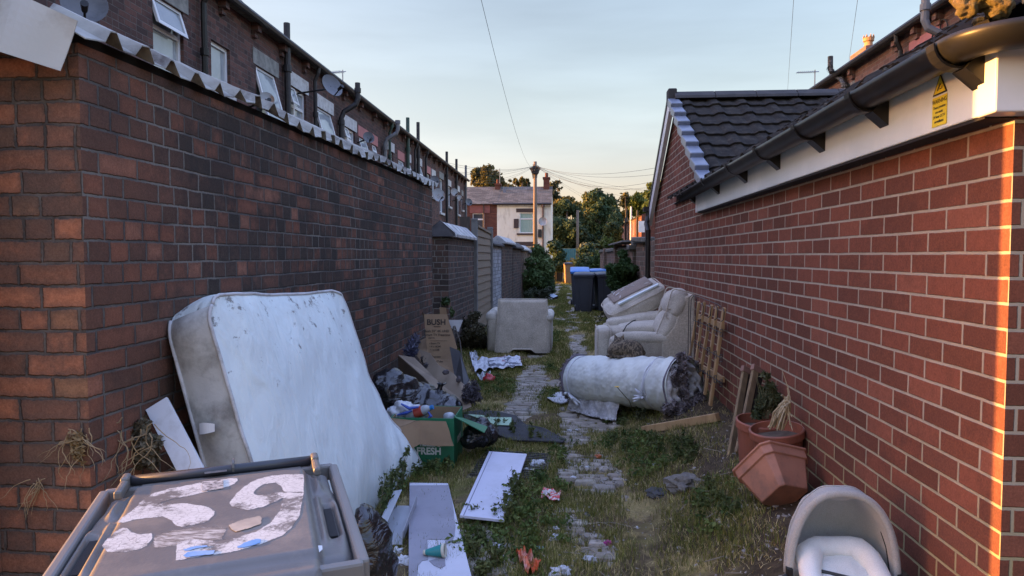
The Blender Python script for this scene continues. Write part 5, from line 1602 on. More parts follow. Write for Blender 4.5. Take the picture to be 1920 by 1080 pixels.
def lid_pt(s, tt):
    v = tt * LD
    wd = LW2 * (1 - .17 * sstep(.20, 0, v) ** 1.5) * (1 - .26 * sstep(.46, LD, v) ** 2)
    u = s * wd
    return lid(u, v, lid_h(u * (LW2 / wd) if abs(s) > .8 else u, v))
mb = MB()
mb.slab(lambda a_, b_: lid_pt(2 * a_ - 1, b_), 150, 90, -lzn * .004)
rim = [lid_pt(-1, i / 30) for i in range(31)] + [lid_pt(2 * i / 30 - 1, 1) for i in range(1, 30)] + [lid_pt(1, 1 - i / 30) for i in range(31)]
for a, b in zip(rim, rim[1:]):
    mb.add([a, b, b - lzn * .028, a - lzn * .028], [(0, 1, 2, 3)])
mb.build('lid', M_lid, bin_, smooth=True)
m = MB()
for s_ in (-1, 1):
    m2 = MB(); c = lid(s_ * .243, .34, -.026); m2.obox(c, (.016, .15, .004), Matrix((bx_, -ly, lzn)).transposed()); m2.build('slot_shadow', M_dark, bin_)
# hinge rod and brackets
m = MB(); m.tube([lid(-.225, -.010, -.004), lid(.225, -.010, -.004)], .0125, 12); m.build('hinge_rod', plain('black_rod_plastic', (.03, .032, .038), (.045, .045, .05), 8, .35), bin_, smooth=True)
for s_ in (-1, 1):
    m = MB(); c = lid(s_ * .236, -.003, -.004)
    m.obox(c, (.018, .045, .034), Matrix((bx_, -ly, lzn)).transposed()); m.obox(lid(s_ * .236, .05, -.004), (.018, .08, .022), Matrix((bx_, -ly, lzn)).transposed())
    m.build('hinge_bracket', M_lid, bin_, bevel=.006)
m = MB(); m.lathe([(.001, 0), (.018, 0), (.018, .005), (.001, .005)], lid(.02, -.012, .004), 10, Matrix((ly, lzn, bx_)).transposed()); m.build('rod_collar', M_lid, bin_)
# body: tapering tub
tp_ = [lid(-.27, .01, -.03), lid(.27, .01, -.03), lid(.27, .53, -.03), lid(-.27, .53, -.03)]
bt_ = [lid(-.215, .12, 0), lid(.215, .12, 0), lid(.215, .47, 0), lid(-.215, .47, 0)]
bt_ = [Vector((p.x, p.y, .05)) for p in bt_]
m = MB(); m.add(tp_ + bt_, [(0, 1, 2, 3), (7, 6, 5, 4), (0, 4, 5, 1), (1, 5, 6, 2), (2, 6, 7, 3), (3, 7, 4, 0)])
m.build('body', M_binbody, bin_, bevel=.02)
m = MB()
rp_ = [lid(-.285, .0, -.035), lid(.285, .0, -.035), lid(.285, .545, -.035), lid(-.285, .545, -.035)]
for i in range(4):
    m.bar(rp_[i], rp_[(i + 1) % 4], .022, .04)
m.build('rim', M_binbody, bin_, bevel=.006)
for s_ in (-1, 1):
    c = lid(s_ * .25, .06, 0); m = MB(); m.lathe([(.001, -.025), (.095, -.025), (.1, -.015), (.1, .015), (.095, .025), (.001, .025)], (c.x, c.y, .1), 24, Matrix((by_, Vector((0, 0, 1)), bx_)).transposed()); m.build('wheel', M_black, bin_)
# paint: traced in the lid plane
def on_lid(x, y, h=.0012):
    d = Vector(ray(60 + x / 2.8235, 830 + y / 2.8235)); c0 = Vector(_C); p0 = lid(0, 0, h)
    return c0 + d * (lzn.dot(p0 - c0) / lzn.dot(d))
t = NT('flaking_white_paint'); co = t.obj()
vo = t.n('ShaderNodeTexVoronoi', {'Vector': t.n('ShaderNodeMapping', {'Vector': co, 'Scale': (1, 1.4, 1)}).outputs[0], 'Scale': 75.0}, feature='DISTANCE_TO_EDGE')
crk = t.ramp(vo.outputs['Distance'], [(.02, 0.), (.06, 1.)])
wear = t.ramp(t.math('ADD', t.noise(co, 14, 8, .75), t.math('MULTIPLY_ADD', t.noise(co, 4, 3), .5, -.25)), [(.39, 0.), (.47, 1.)])
msk = t.math('MULTIPLY', t.math('MULTIPLY_ADD', crk, t.math('MULTIPLY', t.noise(co, 9, 3), .9), t.math('SUBTRACT', 1.0, t.math('MULTIPLY', t.noise(co, 9, 3), .9))), wear)
t.set(t.b.inputs['Base Color'], t.mix(msk, (.13, .122, .11), t.mix(t.noise(co, 30, 4), (.58, .59, .56), (.44, .44, .41))))
t.b.inputs['Roughness'].default_value = .6
M_paint = t.m
def decal(name, polys, mat_, h=.0006, rag=4.0):
    m = MB()
    for pl in polys:
        q = []
        for (xa_, ya_), (xb_, yb_) in zip(pl, pl[1:] + pl[:1]):
            k = max(1, int(math.hypot(xb_ - xa_, yb_ - ya_) / 7))
            for i in range(k):
                x, y = xa_ + (xb_ - xa_) * i / k, ya_ + (yb_ - ya_) * i / k
                j = rag * mnoise.noise(Vector((x * .11, y * .11, 4))) + rag * .6 * mnoise.noise(Vector((x * .3, y * .3, 9)))
                q.append((x + j, y + j * .6))
        m.add([on_lid(x, y, h) for x, y in q], [list(range(len(q)))])
    import bmesh
    o = m.build(name, mat_, bin_)
    bm = bmesh.new(); bm.from_mesh(o.data); bmesh.ops.triangulate(bm, faces=bm.faces, ngon_method='EAR_CLIP')
    inv = o.parent.matrix_world.inverted().to_3x3() @ lzn
    for f_ in bm.faces:
        f_.normal_update()
        if f_.normal.dot(inv) < 0: f_.normal_flip()
    r = bmesh.ops.extrude_face_region(bm, geom=bm.faces[:])
    bmesh.ops.translate(bm, vec=inv * .0003, verts=[e for e in r['geom'] if isinstance(e, bmesh.types.BMVert)])
    bm.to_mesh(o.data); bm.free()
    return o
five = [(450, 424), (470, 400), (545, 345), (585, 300), (640, 266), (720, 243), (900, 210), (1040, 188), (1088, 186), (1092, 198), (1072, 222), (1000, 245), (860, 275), (720, 305), (668, 322), (760, 316), (880, 328), (940, 343),
        (970, 366), (962, 385), (930, 418), (868, 436), (800, 446), (760, 440), (735, 410), (690, 392), (620, 398), (540, 408), (480, 424)]
tail5 = [(368, 545), (400, 505), (440, 470), (478, 450), (505, 452), (530, 474), (580, 484), (636, 476), (638, 505), (610, 548), (560, 568), (470, 582), (400, 580)]
smear = [(640, 500), (700, 470), (780, 455), (870, 445), (960, 440), (1040, 445), (1010, 520), (890, 525), (790, 545), (700, 560), (640, 565)]
nine_loop = [(1440, 166), (1380, 166), (1270, 172), (1190, 192), (1120, 232), (1080, 270), (1045, 318), (1052, 338), (1090, 350), (1150, 355), (1235, 338), (1300, 308), (1330, 290), (1335, 262), (1290, 262), (1240, 276), (1195, 278), (1175, 268), (1185, 246), (1225, 222), (1290, 214), (1318, 232), (1335, 262), (1440, 262)]
nine_tail = [(1330, 264), (1440, 264), (1428, 330), (1414, 395), (1375, 450), (1325, 492), (1260, 520), (1180, 545), (1100, 570), (1020, 588), (900, 600), (800, 620), (760, 622), (765, 528), (810, 512), (890, 512), (980, 520), (1090, 500), (1190, 468), (1260, 425), (1310, 360), (1330, 300)]
def brushed(name, polys, mat_, h, step=5.0):
    """paint laid as a fine sheet; 'tint' holds how far in from the stroke's edge each point lies"""
    polys = [np.array(p, float) for p in polys]
    def dist(x, y):
        best = -99
        for p in polys:
            q = np.roll(p, -1, 0); d = q - p
            t_ = np.clip(((x - p[:, 0]) * d[:, 0] + (y - p[:, 1]) * d[:, 1]) / (d ** 2).sum(1), 0, 1)
            r_ = np.hypot(p[:, 0] + t_ * d[:, 0] - x, p[:, 1] + t_ * d[:, 1] - y).min()
            c_ = ((p[:, 1] > y) != (q[:, 1] > y)) & (x < d[:, 0] * (y - p[:, 1]) / (d[:, 1] + 1e-9) + p[:, 0])
            best = max(best, r_ if c_.sum() % 2 else -r_)
        return best
    al = np.concatenate(polys); x0, y0 = al.min(0) - 14; x1, y1 = al.max(0) + 14
    nx, ny = int((x1 - x0) / step), int((y1 - y0) / step)
    D = np.array([[dist(x0 + i * step, y0 + j * step) for i in range(nx)] for j in range(ny)])
    idx = {}; vs, fs, cs = [], [], []
    inv = wmat(bin_).inverted()
    for j in range(ny - 1):
        for i in range(nx - 1):
            if D[j:j + 2, i:i + 2].max() < -9: continue
            f_ = []
            for jj, ii in ((j, i), (j + 1, i), (j + 1, i + 1), (j, i + 1)):
                if (jj, ii) not in idx:
                    idx[(jj, ii)] = len(vs); vs.append(tuple(inv @ on_lid(x0 + ii * step, y0 + jj * step, h))); k_ = min(1, max(0, .5 + D[jj, ii] / 40)); cs.append((k_, k_, k_))
                f_.append(idx[(jj, ii)])
            fs.append(f_)
    return tri_mesh(name, np.array(vs), np.array(fs), mat_, np.array(cs), parent=bin_)
nt_ = M_paint.node_tree; tt = NT.__new__(NT); tt.m, tt.t, tt.b, tt.out = M_paint, nt_, nt_.nodes['Principled BSDF'], nt_.nodes['Material Output']
ed_ = tt.n('ShaderNodeAttribute', attribute_name='tint').outputs['Fac']
cov = tt.ramp(tt.math('ADD', ed_, tt.math('MULTIPLY_ADD', tt.noise(tt.obj(), 45, 6, .75), .5, -.25)), [(.50, 0.0), (.56, 1.0)])
mx_ = tt.n('ShaderNodeMixShader', {0: cov, 1: tt.n('ShaderNodeBsdfTransparent'), 2: tt.b.outputs[0]})
nt_.links.new(mx_.outputs[0], tt.out.inputs['Surface'])
brushed('painted_five', [five, tail5], M_paint, .0004)
brushed('painted_nine', [nine_loop, nine_tail], M_paint, .0006)
t = NT('smeared_white_paint'); co = t.obj()
t.set(t.b.inputs['Base Color'], t.mix(t.ramp(t.noise(t.n('ShaderNodeMapping', {'Vector': co, 'Scale': (4, 14, 1), 'Rotation': (0, 0, .2)}).outputs[0], 9, 6, .7), [(.45, 0.), (.62, 1.)]), (.17, .15, .125), (.48, .47, .43)))
es_ = t.n('ShaderNodeAttribute', attribute_name='tint').outputs['Fac']
mp2_ = t.n('ShaderNodeMapping', {'Vector': co, 'Scale': (4, 14, 1), 'Rotation': (0, 0, .2)})
cv_ = t.ramp(t.math('ADD', es_, t.math('MULTIPLY_ADD', t.noise(mp2_.outputs[0], 12, 6, .75), 1.3, -.75)), [(.52, 0.0), (.62, 1.0)])
mx_ = t.n('ShaderNodeMixShader', {0: cv_, 1: t.n('ShaderNodeBsdfTransparent'), 2: t.b.outputs[0]})
t.t.links.new(mx_.outputs[0], t.out.inputs['Surface'])
brushed('paint_smear', [smear], t.m, .0003)
for st_ in [[(800, 566), (860, 548), (925, 543), (930, 550), (870, 560), (812, 574)], [(800, 598), (825, 580), (900, 572), (968, 570), (960, 590), (890, 596), (815, 608)], [(1085, 553), (1130, 528), (1190, 508), (1212, 512), (1208, 530), (1150, 548), (1095, 560)]]:
    decal('blue_sticker', [st_], plain('faded_blue_sticker', (.10, .26, .55), (.22, .36, .58), 20, .5), .0016)
decal('beige_sticker', [[(1042, 438), (1100, 412), (1170, 395), (1205, 388), (1216, 398), (1212, 430), (1150, 452), (1080, 472), (1058, 460)]], plain('old_beige_sticker', (.42, .37, .29), (.30, .27, .22), 25, .7), .0016)
decal('white_sticker', [[(1440, 555), (1500, 545), (1536, 545), (1538, 565), (1520, 582), (1478, 586), (1462, 572)]], plain('white_sticker', (.68, .68, .66), (.6, .6, .58), 5, .5), -.0085, 1.0)
decal('embossed_panel', [[(912, 145), (1030, 130), (1032, 152), (914, 166)]], plain('moulded_label', (.085, .075, .07), (.15, .13, .115), 90, .5), .0006, 1.0)
decal('stencil_mark', [[(900, 208), (1012, 193), (1014, 242), (902, 258)], ], plain('worn_stencil', (.50, .49, .46), (.08, .07, .065), 110, .6), .0015, 1.5)

# ------------------------------------------------------------------ black bags
t = NT('black_bin_bag'); co = t.obj()
t.set(t.b.inputs['Base Color'], t.mix(t.noise(co, 4, 3), (.010, .010, .011), (.018, .018, .020)))
t.b.inputs['Roughness'].default_value = .24; t.b.inputs['Specular IOR Level'].default_value = .8
mpb = t.n('ShaderNodeMapping', {'Vector': co, 'Scale': (3, 3, 5), 'Rotation': (.9, .6, .3)})
t.bump(t.math('ADD', t.noise(mpb.outputs[0], 2.2, 4, .55, 1.2), t.math('MULTIPLY', t.noise(co, 16, 3, .5, .8), .2)), .5, .045)
M_bag = t.m
def bag(label, lumps, group, seed=0, neck=None):
    m = MB()
    for c, r in lumps: m.ell(c, r if isinstance(r, tuple) else (r, r, r), seg=14, rings=9)
    if neck:
        a, d = Vector(neck[0]), Vector(neck[1])
        m.tube([a, a + d * .4, a + d * .7, a + d], [.05, .022, .03, .055], 9)
    o = m.build('bin_bag', M_bag, None, smooth=True, origin=lumps[0][0])
    blobby(o, .012, 3, .075, .13)
    return tag(o, label, 'bin bag', group)
def B(px, py, Y): return P(px, py, Y)
BGp = 'black rubbish bags'
def lump(px, py, Y, r): p = P(px, py, Y); return (p, r)
bag('large black rubbish bag between the mattress and the leaning cardboard', [lump(745, 752, 5.35, (.22, .2, .22)), lump(728, 745, 5.25, (.17, .16, .24)), lump(772, 760, 5.4, (.2, .2, .18)), lump(715, 735, 5.2, (.10, .1, .15)), lump(745, 790, 5.3, (.3, .22, .16))], BGp, 1)
bag('black rubbish bag behind the green carton with a tied neck', [lump(815, 760, 5.4, (.15, .17, .13)), lump(838, 768, 5.35, (.14, .15, .11)), lump(795, 748, 5.5, (.13, .14, .14)), lump(820, 790, 5.4, (.2, .18, .14))], BGp, 2, (P(824, 738, 5.4), (.01, .0, .09)))
bag('crumpled black bag on the ground beside the green flap of the carton', [lump(895, 818, 5.0, (.11, .1, .09)), lump(915, 815, 5.1, (.08, .09, .09)), lump(880, 828, 4.95, (.08, .08, .06)), lump(905, 800, 5.1, (.06, .06, .07))], BGp, 3)
bag('black bag squeezed between the near wheelie bin and the clear tray', [lump(700, 1040, 2.75, (.075, .12, .16)), lump(688, 1000, 2.75, (.06, .1, .13)), lump(705, 1085, 2.75, (.085, .12, .16)), lump(682, 975, 2.75, (.04, .07, .08)), lump(690, 1120, 2.75, (.12, .14, .2))], BGp, 4)
o = bag('small torn scrap of black plastic on the setts', [lump(1105, 975, 3.92, (.05, .04, .03)), lump(1118, 978, 3.9, (.035, .03, .035)), lump(1094, 972, 3.95, (.03, .03, .025))], BGp, 5)

# ------------------------------------------------------------------ green carton
M_card = plain('brown_cardboard', (.32, .215, .125), (.27, .18, .105), 4, .9, .15, 60, dirt=(.18, .12, .075), dscale=5, damt=.4)
M_cardgrey = plain('damp_grey_brown_cardboard', (.30, .235, .165), (.24, .185, .13), 3, .9, .2, 50, dirt=(.14, .105, .075), dscale=4, damt=.5)
M_green = plain('green_printed_carton', (.016, .19, .085), (.013, .15, .068), 3, .55, dirt=(.03, .10, .06), dscale=5, damt=.5)
M_white = plain('white_print', (.72, .74, .72), (.66, .68, .66), 5, .6)
gx0_, gx1_, gy0, gy1 = P(732, 800, 4.72).x, P(851, 800, 4.72).x, 4.72, 5.12
gt = P(800, 784, 4.72).z
gc = empty('green_carton', ((gx0_ + gx1_) / 2, 4.9, 0), 'green cardboard carton reading FRESH with open brown flaps full of rubbish', 'carton')
mb = MB()
w_ = .006
for a in ((gx0_, gx1_, gy0, gy0 + w_), (gx0_, gx1_, gy1 - w_, gy1), (gx0_, gx0_ + w_, gy0 + w_, gy1 - w_), (gx1_ - w_, gx1_, gy0 + w_, gy1 - w_)):
    mb.box(a[0], a[1], a[2], a[3], .01, gt)
mb.box(gx0_ + w_, gx1_ - w_, gy0 + w_, gy1 - w_, .01, .02)
mb.build('box', M_green, gc)
mb = MB(); mb.box(gx0_ + .007, gx1_ - .007, gy1 - .013, gy1 - .0065, .05, gt - .003); mb.box(gx0_ + .007, gx0_ + .013, gy0 + .01, gy1 - .014, .05, gt - .003); mb.build('lining', M_card, gc)
# flaps
def flap(name, pts, mat_, th=(0, .004, 0)):
    m = MB(); m.prism([Vector(p) for p in pts], th); return m.build(name, mat_, gc)
mb = MB()
fl = [(747, 803), (780, 789), (788, 788.5), (836, 790), (842, 806), (846, 822), (851, 836), (822, 837), (787, 833), (772, 841), (757, 850), (750, 850), (749, 830)]
m = MB()
def fp3(px, py):
    k = (py - 786) / 60
    return P(px, py, 4.715 - .05 - .05 * k - (.06 * (788 - px) / 40 if px < 788 else 0.0))
m.add([fp3(*q) for q in fl], [[0, 1, 2, 8, 9, 10, 11, 12], [2, 3, 4, 5, 6, 7, 8]])
o = m.build('flap', M_card, gc); md = o.modifiers.new('thick', 'SOLIDIFY'); md.thickness = .004
m = MB(); m.add([P(720, 789, 4.70), P(734, 784, 4.70), P(780, 789, 4.66), P(747, 803, 4.63)], [(0, 1, 2, 3)]); 
o = m.build('torn_strip', M_card, gc); md = o.modifiers.new('thick', 'SOLIDIFY'); md.thickness = .003
m = MB(); m.add([P(805, 770, 5.15), P(862, 770, 5.15), P(858, 786, 5.12), P(800, 786, 5.12)], [(0, 1, 2, 3)])
o = m.build('flap', M_card, gc); md = o.modifiers.new('thick', 'SOLIDIFY'); md.thickness = .004
m = MB(); m.add([P(851, 782, 4.74), P(866, 784, 5.08), P(914, 801, 4.98), P(908, 812, 4.72)], [(0, 1, 2, 3)])
o = m.build('flap', M_green, gc); md = o.modifiers.new('thick', 'SOLIDIFY'); md.thickness = .005
rotF = frame_rot((1, 0, 0), (0, 0, 1))
fc = P(804, 846.5, 4.718)
text('lettering', 'FRESH', M_white, gc, Vector((fc.x, 4.7185, fc.z)), rotF, .068, .0005, .0022, sx=.94)
fc = P(804, 831, 4.718)
text('lettering', 'HELLO', M_white, gc, Vector((fc.x, 4.7185, fc.z)), rotF, .068, .0005, .0022, sx=.94)
text('lettering', 'FRESH', M_white, gc, Vector((gx1_ + .0006, 4.95, .17)), frame_rot((0, 1, 0), (0, 0, 1)), .06, .0005, .002)
# rubbish in the carton
M_clearp = plain('clear_plastic', (.42, .45, .47), (.34, .37, .40), 6, .12, .3, 14)
M_thin = plain('white_carrier_plastic', (.62, .64, .66), (.52, .54, .57), 5, .35, .5, 12, dirt=(.4, .4, .42), dscale=5)
m = MB()
for px, py, r in ((742, 775, .07), (755, 763, .06), (775, 770, .06), (735, 785, .05), (790, 775, .05)):
    m.ell(P(px, py, 4.9), (r, r, r * .8), seg=12, rings=8)
o = m.build('carrier_bag', M_thin, None, smooth=True, origin=P(755, 770, 4.9)); blobby(o, .012, 1, .06, .05); displace(o, .03, .02)
tag(o, 'crumpled white carrier bag with blue streaks stuffed in the green carton', 'plastic bag')
m = MB()
for q in ([(752, 757), (768, 766), (785, 763)], [(745, 778), (762, 774), (772, 770)], [(803, 772), (808, 780), (800, 788)]):
    m.tube([P(a, b, 4.80) for a, b in q], [.006, .013, .007], 6)
m.build('blue_print', plain('blue_print', (.03, .07, .36), (.05, .10, .42), 8, .4), o)
bt = empty('plastic_bottle', P(795, 770, 4.86), 'clear plastic drinks bottle with blue cap and red label in the green carton', 'bottle')
a, b = P(762, 781, 4.86), P(812, 763, 4.82)
ax = (b - a).normalized(); rotB = ax.to_track_quat('Z', 'Y').to_matrix(); L = (b - a).length
MB().lathe([(.002, 0), (.03, .004), (.036, .02), (.035, .06), (.037, .1), (.036, L * .70), (.030, L * .80), (.014, L * .90), (.013, L * .93)], a, 18, rotB).build('bottle_body', M_clearp, bt, smooth=True)
MB().lathe([(.0385, L * .34), (.0385, L * .64)], a, 18, rotB).build('label', plain('red_label', (.45, .035, .03), (.42, .10, .06), 14, .45), bt, smooth=True)
MB().lathe([(.0165, L * .90), (.0165, L * 1.0), (.001, L * 1.0)], a, 14, rotB).build('cap', plain('blue_cap', (.03, .22, .55), (.03, .2, .5), 5, .35), bt)
m = MB(); m.ell(P(842, 782, 4.9), (.045, .045, .035)); o = m.build('plastic_tub', M_clearp, None, smooth=True, origin=P(842, 782, 4.9)); displace(o, .02, .03); tag(o, 'small clear plastic tub at the right end of the green carton', 'tub')

# ------------------------------------------------------------------ broken cardboard leaning on the wall
def card_px(name, faces, mat_, th, label, cat, group=None):
    """sheet through (px, py, Y) points"""
    m = MB(); vs = []; fs = []
    for fc in faces:
        fs.append(list(range(len(vs), len(vs) + len(fc)))); vs += [P(*q) for q in fc]
    m.add(vs, fs)
    o = m.build(name, mat_, None, origin=vs[0])
    md = o.modifiers.new('thick', 'SOLIDIFY'); md.thickness = th; md.offset = 1
    return tag(o, label, cat, group)
CG = 'flattened cardboard by the left wall'
ca = empty('cardboard_box', P(800, 700, 5.9), 'long flat cardboard box end with pale top edge sliding down beside the black bags', 'cardboard', CG)
A0, A1, A2, A3, A4 = P(747, 666, 6.25), P(777, 671, 6.15), P(820, 714, 5.75), P(856, 766, 5.3), P(832, 750, 5.35)
m = MB(); m.add([A0, A1, A2, A3, A4, P(795, 708, 5.8)], [(0, 1, 2, 5), (5, 2, 3, 4)]); o = m.build('top_face', M_cardgrey, ca); md = o.modifiers.new('thick', 'SOLIDIFY'); md.thickness = .004
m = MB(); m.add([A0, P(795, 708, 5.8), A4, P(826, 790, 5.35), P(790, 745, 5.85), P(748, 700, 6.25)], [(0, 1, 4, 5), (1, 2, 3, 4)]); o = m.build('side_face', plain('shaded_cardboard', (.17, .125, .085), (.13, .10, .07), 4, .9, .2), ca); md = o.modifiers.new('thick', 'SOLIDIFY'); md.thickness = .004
card_px('cardboard_sheet', [[(786, 655, 6.3), (806, 662, 6.2), (822, 684, 6.0), (818, 714, 5.85), (797, 690, 6.1)], [(822, 684, 6.0), (850, 700, 5.8), (873, 724, 5.6), (884, 762, 5.35), (868, 769, 5.32), (818, 714, 5.85)]], M_cardgrey, .006,
        'bent grey brown cardboard sheet lying below the printed box panel', 'cardboard', CG)
# printed box panel
bu = empty('printed_carton', P(820, 700, 6.7), 'torn upright television carton panel with bold black print', 'carton', None)
p0 = P(818, 630, 6.75); nB = Vector((.18, -1, .22)).normalized()
def ob_(px, py, off=0.0): return onplane(px, py, p0 - nB * -off, nB)
outl = [(796, 590), (823, 589), (825, 577), (836, 578), (838, 591), (845, 612), (851, 630), (858, 655), (858, 668), (845, 664), (848, 690), (857, 712), (864, 726), (852, 722), (838, 700), (820, 690), (803, 672), (799, 640), (797, 617)]
def crump(px, py):
    p = ob_(px, py)
    return p + nB * .012 * mnoise.noise(Vector((px * .06, py * .05, 1)))
m = MB()
nr_ = 26
def edge(pts, y):
    for (xa_, ya_), (xb_, yb_) in zip(pts, pts[1:]):
        if ya_ <= y <= yb_: return xa_ + (xb_ - xa_) * ((y - ya_) / max(1e-6, yb_ - ya_))
    return pts[-1][0]
Ledge = [(795, 589), (797, 617), (799, 640), (803, 670), (812, 690), (832, 706), (852, 722)]
Redge = [(838, 589), (845, 612), (851, 630), (858, 655), (852, 672), (850, 692), (858, 710), (864, 722)]
def bp(u, v):
    y = 589 + v * 132
    a, b = edge(Ledge, y), edge(Redge, y)
    x = a + (b - a) * u
    p = ob_(x, y) - nB * 0
    fold = sstep(.62, 1, v)
    return p + nB * (.10 * fold + .010 * sstep(.42, .8, v) * mnoise.noise(Vector((x * .07, y * .06, 1))) + .02 * sstep(.7, 1, u) * (1 - v) * 0)
m.slab(bp, 18, 26, -nB * .005)
m.build('panel', M_card, bu)
m = MB(); m.prism([ob_(825, 589, .0), ob_(838, 589, .0), ob_(836, 577, .02), ob_(824, 576, .02)], nB * -.004); m.build('flap', M_card, bu)
m = MB(); m.prism([ob_(788, 585, .0) + Vector((0, .06, 0)), ob_(796, 589, 0), ob_(798, 612, 0), ob_(794, 604, 0) + Vector((0, .06, 0))], nB * -.004); m.build('flap', M_cardgrey, bu)
xa_ = (ob_(837, 603) - ob_(800, 603)).normalized()
rotU = frame_rot(xa_, nB.cross(xa_))
q = ob_(819, 603); wB = (ob_(837, 603) - ob_(801, 603)).length
M_print = plain('black_box_print', (.022, .018, .015), (.03, .025, .02), 6, .8)
def on_panel(px, py): 
    y = py; a, b = edge(Ledge, y), edge(Redge, y); return bp((px - a) / (b - a), (y - 589) / 132) + nB * .0025
nP = nB
text('lettering', 'BUSH', M_print, bu, on_panel(818, 604.5) + nB * .001, rotU, wB / 2.45, .0006, .0016)
m = MB(); m.bar(on_panel(813, 612.5), on_panel(826, 612.5), .006, .003, nB); m.build('underline', M_print, bu)
for body, px, py, s_ in (('Bush 55" 4K UHD', 819, 621, .033), ('Smart TV Freeview', 820, 628, .033), ('LED TV', 809, 634, .020), ('\u2022 Smart TV', 815, 644, .024), ('\u2022 4 x HDMI', 816, 650, .024), ('\u2022 1 x USB', 815, 656, .024), ('Freeview', 818, 669, .024), ('YouTube', 821, 678, .026)):
    text('lettering', body, M_print, bu, on_panel(px, py) + nB * .002, rotU, s_, .0004, .0004)
m = MB(); m.bar(on_panel(806, 639), on_panel(838, 639), .0025, .002, nB); m.build('print_rule', M_print, bu)
# dark scorched lumps and torn fluff hanging round the boxes
M_scorch = plain('dark_torn_fluff', (.06, .052, .058), (.11, .095, .10), 18, .95, .8, 30)
def tuft_cloud(name, blobs, n, size, cols, seed, **k):
    v, f, c = leaf_cloud(blobs, n, size, cols, seed=seed, gap=.2, gscale=12, dens=.6, elong=2.5)
    return tri_mesh(name, v, f, M_leaf, c, **k)
FL = [(.045, .04, .045), (.08, .07, .08), (.13, .115, .125), (.03, .027, .03)]
def bpx(px, py, Y, r): p = P(px, py, Y); return (p.x, p.y, p.z, r, r * .7, r * 1.2)
tuft_cloud('torn_wadding', [bpx(882, 738, 5.45, .07), bpx(888, 730, 5.5, .06), bpx(876, 745, 5.4, .05), bpx(893, 745, 5.4, .05)], 1500, .016, FL, 3, label='clump of dark torn wadding at the low end of the cardboard sheet', cat='wadding')
tuft_cloud('torn_wadding', [bpx(797, 676, 6.2, .04), bpx(799, 688, 6.1, .03)], 420, .014, FL, 4, label='small dark wadding scrap stuck on the top of the cardboard sheet', cat='wadding')
for q_, r_, lb_ in ((P(836, 698, 5.75), (.03, .02, .022), 'larger dark scorched lump stuck on the bent cardboard sheet'), (P(860, 711, 5.65), (.022, .018, .03), 'smaller dark scorched lump low on the bent cardboard sheet')):
    m = MB(); m.ell(q_, r_); o = m.build('scorched_lump', M_scorch, None, smooth=True, origin=q_); displace(o, .03, .02); tag(o, lb_, 'lump')
m = MB()
rr = random.Random(9)
for i in range(9):
    a = P(846 + rr.uniform(-3, 5), 600 + rr.uniform(0, 30), 7.05); b = P(866 + rr.uniform(-4, 8), 700 + rr.uniform(-10, 14), 6.6)
    mid = a.lerp(b, .5) + Vector((rr.uniform(-.04, .06), 0, rr.uniform(-.04, .04)))
    m.tube([a, mid, b], .006, 5)
tag(m.build('dead_branches', M_bark, None), 'dark twigs leaning behind the printed carton panel', 'twigs')
m = MB(); m.slab(lambda u, v: P(842 + 26 * u - 8 * v, 600 + 12 * u * v + 10 * v, 7.0), 6, 4, (0, .003, 0)); tag(m.build('plastic_scrap', M_thin, None), 'pale plastic scrap poking out behind the printed carton', 'plastic scrap')
o = card_px('black_board', [[(843, 650, 6.6), (862, 658, 6.5), (880, 712, 6.1), (870, 726, 5.95), (852, 705, 6.2)]], plain('black_plastic_board', (.03, .028, .028), (.05, .047, .045), 5, .6, .2), .005, 'dark board behind the right edge of the printed carton', 'board')
tuft_cloud('shredded_bag', [bpx(772, 650, 6.7, .06), bpx(778, 638, 6.8, .05), bpx(768, 662, 6.6, .05)], 500, .03, [(.02, .02, .04), (.05, .05, .09), (.2, .2, .26), (.015, .015, .02)], 6, label='shredded dark blue plastic hanging on the wall by the cardboard', cat='plastic scrap')
card_px('cardboard_flap', [[(784, 640, 6.9), (800, 633, 6.9), (803, 668, 6.6), (790, 680, 6.6), (782, 668, 6.7)]], M_card, .005, 'small brown cardboard piece wedged behind the printed panel', 'cardboard', CG)

# ------------------------------------------------------------------ newspapers, rubber sheet, boards on the ground
def paper_mat(name, cols):
    t = NT(name); co = t.obj()
    vo = t.n('ShaderNodeTexVoronoi', {'Vector': co, 'Scale': 9.0}, distance='CHEBYCHEV')
    sc = t.n('ShaderNodeSeparateColor', {0: vo.outputs['Color']})
    c = t.ramp(sc.outputs[0], cols, 'CONSTANT')
    t.set(t.b.inputs['Base Color'], t.mix(t.math('MULTIPLY', t.noise(co, 30, 4), .35), c, (.4, .4, .42)))
    t.b.inputs['Roughness'].default_value = .55
    return t.m
MP1 = paper_mat('printed_paper', [(0, (.60, .62, .66)), (.35, (.05, .06, .10)), (.5, (.55, .57, .6)), (.66, (.25, .10, .14)), (.8, (.10, .14, .22)), (.9, (.62, .62, .64))])
MP2 = paper_mat('grey_newsprint', [(0, (.52, .54, .57)), (.5, (.58, .60, .63)), (.72, (.36, .38, .42)), (.85, (.60, .62, .64))])
def crumpled(name, px_poly, mat_, h, amp, seed, n=14, th=.0015, dz=.02):
    """sheet over a pixel quadrilateral on the ground, creased"""
    q = [G(*p, dz) for p in px_poly]
    def fn(u, v):
        p = q[0].lerp(q[1], u).lerp(q[3].lerp(q[2], u), v)
        z = mnoise.noise(Vector((u * 4 + seed, v * 4, seed * 1.7))) * amp + abs(mnoise.noise(Vector((u * 2.2, v * 2.2 + seed, 3)))) * amp
        return p + Vector((0, 0, h + z))
    m = MB(); m.slab(fn, n, n, (0, 0, th))
    return m.build(name, mat_, None, origin=q[0])
NG = 'papers scattered before the armchair'
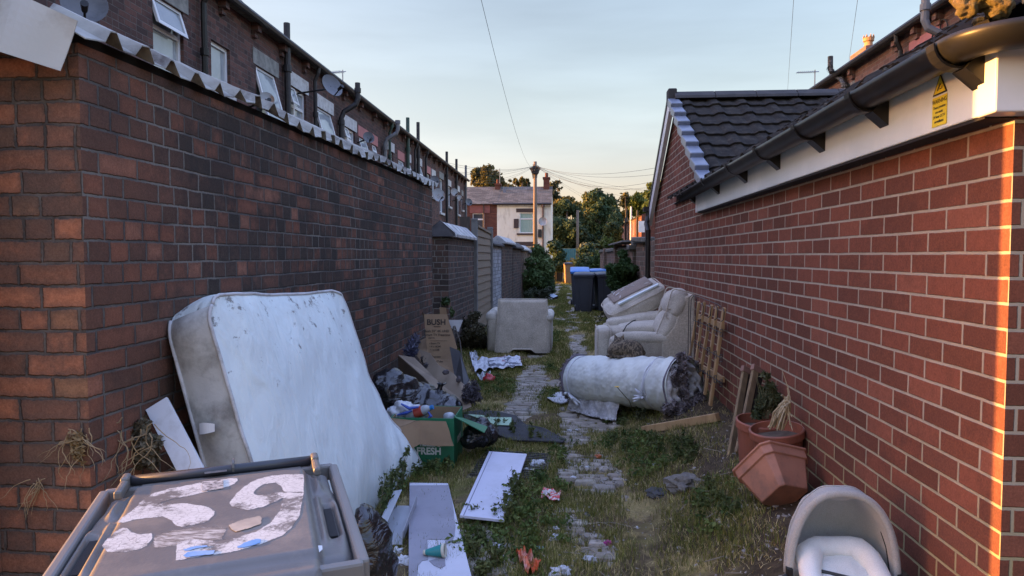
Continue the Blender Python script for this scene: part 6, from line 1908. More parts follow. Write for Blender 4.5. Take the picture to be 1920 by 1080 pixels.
for i, (poly, mt, h, am, lb) in enumerate([
    ([(883, 684), (915, 677), (925, 700), (892, 706)], MP2, .05, .05, 'creased white paper at the left of the paper pile'),
    ([(912, 680), (948, 676), (955, 696), (922, 699)], MP1, .06, .03, 'dark printed magazine in the middle of the paper pile'),
    ([(944, 676), (974, 675), (979, 693), (950, 697)], MP1, .05, .03, 'colour printed leaflet at the right of the paper pile'),
    ([(892, 703), (920, 699), (918, 717), (900, 716)], MP2, .02, .05, 'rumpled newspaper at the front of the paper pile'),
    ([(950, 672), (976, 670), (982, 684), (958, 688)], M_card, .01, .02, 'piece of brown card under the colour leaflet'),
    ([(880, 668), (892, 664), (898, 680), (885, 684)], MP2, .03, .08, 'torn white scrap behind the paper pile')]):
    tag(crumpled('paper_sheet', poly, mt, h, am, i + 1), lb, 'paper', NG)
m = MB(); m.ell(G(916, 712, .05), (.075, .05, .065), seg=14, rings=9); o = m.build('red_packet', plain('red_foil', (.42, .02, .025), (.55, .08, .08), 14, .3), None, smooth=True, origin=G(916, 712, .05)); displace(o, .09, .03); tag(o, 'crumpled red packet in front of the paper pile', 'packet')
rub = [(868, 776), (905, 771), (935, 772), (968, 782), (985, 796), (1020, 806), (1060, 824), (1056, 832), (1000, 830), (960, 826), (930, 816), (895, 804), (872, 792)]
m = MB(); m.prism([G(x, y, .03) + Vector((0, 0, .008 * math.sin(x))) for x, y in rub], (0, 0, .014))
tag(m.build('rubber_mat', plain('black_rubber_sheet', (.026, .026, .029), (.04, .04, .043), 4, .85, .5, 90, dirt=(.07, .065, .06), dscale=5, damt=.6), None, bevel=.004), 'torn black rubber sheet lying on the grass', 'rubber sheet')
q = [G(x, y, .05) for x, y in [(877, 777), (905, 779), (924, 783), (959, 783), (959, 798), (930, 797), (908, 789)]]
m = MB(); m.add(q, [list(range(7))]); o = m.build('green_card', plain('pale_green_card', (.38, .55, .38), (.34, .50, .34), 5, .7), None, origin=q[0]); md = o.modifiers.new('thick', 'SOLIDIFY'); md.thickness = .003; tag(o, 'pale green card lying on the black rubber sheet', 'card')

# slotted drain cover under the nearer white board
dc = empty('drain_grating', G(955, 878), 'black slotted drainage tray half hidden under the white board', 'grating')
q = [G(*p, .012) for p in ((874, 898), (908, 848), (1034, 856), (1020, 908))]
M_grate = plain('dark_grating_plastic', (.035, .033, .032), (.055, .052, .05), 8, .6, .2, dirt=(.09, .08, .065), dscale=6, damt=.6)
m = MB(); m.prism(q, (0, 0, .012)); m.build('tray', M_grate, dc, bevel=.003)
m = MB()
for i in range(15):
    v = .05 + i * .9 / 14
    a = q[0].lerp(q[1], v); b = q[3].lerp(q[2], v)
    for u0, u1 in ((.04, .26), (.30, .60), (.64, .96)):
        m.bar(a.lerp(b, u0) + Vector((0, 0, .02)), a.lerp(b, u1) + Vector((0, 0, .02)), .012, .018)
m.build('slats', M_grate, dc)
M_lilac = plain('white_laminate', (.60, .60, .70), (.56, .56, .65), 2, .5, .04, dirt=(.42, .41, .45), dscale=7, damt=.35)
wb = empty('white_board', G(920, 915), 'white laminate board lying over the black slotted tray', 'board')
q = [G(862, 971, .05), G(945, 980, .045), G(988, 855, .075), G(917, 850, .075)]
m = MB(); m.prism(q, (0, 0, .016)); m.build('panel', M_lilac, wb, bevel=.002)
a0_, a1_ = q[0].lerp(q[1], .09), q[3].lerp(q[2], .09)
m = MB(); m.bar(a0_ + Vector((0, 0, .0175)), a1_ + Vector((0, 0, .0175)), .004, .002); m.build('groove', plain('grey_groove', (.16, .16, .2), (.2, .2, .24), 5, .7), wb)
lb_ = empty('long_panel', G(815, 1000), 'long white panel with torn grey facing in the near foreground', 'panel')
q = [G(766, 1150, .03), G(900, 1150, .03), G(840, 911, .035), G(768, 910, .035)]
m = MB(); m.prism(q, (0, 0, .018)); m.build('panel', plain('chalky_white_panel', (.62, .62, .68), (.55, .55, .6), 4, .6, .1), lb_, bevel=.002)
zt = q[0].z + .0185
def on_b(x, y):
    return onplane(660 + x / 4.154, 820 + y / 4.154, q[0] + Vector((0, 0, .0195)), (q[1] - q[0]).cross(q[3] - q[0]))
grey = [(452, 376), (752, 373), (775, 470), (790, 560), (806, 700), (798, 770), (770, 815), (735, 835), (728, 798), (588, 795), (592, 955), (545, 962), (515, 1000), (505, 1090), (498, 1330), (440, 1330), (443, 700)]
m = MB(); m.add([on_b(*p) for p in grey], [list(range(len(grey)))]); o = m.build('grey_facing', plain('grey_facing_paper', (.30, .29, .33), (.27, .265, .30), 4, .65, .1, dirt=(.22, .21, .23), dscale=6), lb_); md = o.modifiers.new('thick', 'SOLIDIFY'); md.thickness = .0015
m = MB(); m.add([on_b(*p) for p in [(600, 962), (720, 930), (728, 1000), (690, 1020), (640, 1000)]], [[0, 1, 2, 3, 4]]); o = m.build('torn_patch', MATS['grey_facing_paper'], lb_); md = o.modifiers.new('thick', 'SOLIDIFY'); md.thickness = .0015
cn = empty('paint_cone', PZ(815, 1033, zt), 'teal plastic cone with cream rim lying on the long white panel', 'cone')
a, b = PZ(794, 1036, zt + .018), PZ(835, 1032, zt + .034)
axc = (b - a); L = axc.length; rotC = axc.to_track_quat('Z', 'Y').to_matrix()
MB().lathe([(.002, .0), (.012, .0), (.013, .012)], a, 18, rotC, ).build('tip', plain('cream_plastic', (.60, .58, .46), (.54, .52, .42), 6, .5), cn, smooth=True)
MB().lathe([(.013, .012), (.031, L * .86)], a, 20, rotC).build('body', plain('teal_plastic', (.02, .26, .25), (.02, .22, .22), 5, .4), cn, smooth=True)
MB().lathe([(.031, L * .86), (.033, L * .88), (.034, L), (.030, L), (.028, L * .9)], a, 20, rotC).build('rim', MATS['cream_plastic'], cn, smooth=True)
tr = empty('clear_tray', G(745, 990), 'frosted clear plastic channel beside the long white panel', 'plastic tray')
q = [G(722, 1000, .03), G(740, 1045, .03), G(771, 953, .05), G(750, 945, .05)]
M_frost = plain('frosted_plastic', (.42, .44, .47), (.36, .38, .41), 5, .25, .15, 30)
ax_ = ((q[3] + q[2]) - (q[0] + q[1])).normalized()
c0 = (q[0] + q[1]) / 2; c1 = (q[2] + q[3]) / 2
sd = ax_.cross(Vector((0, 0, 1))).normalized()
m = MB()
for s_, h_ in ((-1, .09), (1, .07)):
    m.prism([c0 + sd * s_ * .06, c1 + sd * s_ * .06, c1 + sd * s_ * .066 + Vector((0, 0, h_)), c0 + sd * s_ * .066 + Vector((0, 0, h_))], sd * .003)
m.prism([c0 - sd * .06, c0 + sd * .06, c1 + sd * .06, c1 - sd * .06], (0, 0, .003))
m.prism([c0 - sd * .06 + Vector((0, 0, .088)), c0 - sd * .02 + Vector((0, 0, .095)), c1 - sd * .02 + Vector((0, 0, .095)), c1 - sd * .06 + Vector((0, 0, .088))], (0, 0, .003))
m.build('channel', M_frost, tr)

# ------------------------------------------------------------------ armchair seen from behind
M_sofa = fabric('beige_upholstery', (.44, .395, .31), (.35, .31, .24), dirt=(.16, .13, .10), damt=.5)
M_sofapale = fabric('pale_upholstery', (.53, .49, .405), (.42, .385, .315), dirt=(.25, .215, .17), damt=.6)
M_sofagrey = fabric('grey_back_upholstery', (.52, .46, .36), (.43, .38, .30), weave=160, dirt=(.18, .15, .13), damt=.35, bump=.5)
ac = empty('armchair', (-.64, 10.3, 0), 'beige fabric armchair seen from behind in the middle of the alley', 'armchair', None)
def A(px, py, Y=10.3): return P(px, py, Y)
xl_, xr_ = A(927, 600).x, A(1030, 600).x
zt_, zb_ = A(975, 562).z, .06
cxa = (xl_ + xr_) / 2
m = MB()
def backp(u, v):
    w = .36 + .07 * (1 - v) * 1.0 - .012 * sstep(.85, 1, v)
    w = (A(1022, 562).x - A(930, 562).x) / 2 + (.415 - (A(1022, 562).x - A(930, 562).x) / 2) * (1 - v) ** 1.1
    x = cxa + (2 * u - 1) * w + .005
    z = zb_ + (zt_ - zb_) * v
    y = 10.30 + .10 * v - .012 * math.sin(math.pi * u) * math.sin(math.pi * v) + .004 * mnoise.noise(Vector((x * 9, z * 9, 0)))
    e = max(sstep(.95, 1, u), sstep(.05, 0, u), sstep(.95, 1, v))
    if v < .05: z += .05 * sstep(.25, .15, abs(u - .5)) - .02
    return Vector((x, y + .03 * e, z))
m.grid(backp, 40, 40)
m.build('back_panel', M_sofagrey, ac, smooth=True)
rc('backrest', M_sofagrey, ac, (cxa, 10.52, (zt_ + .3) / 2), (.355, .12, (zt_ - .3) / 2 - .0), .05, Euler((R_(-7), 0, 0)))
m = MB(); m.tube([backp(0, i / 20) for i in range(21)] + [backp(i / 20, 1) for i in range(1, 21)] + [backp(1, 1 - i / 20) for i in range(1, 21)], .008, 6); m.build('piping', M_sofagrey, ac)
for s_, px0, px1 in ((-1, 908, 932), (1, 1020, 1037)):
    xa_, xb_ = A(px0, 600).x, A(px1, 600).x
    xc = (xa_ + xb_) / 2; w = (xb_ - xa_) / 2
    arm = rc('arm', M_sofa, ac, (xc - s_ * .01, 10.80, .30), (w * .85, .42, .27), .05, None, wr=.006)
    m = MB(); m.tube([(xc + s_ * .004, 10.38, .545), (xc + s_ * .004, 10.5, .565), (xc + s_ * .004, 11.2, .57), (xc + s_ * .004, 11.25, .55)], [w * .8, w * 1.0, w * 1.02, w * .6], 16)
    m.build('arm_roll', M_sofapale, ac, smooth=True)
rc('seat', M_sofa, ac, (cxa, 10.95, .34), (.34, .34, .13), .05, None, puff=(0, 0, .03))
rc('base', M_sofa, ac, (cxa, 10.75, .16), (.40, .42, .09), .02)
# ------------------------------------------------------------------ torn loveseat against the garage wall
def S(px, py, Y): return P(px, py, Y)
so = empty('torn_sofa', (.85, 7.2, .12), 'torn beige reclining sofa against the garage wall behind the rolled mattress', 'sofa')
M_under = fabric('brown_underside_cloth', (.25, .195, .155), (.21, .165, .13), weave=200, dirt=(.16, .12, .10))
YS = 6.82
xw = rx(7) - .05
fl = .10
# near arm: outer panel and rounded pad
rc('arm', M_sofa, so, (.83, YS + .09, .41), (.40, .085, .29), .04, wr=.006)
m = MB()
pad = [S(1146, 643, YS + .02), S(1158, 634, YS + .04), S(1190, 633, YS + .06), S(1235, 635, YS + .06), S(1268, 636, YS + .06), S(1280, 640, YS + .08)]
m.tube(pad, [.035, .062, .068, .066, .060, .025], 16)
m.build('arm_pad', M_sofapale, so, smooth=True)
def seams(c, half, rot, axis, mat_, r=.006, k=.93, rr_=.3):
    m3 = rot.to_matrix(); a, b = (axis + 1) % 3, (axis + 2) % 3
    for sg_ in (-1, 1):
        pts = []
        for i in range(41):
            th = 2 * math.pi * i / 40
            w = [0, 0, 0]; w[axis] = sg_ * half[axis] * k
            w[a] = math.copysign(abs(math.cos(th)) ** rr_, math.cos(th)) * half[a] * 1.005; w[b] = math.copysign(abs(math.sin(th)) ** rr_, math.sin(th)) * half[b] * 1.005
            pts.append(Vector(c) + m3 @ Vector(w))
        MB().tube(pts, r, 6, False).build('piping', mat_, so if c[1] < 7.9 else up_, smooth=True)
# back frame and side
m = MB()
sd_ = [S(1262, 640, YS - .02), S(1272, 590, YS - .02), S(1290, 552, YS - .02), S(1303, 556, YS - .02)]
z_of = lambda p: p.z
poly = [S(1240, 640, YS), S(1262, 612, YS), S(1284, 556, YS), S(1304, 552, YS), S(1304, 700, YS), S(1240, 700, YS)]
m.prism(poly, (0, 1.15, 0)); m.build('back_frame', M_sofagrey, so, bevel=.02)
# near back cushion: two lobes leaning back
tilt = Euler((0, R_(24), 0))
rc('back_cushion', M_sofapale, so, S(1252, 608, YS + .22), (.085, .21, .155), .07, Euler((0, R_(22), 0)), puff=(.05, .01, .02), wr=.012)
rc('back_cushion', M_sofapale, so, S(1268, 571, YS + .22), (.095, .22, .145), .085, Euler((0, R_(14), 0)), puff=(.05, .015, .03), wr=.012)
# seat block behind the near arm and its front roll
s0 = S(1180, 622, 7.2)
rc('seat', M_sofa, so, (.80, 7.30, .50), (.42, .26, .24), .07, Euler((0, R_(1), 0)), puff=(0, 0, .03), wr=.012)
rc('seat_front', M_sofapale, so, (.385, 7.26, .50), (.075, .24, .26), .05, wr=.01)
rc('seat_cushion', M_sofapale, so, (.85, 7.28, .745), (.30, .22, .05), .045, Euler((0, R_(-4), 0)), puff=(0, 0, .03), wr=.012)
m = MB(); m.tube([S(1166, 640, 7.03), S(1168, 622, 7.03), S(1175, 610, 7.03), S(1186, 602, 7.03), S(1192, 600, 7.06)], .006, 6); m.build('strap', M_black, so)
for c_, h_, e_, ax_ in ((S(1252, 608, YS + .22), (.10, .21, .16), Euler((0, R_(22), 0)), 1), (S(1268, 571, YS + .22), (.11, .22, .15), Euler((0, R_(14), 0)), 1), ((.385, 7.26, .50), (.075, .24, .26), Euler((0, 0, 0)), 0), ((.83, YS + .09, .41), (.40, .085, .29), Euler((0, 0, 0)), 1)):
    seams(c_, h_, e_, ax_, M_sofagrey)
# far arm
rc('arm', M_sofapale, so, (.82, 7.78, .60), (.36, .12, .26), .10, Euler((0, R_(-8), 0)), wr=.012)
rc('arm', M_sofa, so, (.74, 7.80, .45), (.34, .14, .30), .07, wr=.008)
# inner back panel behind the cushions
m = MB(); m.prism([S(1228, 612, 7.6), S(1243, 560, 7.6), S(1262, 550, 7.6), S(1268, 552, 7.6), S(1250, 615, 7.6)], (0, .12, 0)); m.build('inner_back', M_sofa, so, bevel=.015)
# upside down seat section thrown on top
tc = S(1190, 566, 8.05)
up_ = empty('sofa_section', tc, 'upturned sofa section with brown stapled underside lying on the torn sofa', 'sofa section')
rotT = Euler((R_(14), R_(-27), R_(4)))
rc('padding', M_sofapale, up_, tc, (.34, .26, .125), .085, rotT, puff=(.02, .02, .03), wr=.02, n=12)
mT = rotT.to_matrix()
def tp(x, y, z): return tc + mT @ Vector((x, y, z))
seams(tc, (.35, .27, .14), rotT, 2, M_sofagrey, .006, .55)
m = MB(); m.slab(lambda u, v: tp(-.24 + .50 * u, -.12 + .32 * v, .148 + .022 * math.sin(math.pi * u) * math.sin(math.pi * v)), 12, 10, mT @ Vector((0, 0, .004))); m.build('underside', M_under, up_, smooth=True)
m = MB(); m.bar(tp(-.20, -.19, .138), tp(.30, -.19, .136), .04, .02, mT @ Vector((0, 0, 1))); m.build('pale_strip', M_fascia, up_)
m = MB(); rr = random.Random(12)
for i in range(12):
    x, y = rr.uniform(-.2, .24), rr.uniform(-.1, .17); a = rr.uniform(0, 3.1); c = tp(x, y, .176); d = mT @ Vector((math.cos(a), math.sin(a), 0)) * .025
    m.bar(c - d, c + d, .005, .004)
m.build('staples', M_white, up_)

for o_ in list(so.children) + list(up_.children):
    if o_.name.split('.')[0] in ('arm', 'back_cushion', 'seat', 'seat_front', 'seat_cushion', 'padding', 'arm_pad'):
        md = o_.modifiers.new('fine', 'SUBSURF'); md.levels = md.render_levels = 2
        displace(o_, .012, .16)
# ------------------------------------------------------------------ slatted wooden frame and wire grid against the wall
M_pine = plain('raw_pine', (.44, .29, .14), (.36, .225, .105), 3, .7, .2, 24, stretch=(10, 10, .8), dirt=(.24, .15, .08), dscale=3, damt=.5)
tr_ = empty('slatted_frame', (1.17, 5.7, .3), 'raw pine slatted frame standing upright against the garage wall', 'slatted frame')
def T(px, py, off=.07):
    """on a plane just in front of the garage wall"""
    return onplane(px, py, (rx(5) - off, 5, 0), (1, -RW[1], 0))
for (xt, yt, xb_, yb_, w) in ((1311, 566, 1302, 700, .03), (1321, 566, 1317, 702, .03), (1335, 572, 1326, 715, .038), (1345, 574, 1338, 740, .034), (1358, 577, 1349, 760, .05)):
    a, b = T(xt, yt), T(xb_, yb_)
    b = Vector((b.x - .07, b.y, b.z))
    m = MB(); m.bar(a, b, w, .022, (-1, 0, 0)); m.build('slat', M_pine, tr_, bevel=.003)
for yt, yb_ in ((600, 612), (690, 712)):
    a, b = T(1306, yt - 8, .035), T(1357, yb_, .035)
    m = MB(); m.bar(a, b, .045, .02, (-1, 0, 0)); m.build('cross_rail', M_pine, tr_, bevel=.003)
wg = empty('wire_grid', (1.1, 6.2, .5), 'thin black wire grid hooked over the pine slatted frame', 'wire grid')
m = MB()
W = lambda px, py: T(px, py, .16)
def loop(pts): m.tube([W(*p) for p in pts], .0035, 5, False)
loop([(1296, 672), (1294, 600), (1296, 562), (1300, 555), (1306, 560), (1304, 600), (1303, 670)])
loop([(1290, 668), (1291, 600), (1292, 558), (1298, 553), (1312, 557), (1322, 561), (1345, 570), (1352, 575)])
for dy in (0, 45, 90):
    loop([(1300, 600 + dy * .9), (1318, 607 + dy), (1336, 616 + dy * 1.02), (1352, 624 + dy * 1.05)])
    for x_ in (1312, 1329, 1341, 1352):
        k = (x_ - 1300) / 52
        yy = 600 + dy * .9 + (24 + dy * .15) * k
        loop([(x_ - 2, yy - 6), (x_ + 2, yy - 7), (x_ + 2, yy + 7), (x_ - 2, yy + 6), (x_ - 2, yy - 6)])
for x_ in (1316, 1330, 1343, 1355):
    k = (x_ - 1300) / 52
    loop([(x_, 562 + 14 * k), (x_ + 3, 570 + 14 * k), (x_ + 2, 584 + 14 * k), (x_ - 3, 588 + 14 * k)])
m.build('wires', M_blackmatt, wg)

# ------------------------------------------------------------------ rolled mattress tied with strips
ra, rb_ = Vector((.13, 6.72, .295)), Vector((.985, 5.72, .425))
RAX = (rb_ - ra).normalized(); RL = (rb_ - ra).length
RS = Vector((0, 0, 1)).cross(RAX).normalized(); RU = RAX.cross(RS)
if RU.z < 0: RU = -RU
t = NT('quilted_ticking'); co = t.obj()
gq = t.n('ShaderNodeNewGeometry').outputs['Position']
c = t.mix(t.ramp(t.noise(co, 3, 5), [(.4, 0.), (.65, 1.)]), (.64, .67, .61), (.50, .53, .50))
c = t.mix(t.math('MULTIPLY', t.ramp(t.noise(co, 5, 7, .7), [(.55, 0.), (.7, 1.)]), .4), c, (.22, .21, .22))
t.set(t.b.inputs['Base Color'], c); t.b.inputs['Roughness'].default_value = .7
uvn = t.n('ShaderNodeTexVoronoi', {'Vector': gq, 'Scale': 26.0, 'Randomness': .75}, feature='SMOOTH_F1')
b1_ = t.bump(t.math('SUBTRACT', 1.0, uvn.outputs['Distance']), .42, .02)
t.bump(t.noise(t.n('ShaderNodeMapping', {'Vector': co, 'Rotation': (0, 0, .85), 'Scale': (2, 14, 2)}).outputs[0], 3, 4), .35, .015, b1_)
M_quilt = t.m
ro = empty('rolled_mattress', (ra + rb_) / 2 - Vector((0, 0, .3)), 'rolled grey white mattress with tied strips and torn fluffy end where the cat lies', 'mattress')
def rollp(a, s, r):
    return ra + RAX * (s * RL) + RS * (math.cos(a) * r) + RU * (math.sin(a) * r)
def roll_r(a, s):
    r = .232 + .010 * s
    r -= .014 * (math.exp(-((s - .06) / .03) ** 2) + math.exp(-((s - .80) / .025) ** 2) + .6 * math.exp(-((s - .90) / .03) ** 2))
    r += .007 * mnoise.noise(Vector((math.cos(a) * 2, math.sin(a) * 2, s * 3)))
    wr = sstep(.55, .82, s)
    r += wr * .007 * math.sin(s * 80 + 4 * math.sin(a * 2)) + .004 * math.sin(s * 46 + 5 * math.sin(a * 1.5)) * sstep(.1, .3, s)
    r *= 1 - .10 * sstep(-.4, -1, math.sin(a))
    return r
m = MB()
m.grid(lambda u, v: rollp(u * 2 * math.pi, v, roll_r(u * 2 * math.pi, v)), 72, 60, wrap=True)
m.build('ticking', M_quilt, ro, smooth=True)
# end spiral: folded layers, each a wrinkled band set into the end
M_fold = fabric('folded_grey_cloth', (.52, .52, .52), (.38, .38, .39), weave=90, dirt=(.11, .10, .11), damt=.6)
m = MB()
def spiral(u, v):
    th = u * 2 * math.pi * 2.6 + 1.2
    r = .045 + (.222 - .045) * u
    wob = .012 * mnoise.noise(Vector((u * 20, v * 2, 3)))
    puff = .040 * math.sin(math.pi * v) + .012 * math.sin(u * 150 + 2 * v) * math.sin(math.pi * v)
    rr_ = r + (v - .5) * .075 + wob
    return ra + RAX * (RL * 1.0 - .022 + puff) + RS * math.cos(th) * rr_ + RU * math.sin(th) * rr_ * .98
m.grid(spiral, 240, 9)
m.build('end_folds', M_fold, ro, smooth=True)
m = MB(); m.grid(lambda u, v: rollp(u * 2 * math.pi, 1.0 - .035, .23 * v), 40, 6, wrap=True); m.build('end_inside', MATS['shaded_cardboard'] if False else plain('dark_grey_cloth', (.07, .065, .075), (.11, .10, .11), 14, .95, .6), ro, smooth=True)
m = MB(); m.grid(lambda u, v: rollp(u * 2 * math.pi, .005, .225 * v), 40, 6, wrap=True); m.build('end_inside', MATS['dark_grey_cloth'], ro, smooth=True)
# edge binding rings
for s_ in (.012, .985):
    m = MB(); m.tube([rollp(i * 2 * math.pi / 48, s_, roll_r(i * 2 * math.pi / 48, s_) + .004) for i in range(49)], .011 if s_ < .5 else .008, 6, False)
    m.build('edge_binding', plain('purple_grey_binding', (.13, .115, .14), (.19, .17, .20), 20, .9, .5), ro, smooth=True)
# ties
for s_, w in ((.055, .012), (.80, .012), (.82, .010)):
    m = MB(); m.tube([rollp(i * 2 * math.pi / 48, s_, roll_r(i * 2 * math.pi / 48, s_) + .005) for i in range(49)], w * .6, 6, False); m.build('tie_strip', M_thin, ro, smooth=True)
m = MB()
kn = rollp(math.radians(200) if RS.x > 0 else math.radians(-20), .80, .255)
for i in range(9):
    d = Vector((random.uniform(-.10, .0), random.uniform(-.06, .0), random.uniform(-.05, .09)))
    m.tube([kn, kn + d * .5 + Vector((0, -.02, .01)), kn + d], [.012, .014, .004], 6)
k2 = rollp(math.radians(205) if RS.x > 0 else math.radians(-25), .055, .25)
m.build('tie_knot', M_thin, ro, smooth=True); m = MB()
for dx, dz in ((.10, -.09), (.24, -.16), (.05, -.03), (-.02, .02)):
    m.tube([k2, k2 + Vector((dx * .5, -.05, dz * .5)), k2 + Vector((dx, -.12, dz))], [.016, .012, .014], 6)
m.build('tie_knot', M_thin, ro, smooth=True)
# loose cloth under the roll
lc = MB()
def flapc(u, v):
    s_ = -.02 + .98 * u
    p = rollp(math.radians(232), s_, .27)
    o = p + Vector((-.13 * v - .03, -.22 * v, -(p.z - gz(p.x, p.y) - .02) * min(1, v * 1.25)))
    o += Vector((.03 * mnoise.noise(Vector((u * 9, v * 3, 1))), .05 * mnoise.noise(Vector((u * 8, v * 3, 7))), .035 * abs(mnoise.noise(Vector((u * 11, v * 4, 4))))))
    return o
def flapc2(u, v):
    a0 = math.radians(180 + 48) if RS.x > 0 else math.radians(-48)
    s_ = .02 + .50 * u
    p = rollp(a0, s_, .225)
    base = Vector((p.x, p.y, gz(p.x, p.y) + .03))
    out = Vector((-RAX.y, RAX.x, 0)); out = -out if out.y > 0 else out
    o = p.lerp(base, sstep(0, .8, v)) + out * (.05 * v)
    return o + Vector((.03 * mnoise.noise(Vector((u * 9, v * 3, 1))), .05 * mnoise.noise(Vector((u * 8, v * 3, 7))), .04 * abs(mnoise.noise(Vector((u * 12, v * 4, 4))))))
lc.slab(flapc2, 60, 14, (0, 0, -.004)); lc.build('loose_cloth', MATS['dark_grey_cloth'] if False else M_fold, ro, smooth=True)
# torn wadding on the end and below
FW = [(.10, .085, .09), (.17, .145, .15), (.24, .21, .215), (.32, .285, .29), (.06, .05, .055)]
fl_ = []
for i in range(12):
    k = i / 11
    p = rollp(math.radians(90), 1.0 + .01, .235 - .36 * k) + Vector((-.04, -.05, .02))
    fl_.append((p.x, p.y, p.z, .042, .035, .04))
for i in range(15):
    a = math.radians(205 + i * 8); p = rollp(a, 1.0, .215) + Vector((random.uniform(-.05, .03), random.uniform(-.07, .02), -.03))
    fl_.append((p.x, p.y, max(p.z, gz(p.x, p.y) + .03), .06, .06, .05))
for i in range(7):
    p = rollp(math.radians(-50 + i * 25), 1.0, .24); fl_.append((p.x, p.y, p.z, .018, .018, .018))
p = rollp(math.radians(150), 1.0, .17); fl_.append((p.x, p.y, p.z, .05, .04, .09))
p = rollp(math.radians(-30), 1.0, .15); fl_.append((p.x, p.y, p.z, .03, .03, .05))
fl3 = fl_[12:]; fl_ = fl_[:12]
v, f, c = leaf_cloud(fl3[15:], 1800, .013, FW, seed=15, gap=.2, gscale=16, dens=.65, elong=2.6)
tri_mesh('torn_wadding', v - np.array(ro.location), f, M_leaf, c, parent=ro)
fl3 = fl3[:15]
v, f, c = leaf_cloud(fl3, 4000, .013, FW, seed=14, gap=.2, gscale=16, dens=.65, elong=2.6)
tri_mesh('torn_wadding', v - np.array(ro.location), f, M_leaf, c, parent=ro)
v, f, c = leaf_cloud(fl_, 3500, .013, FW, seed=12, gap=.2, gscale=16, dens=.65, elong=2.6)
tri_mesh('torn_wadding', v - np.array(ro.location), f, M_leaf, c, parent=ro)
fl2 = []
for i in range(14):
    p = rollp(math.radians(90 + i * 12), 0.0, .235); fl2.append((p.x, p.y, p.z, .022, .022, .022))
v, f, c = leaf_cloud(fl2, 1200, .011, FW, seed=13, gap=.2, gscale=16, dens=.65, elong=2.6)
tri_mesh('torn_wadding', v - np.array(ro.location), f, M_leaf, c, parent=ro)

# ------------------------------------------------------------------ tabby cat loafing on the roll
tcat = .47
ct = rollp(math.radians(90), tcat, roll_r(math.radians(90), tcat) - .005)
cx_ = (P(1215, 650, ct.y) - P(1150, 650, ct.y)); CD = Vector((1, -.35, .02)).normalized()     # from head to rump
CS = Vector((0, 0, 1)).cross(CD).normalized(); CU = Vector((0, 0, 1))
ch0 = ct.copy()
hp_ = P(1161, 641, ch0.y + .05)
zs = lambda x, y: max(ct.z - .04, 0)
def cp_(a, s, h): return ch0 + CD * a + CS * s + CU * h
t = NT('tabby_fur'); co = t.obj()
wv = t.n('ShaderNodeTexNoise', {'Vector': t.n('ShaderNodeMapping', {'Vector': co, 'Scale': (55, 55, 26), 'Rotation': (0, .5, 0)}).outputs[0], 'Scale': 1.0, 'Detail': 3.0, 'Distortion': .9})
c = t.mix(t.ramp(wv.outputs['Fac'], [(.47, 0.), (.52, 1.)]), (.175, .135, .085), (.016, .012, .009))
c = t.mix(t.math('MULTIPLY', t.noise(co, 160, 3), .5), c, (.17, .135, .09))
t.set(t.b.inputs['Base Color'], c); t.b.inputs['Roughness'].default_value = .9
t.bump(t.noise(t.n('ShaderNodeMapping', {'Vector': co, 'Scale': (1, 1, .4)}).outputs[0], 320, 3), .5, .003)
M_fur = t.m
cat = empty('cat', ch0, 'brown tabby cat crouched on the rolled mattress looking at the camera', 'cat')
m = MB()
rotc = Matrix((CD, CS, CU)).transposed()
rm_ = rotc.to_euler()
m.ell(cp_(.055, 0, .075), (.125, .085, .088), rotc, 22, 14)      # rump and back
m.ell(cp_(.10, 0, .06), (.09, .09, .07), rotc, 20, 12)
m.ell(cp_(-.04, 0, .065), (.10, .075, .072), rotc, 20, 12)     # shoulders
m.ell(cp_(-.09, -.01, .05), (.055, .06, .058), rotc, 18, 12)       # chest
m.ell(cp_(.13, -.055, .035), (.065, .035, .045), rotc, 16, 10)   # haunch
m.ell(cp_(.13, .05, .035), (.065, .035, .045), rotc, 16, 10)
m.ell(cp_(-.095, -.05, .012), (.055, .02, .018), rotc, 14, 8)    # folded forelegs
m.ell(cp_(-.10, .02, .012), (.055, .022, .018), rotc, 14, 8)
m.ell(cp_(.03, -.085, .010), (.10, .018, .016), rotc, 14, 8)     # tail along the flank
m.tube([cp_(-.09, -.01, .08), hp_], [.045, .042], 12)
fwd = (Vector((0, 0, CAM_H)) - hp_); fwd.z = 0; fwd = (fwd.normalized() * .9 + Vector((-.35, 0, -.12))).normalized()
hr = fwd.cross(CU).normalized(); hu = hr.cross(fwd)
HB = Matrix((hr, fwd, hu)).transposed()
def hh(x, y, z): return hp_ + hr * x + fwd * y + hu * z
m.ell(hp_, (.055, .050, .046), HB, 20, 14)
m.ell(hh(-.018, .034, -.014), (.018, .018, .014), HB, 12, 8); m.ell(hh(.018, .034, -.014), (.018, .018, .014), HB, 12, 8)   # muzzle
m.ell(hh(0, .034, -.026), (.014, .014, .010), HB, 12, 8)
m.ell(hh(0, .036, .004), (.010, .018, .014), HB, 12, 8)
m.ell(hh(-.03, .010, -.014), (.024, .026, .022), HB, 12, 8); m.ell(hh(.03, .010, -.014), (.024, .026, .022), HB, 12, 8)
for s_ in (-1, 1):
    m.add([hh(s_ * .014, .006, .038), hh(s_ * .054, -.004, .024), hh(s_ * .045, -.002, .090), hh(s_ * .032, -.016, .034)], [(0, 1, 2), (0, 2, 3), (3, 2, 1), (0, 3, 1)])
    m.ell(hh(s_ * .031, 0, .040), (.016, .006, .022), HB, 10, 8)
body = m.build('body', M_fur, cat, smooth=True)
blobby(body, .0055, 3)
M_eye = plain('green_cat_eye', (.30, .33, .10), (.24, .27, .08), 30, .1)
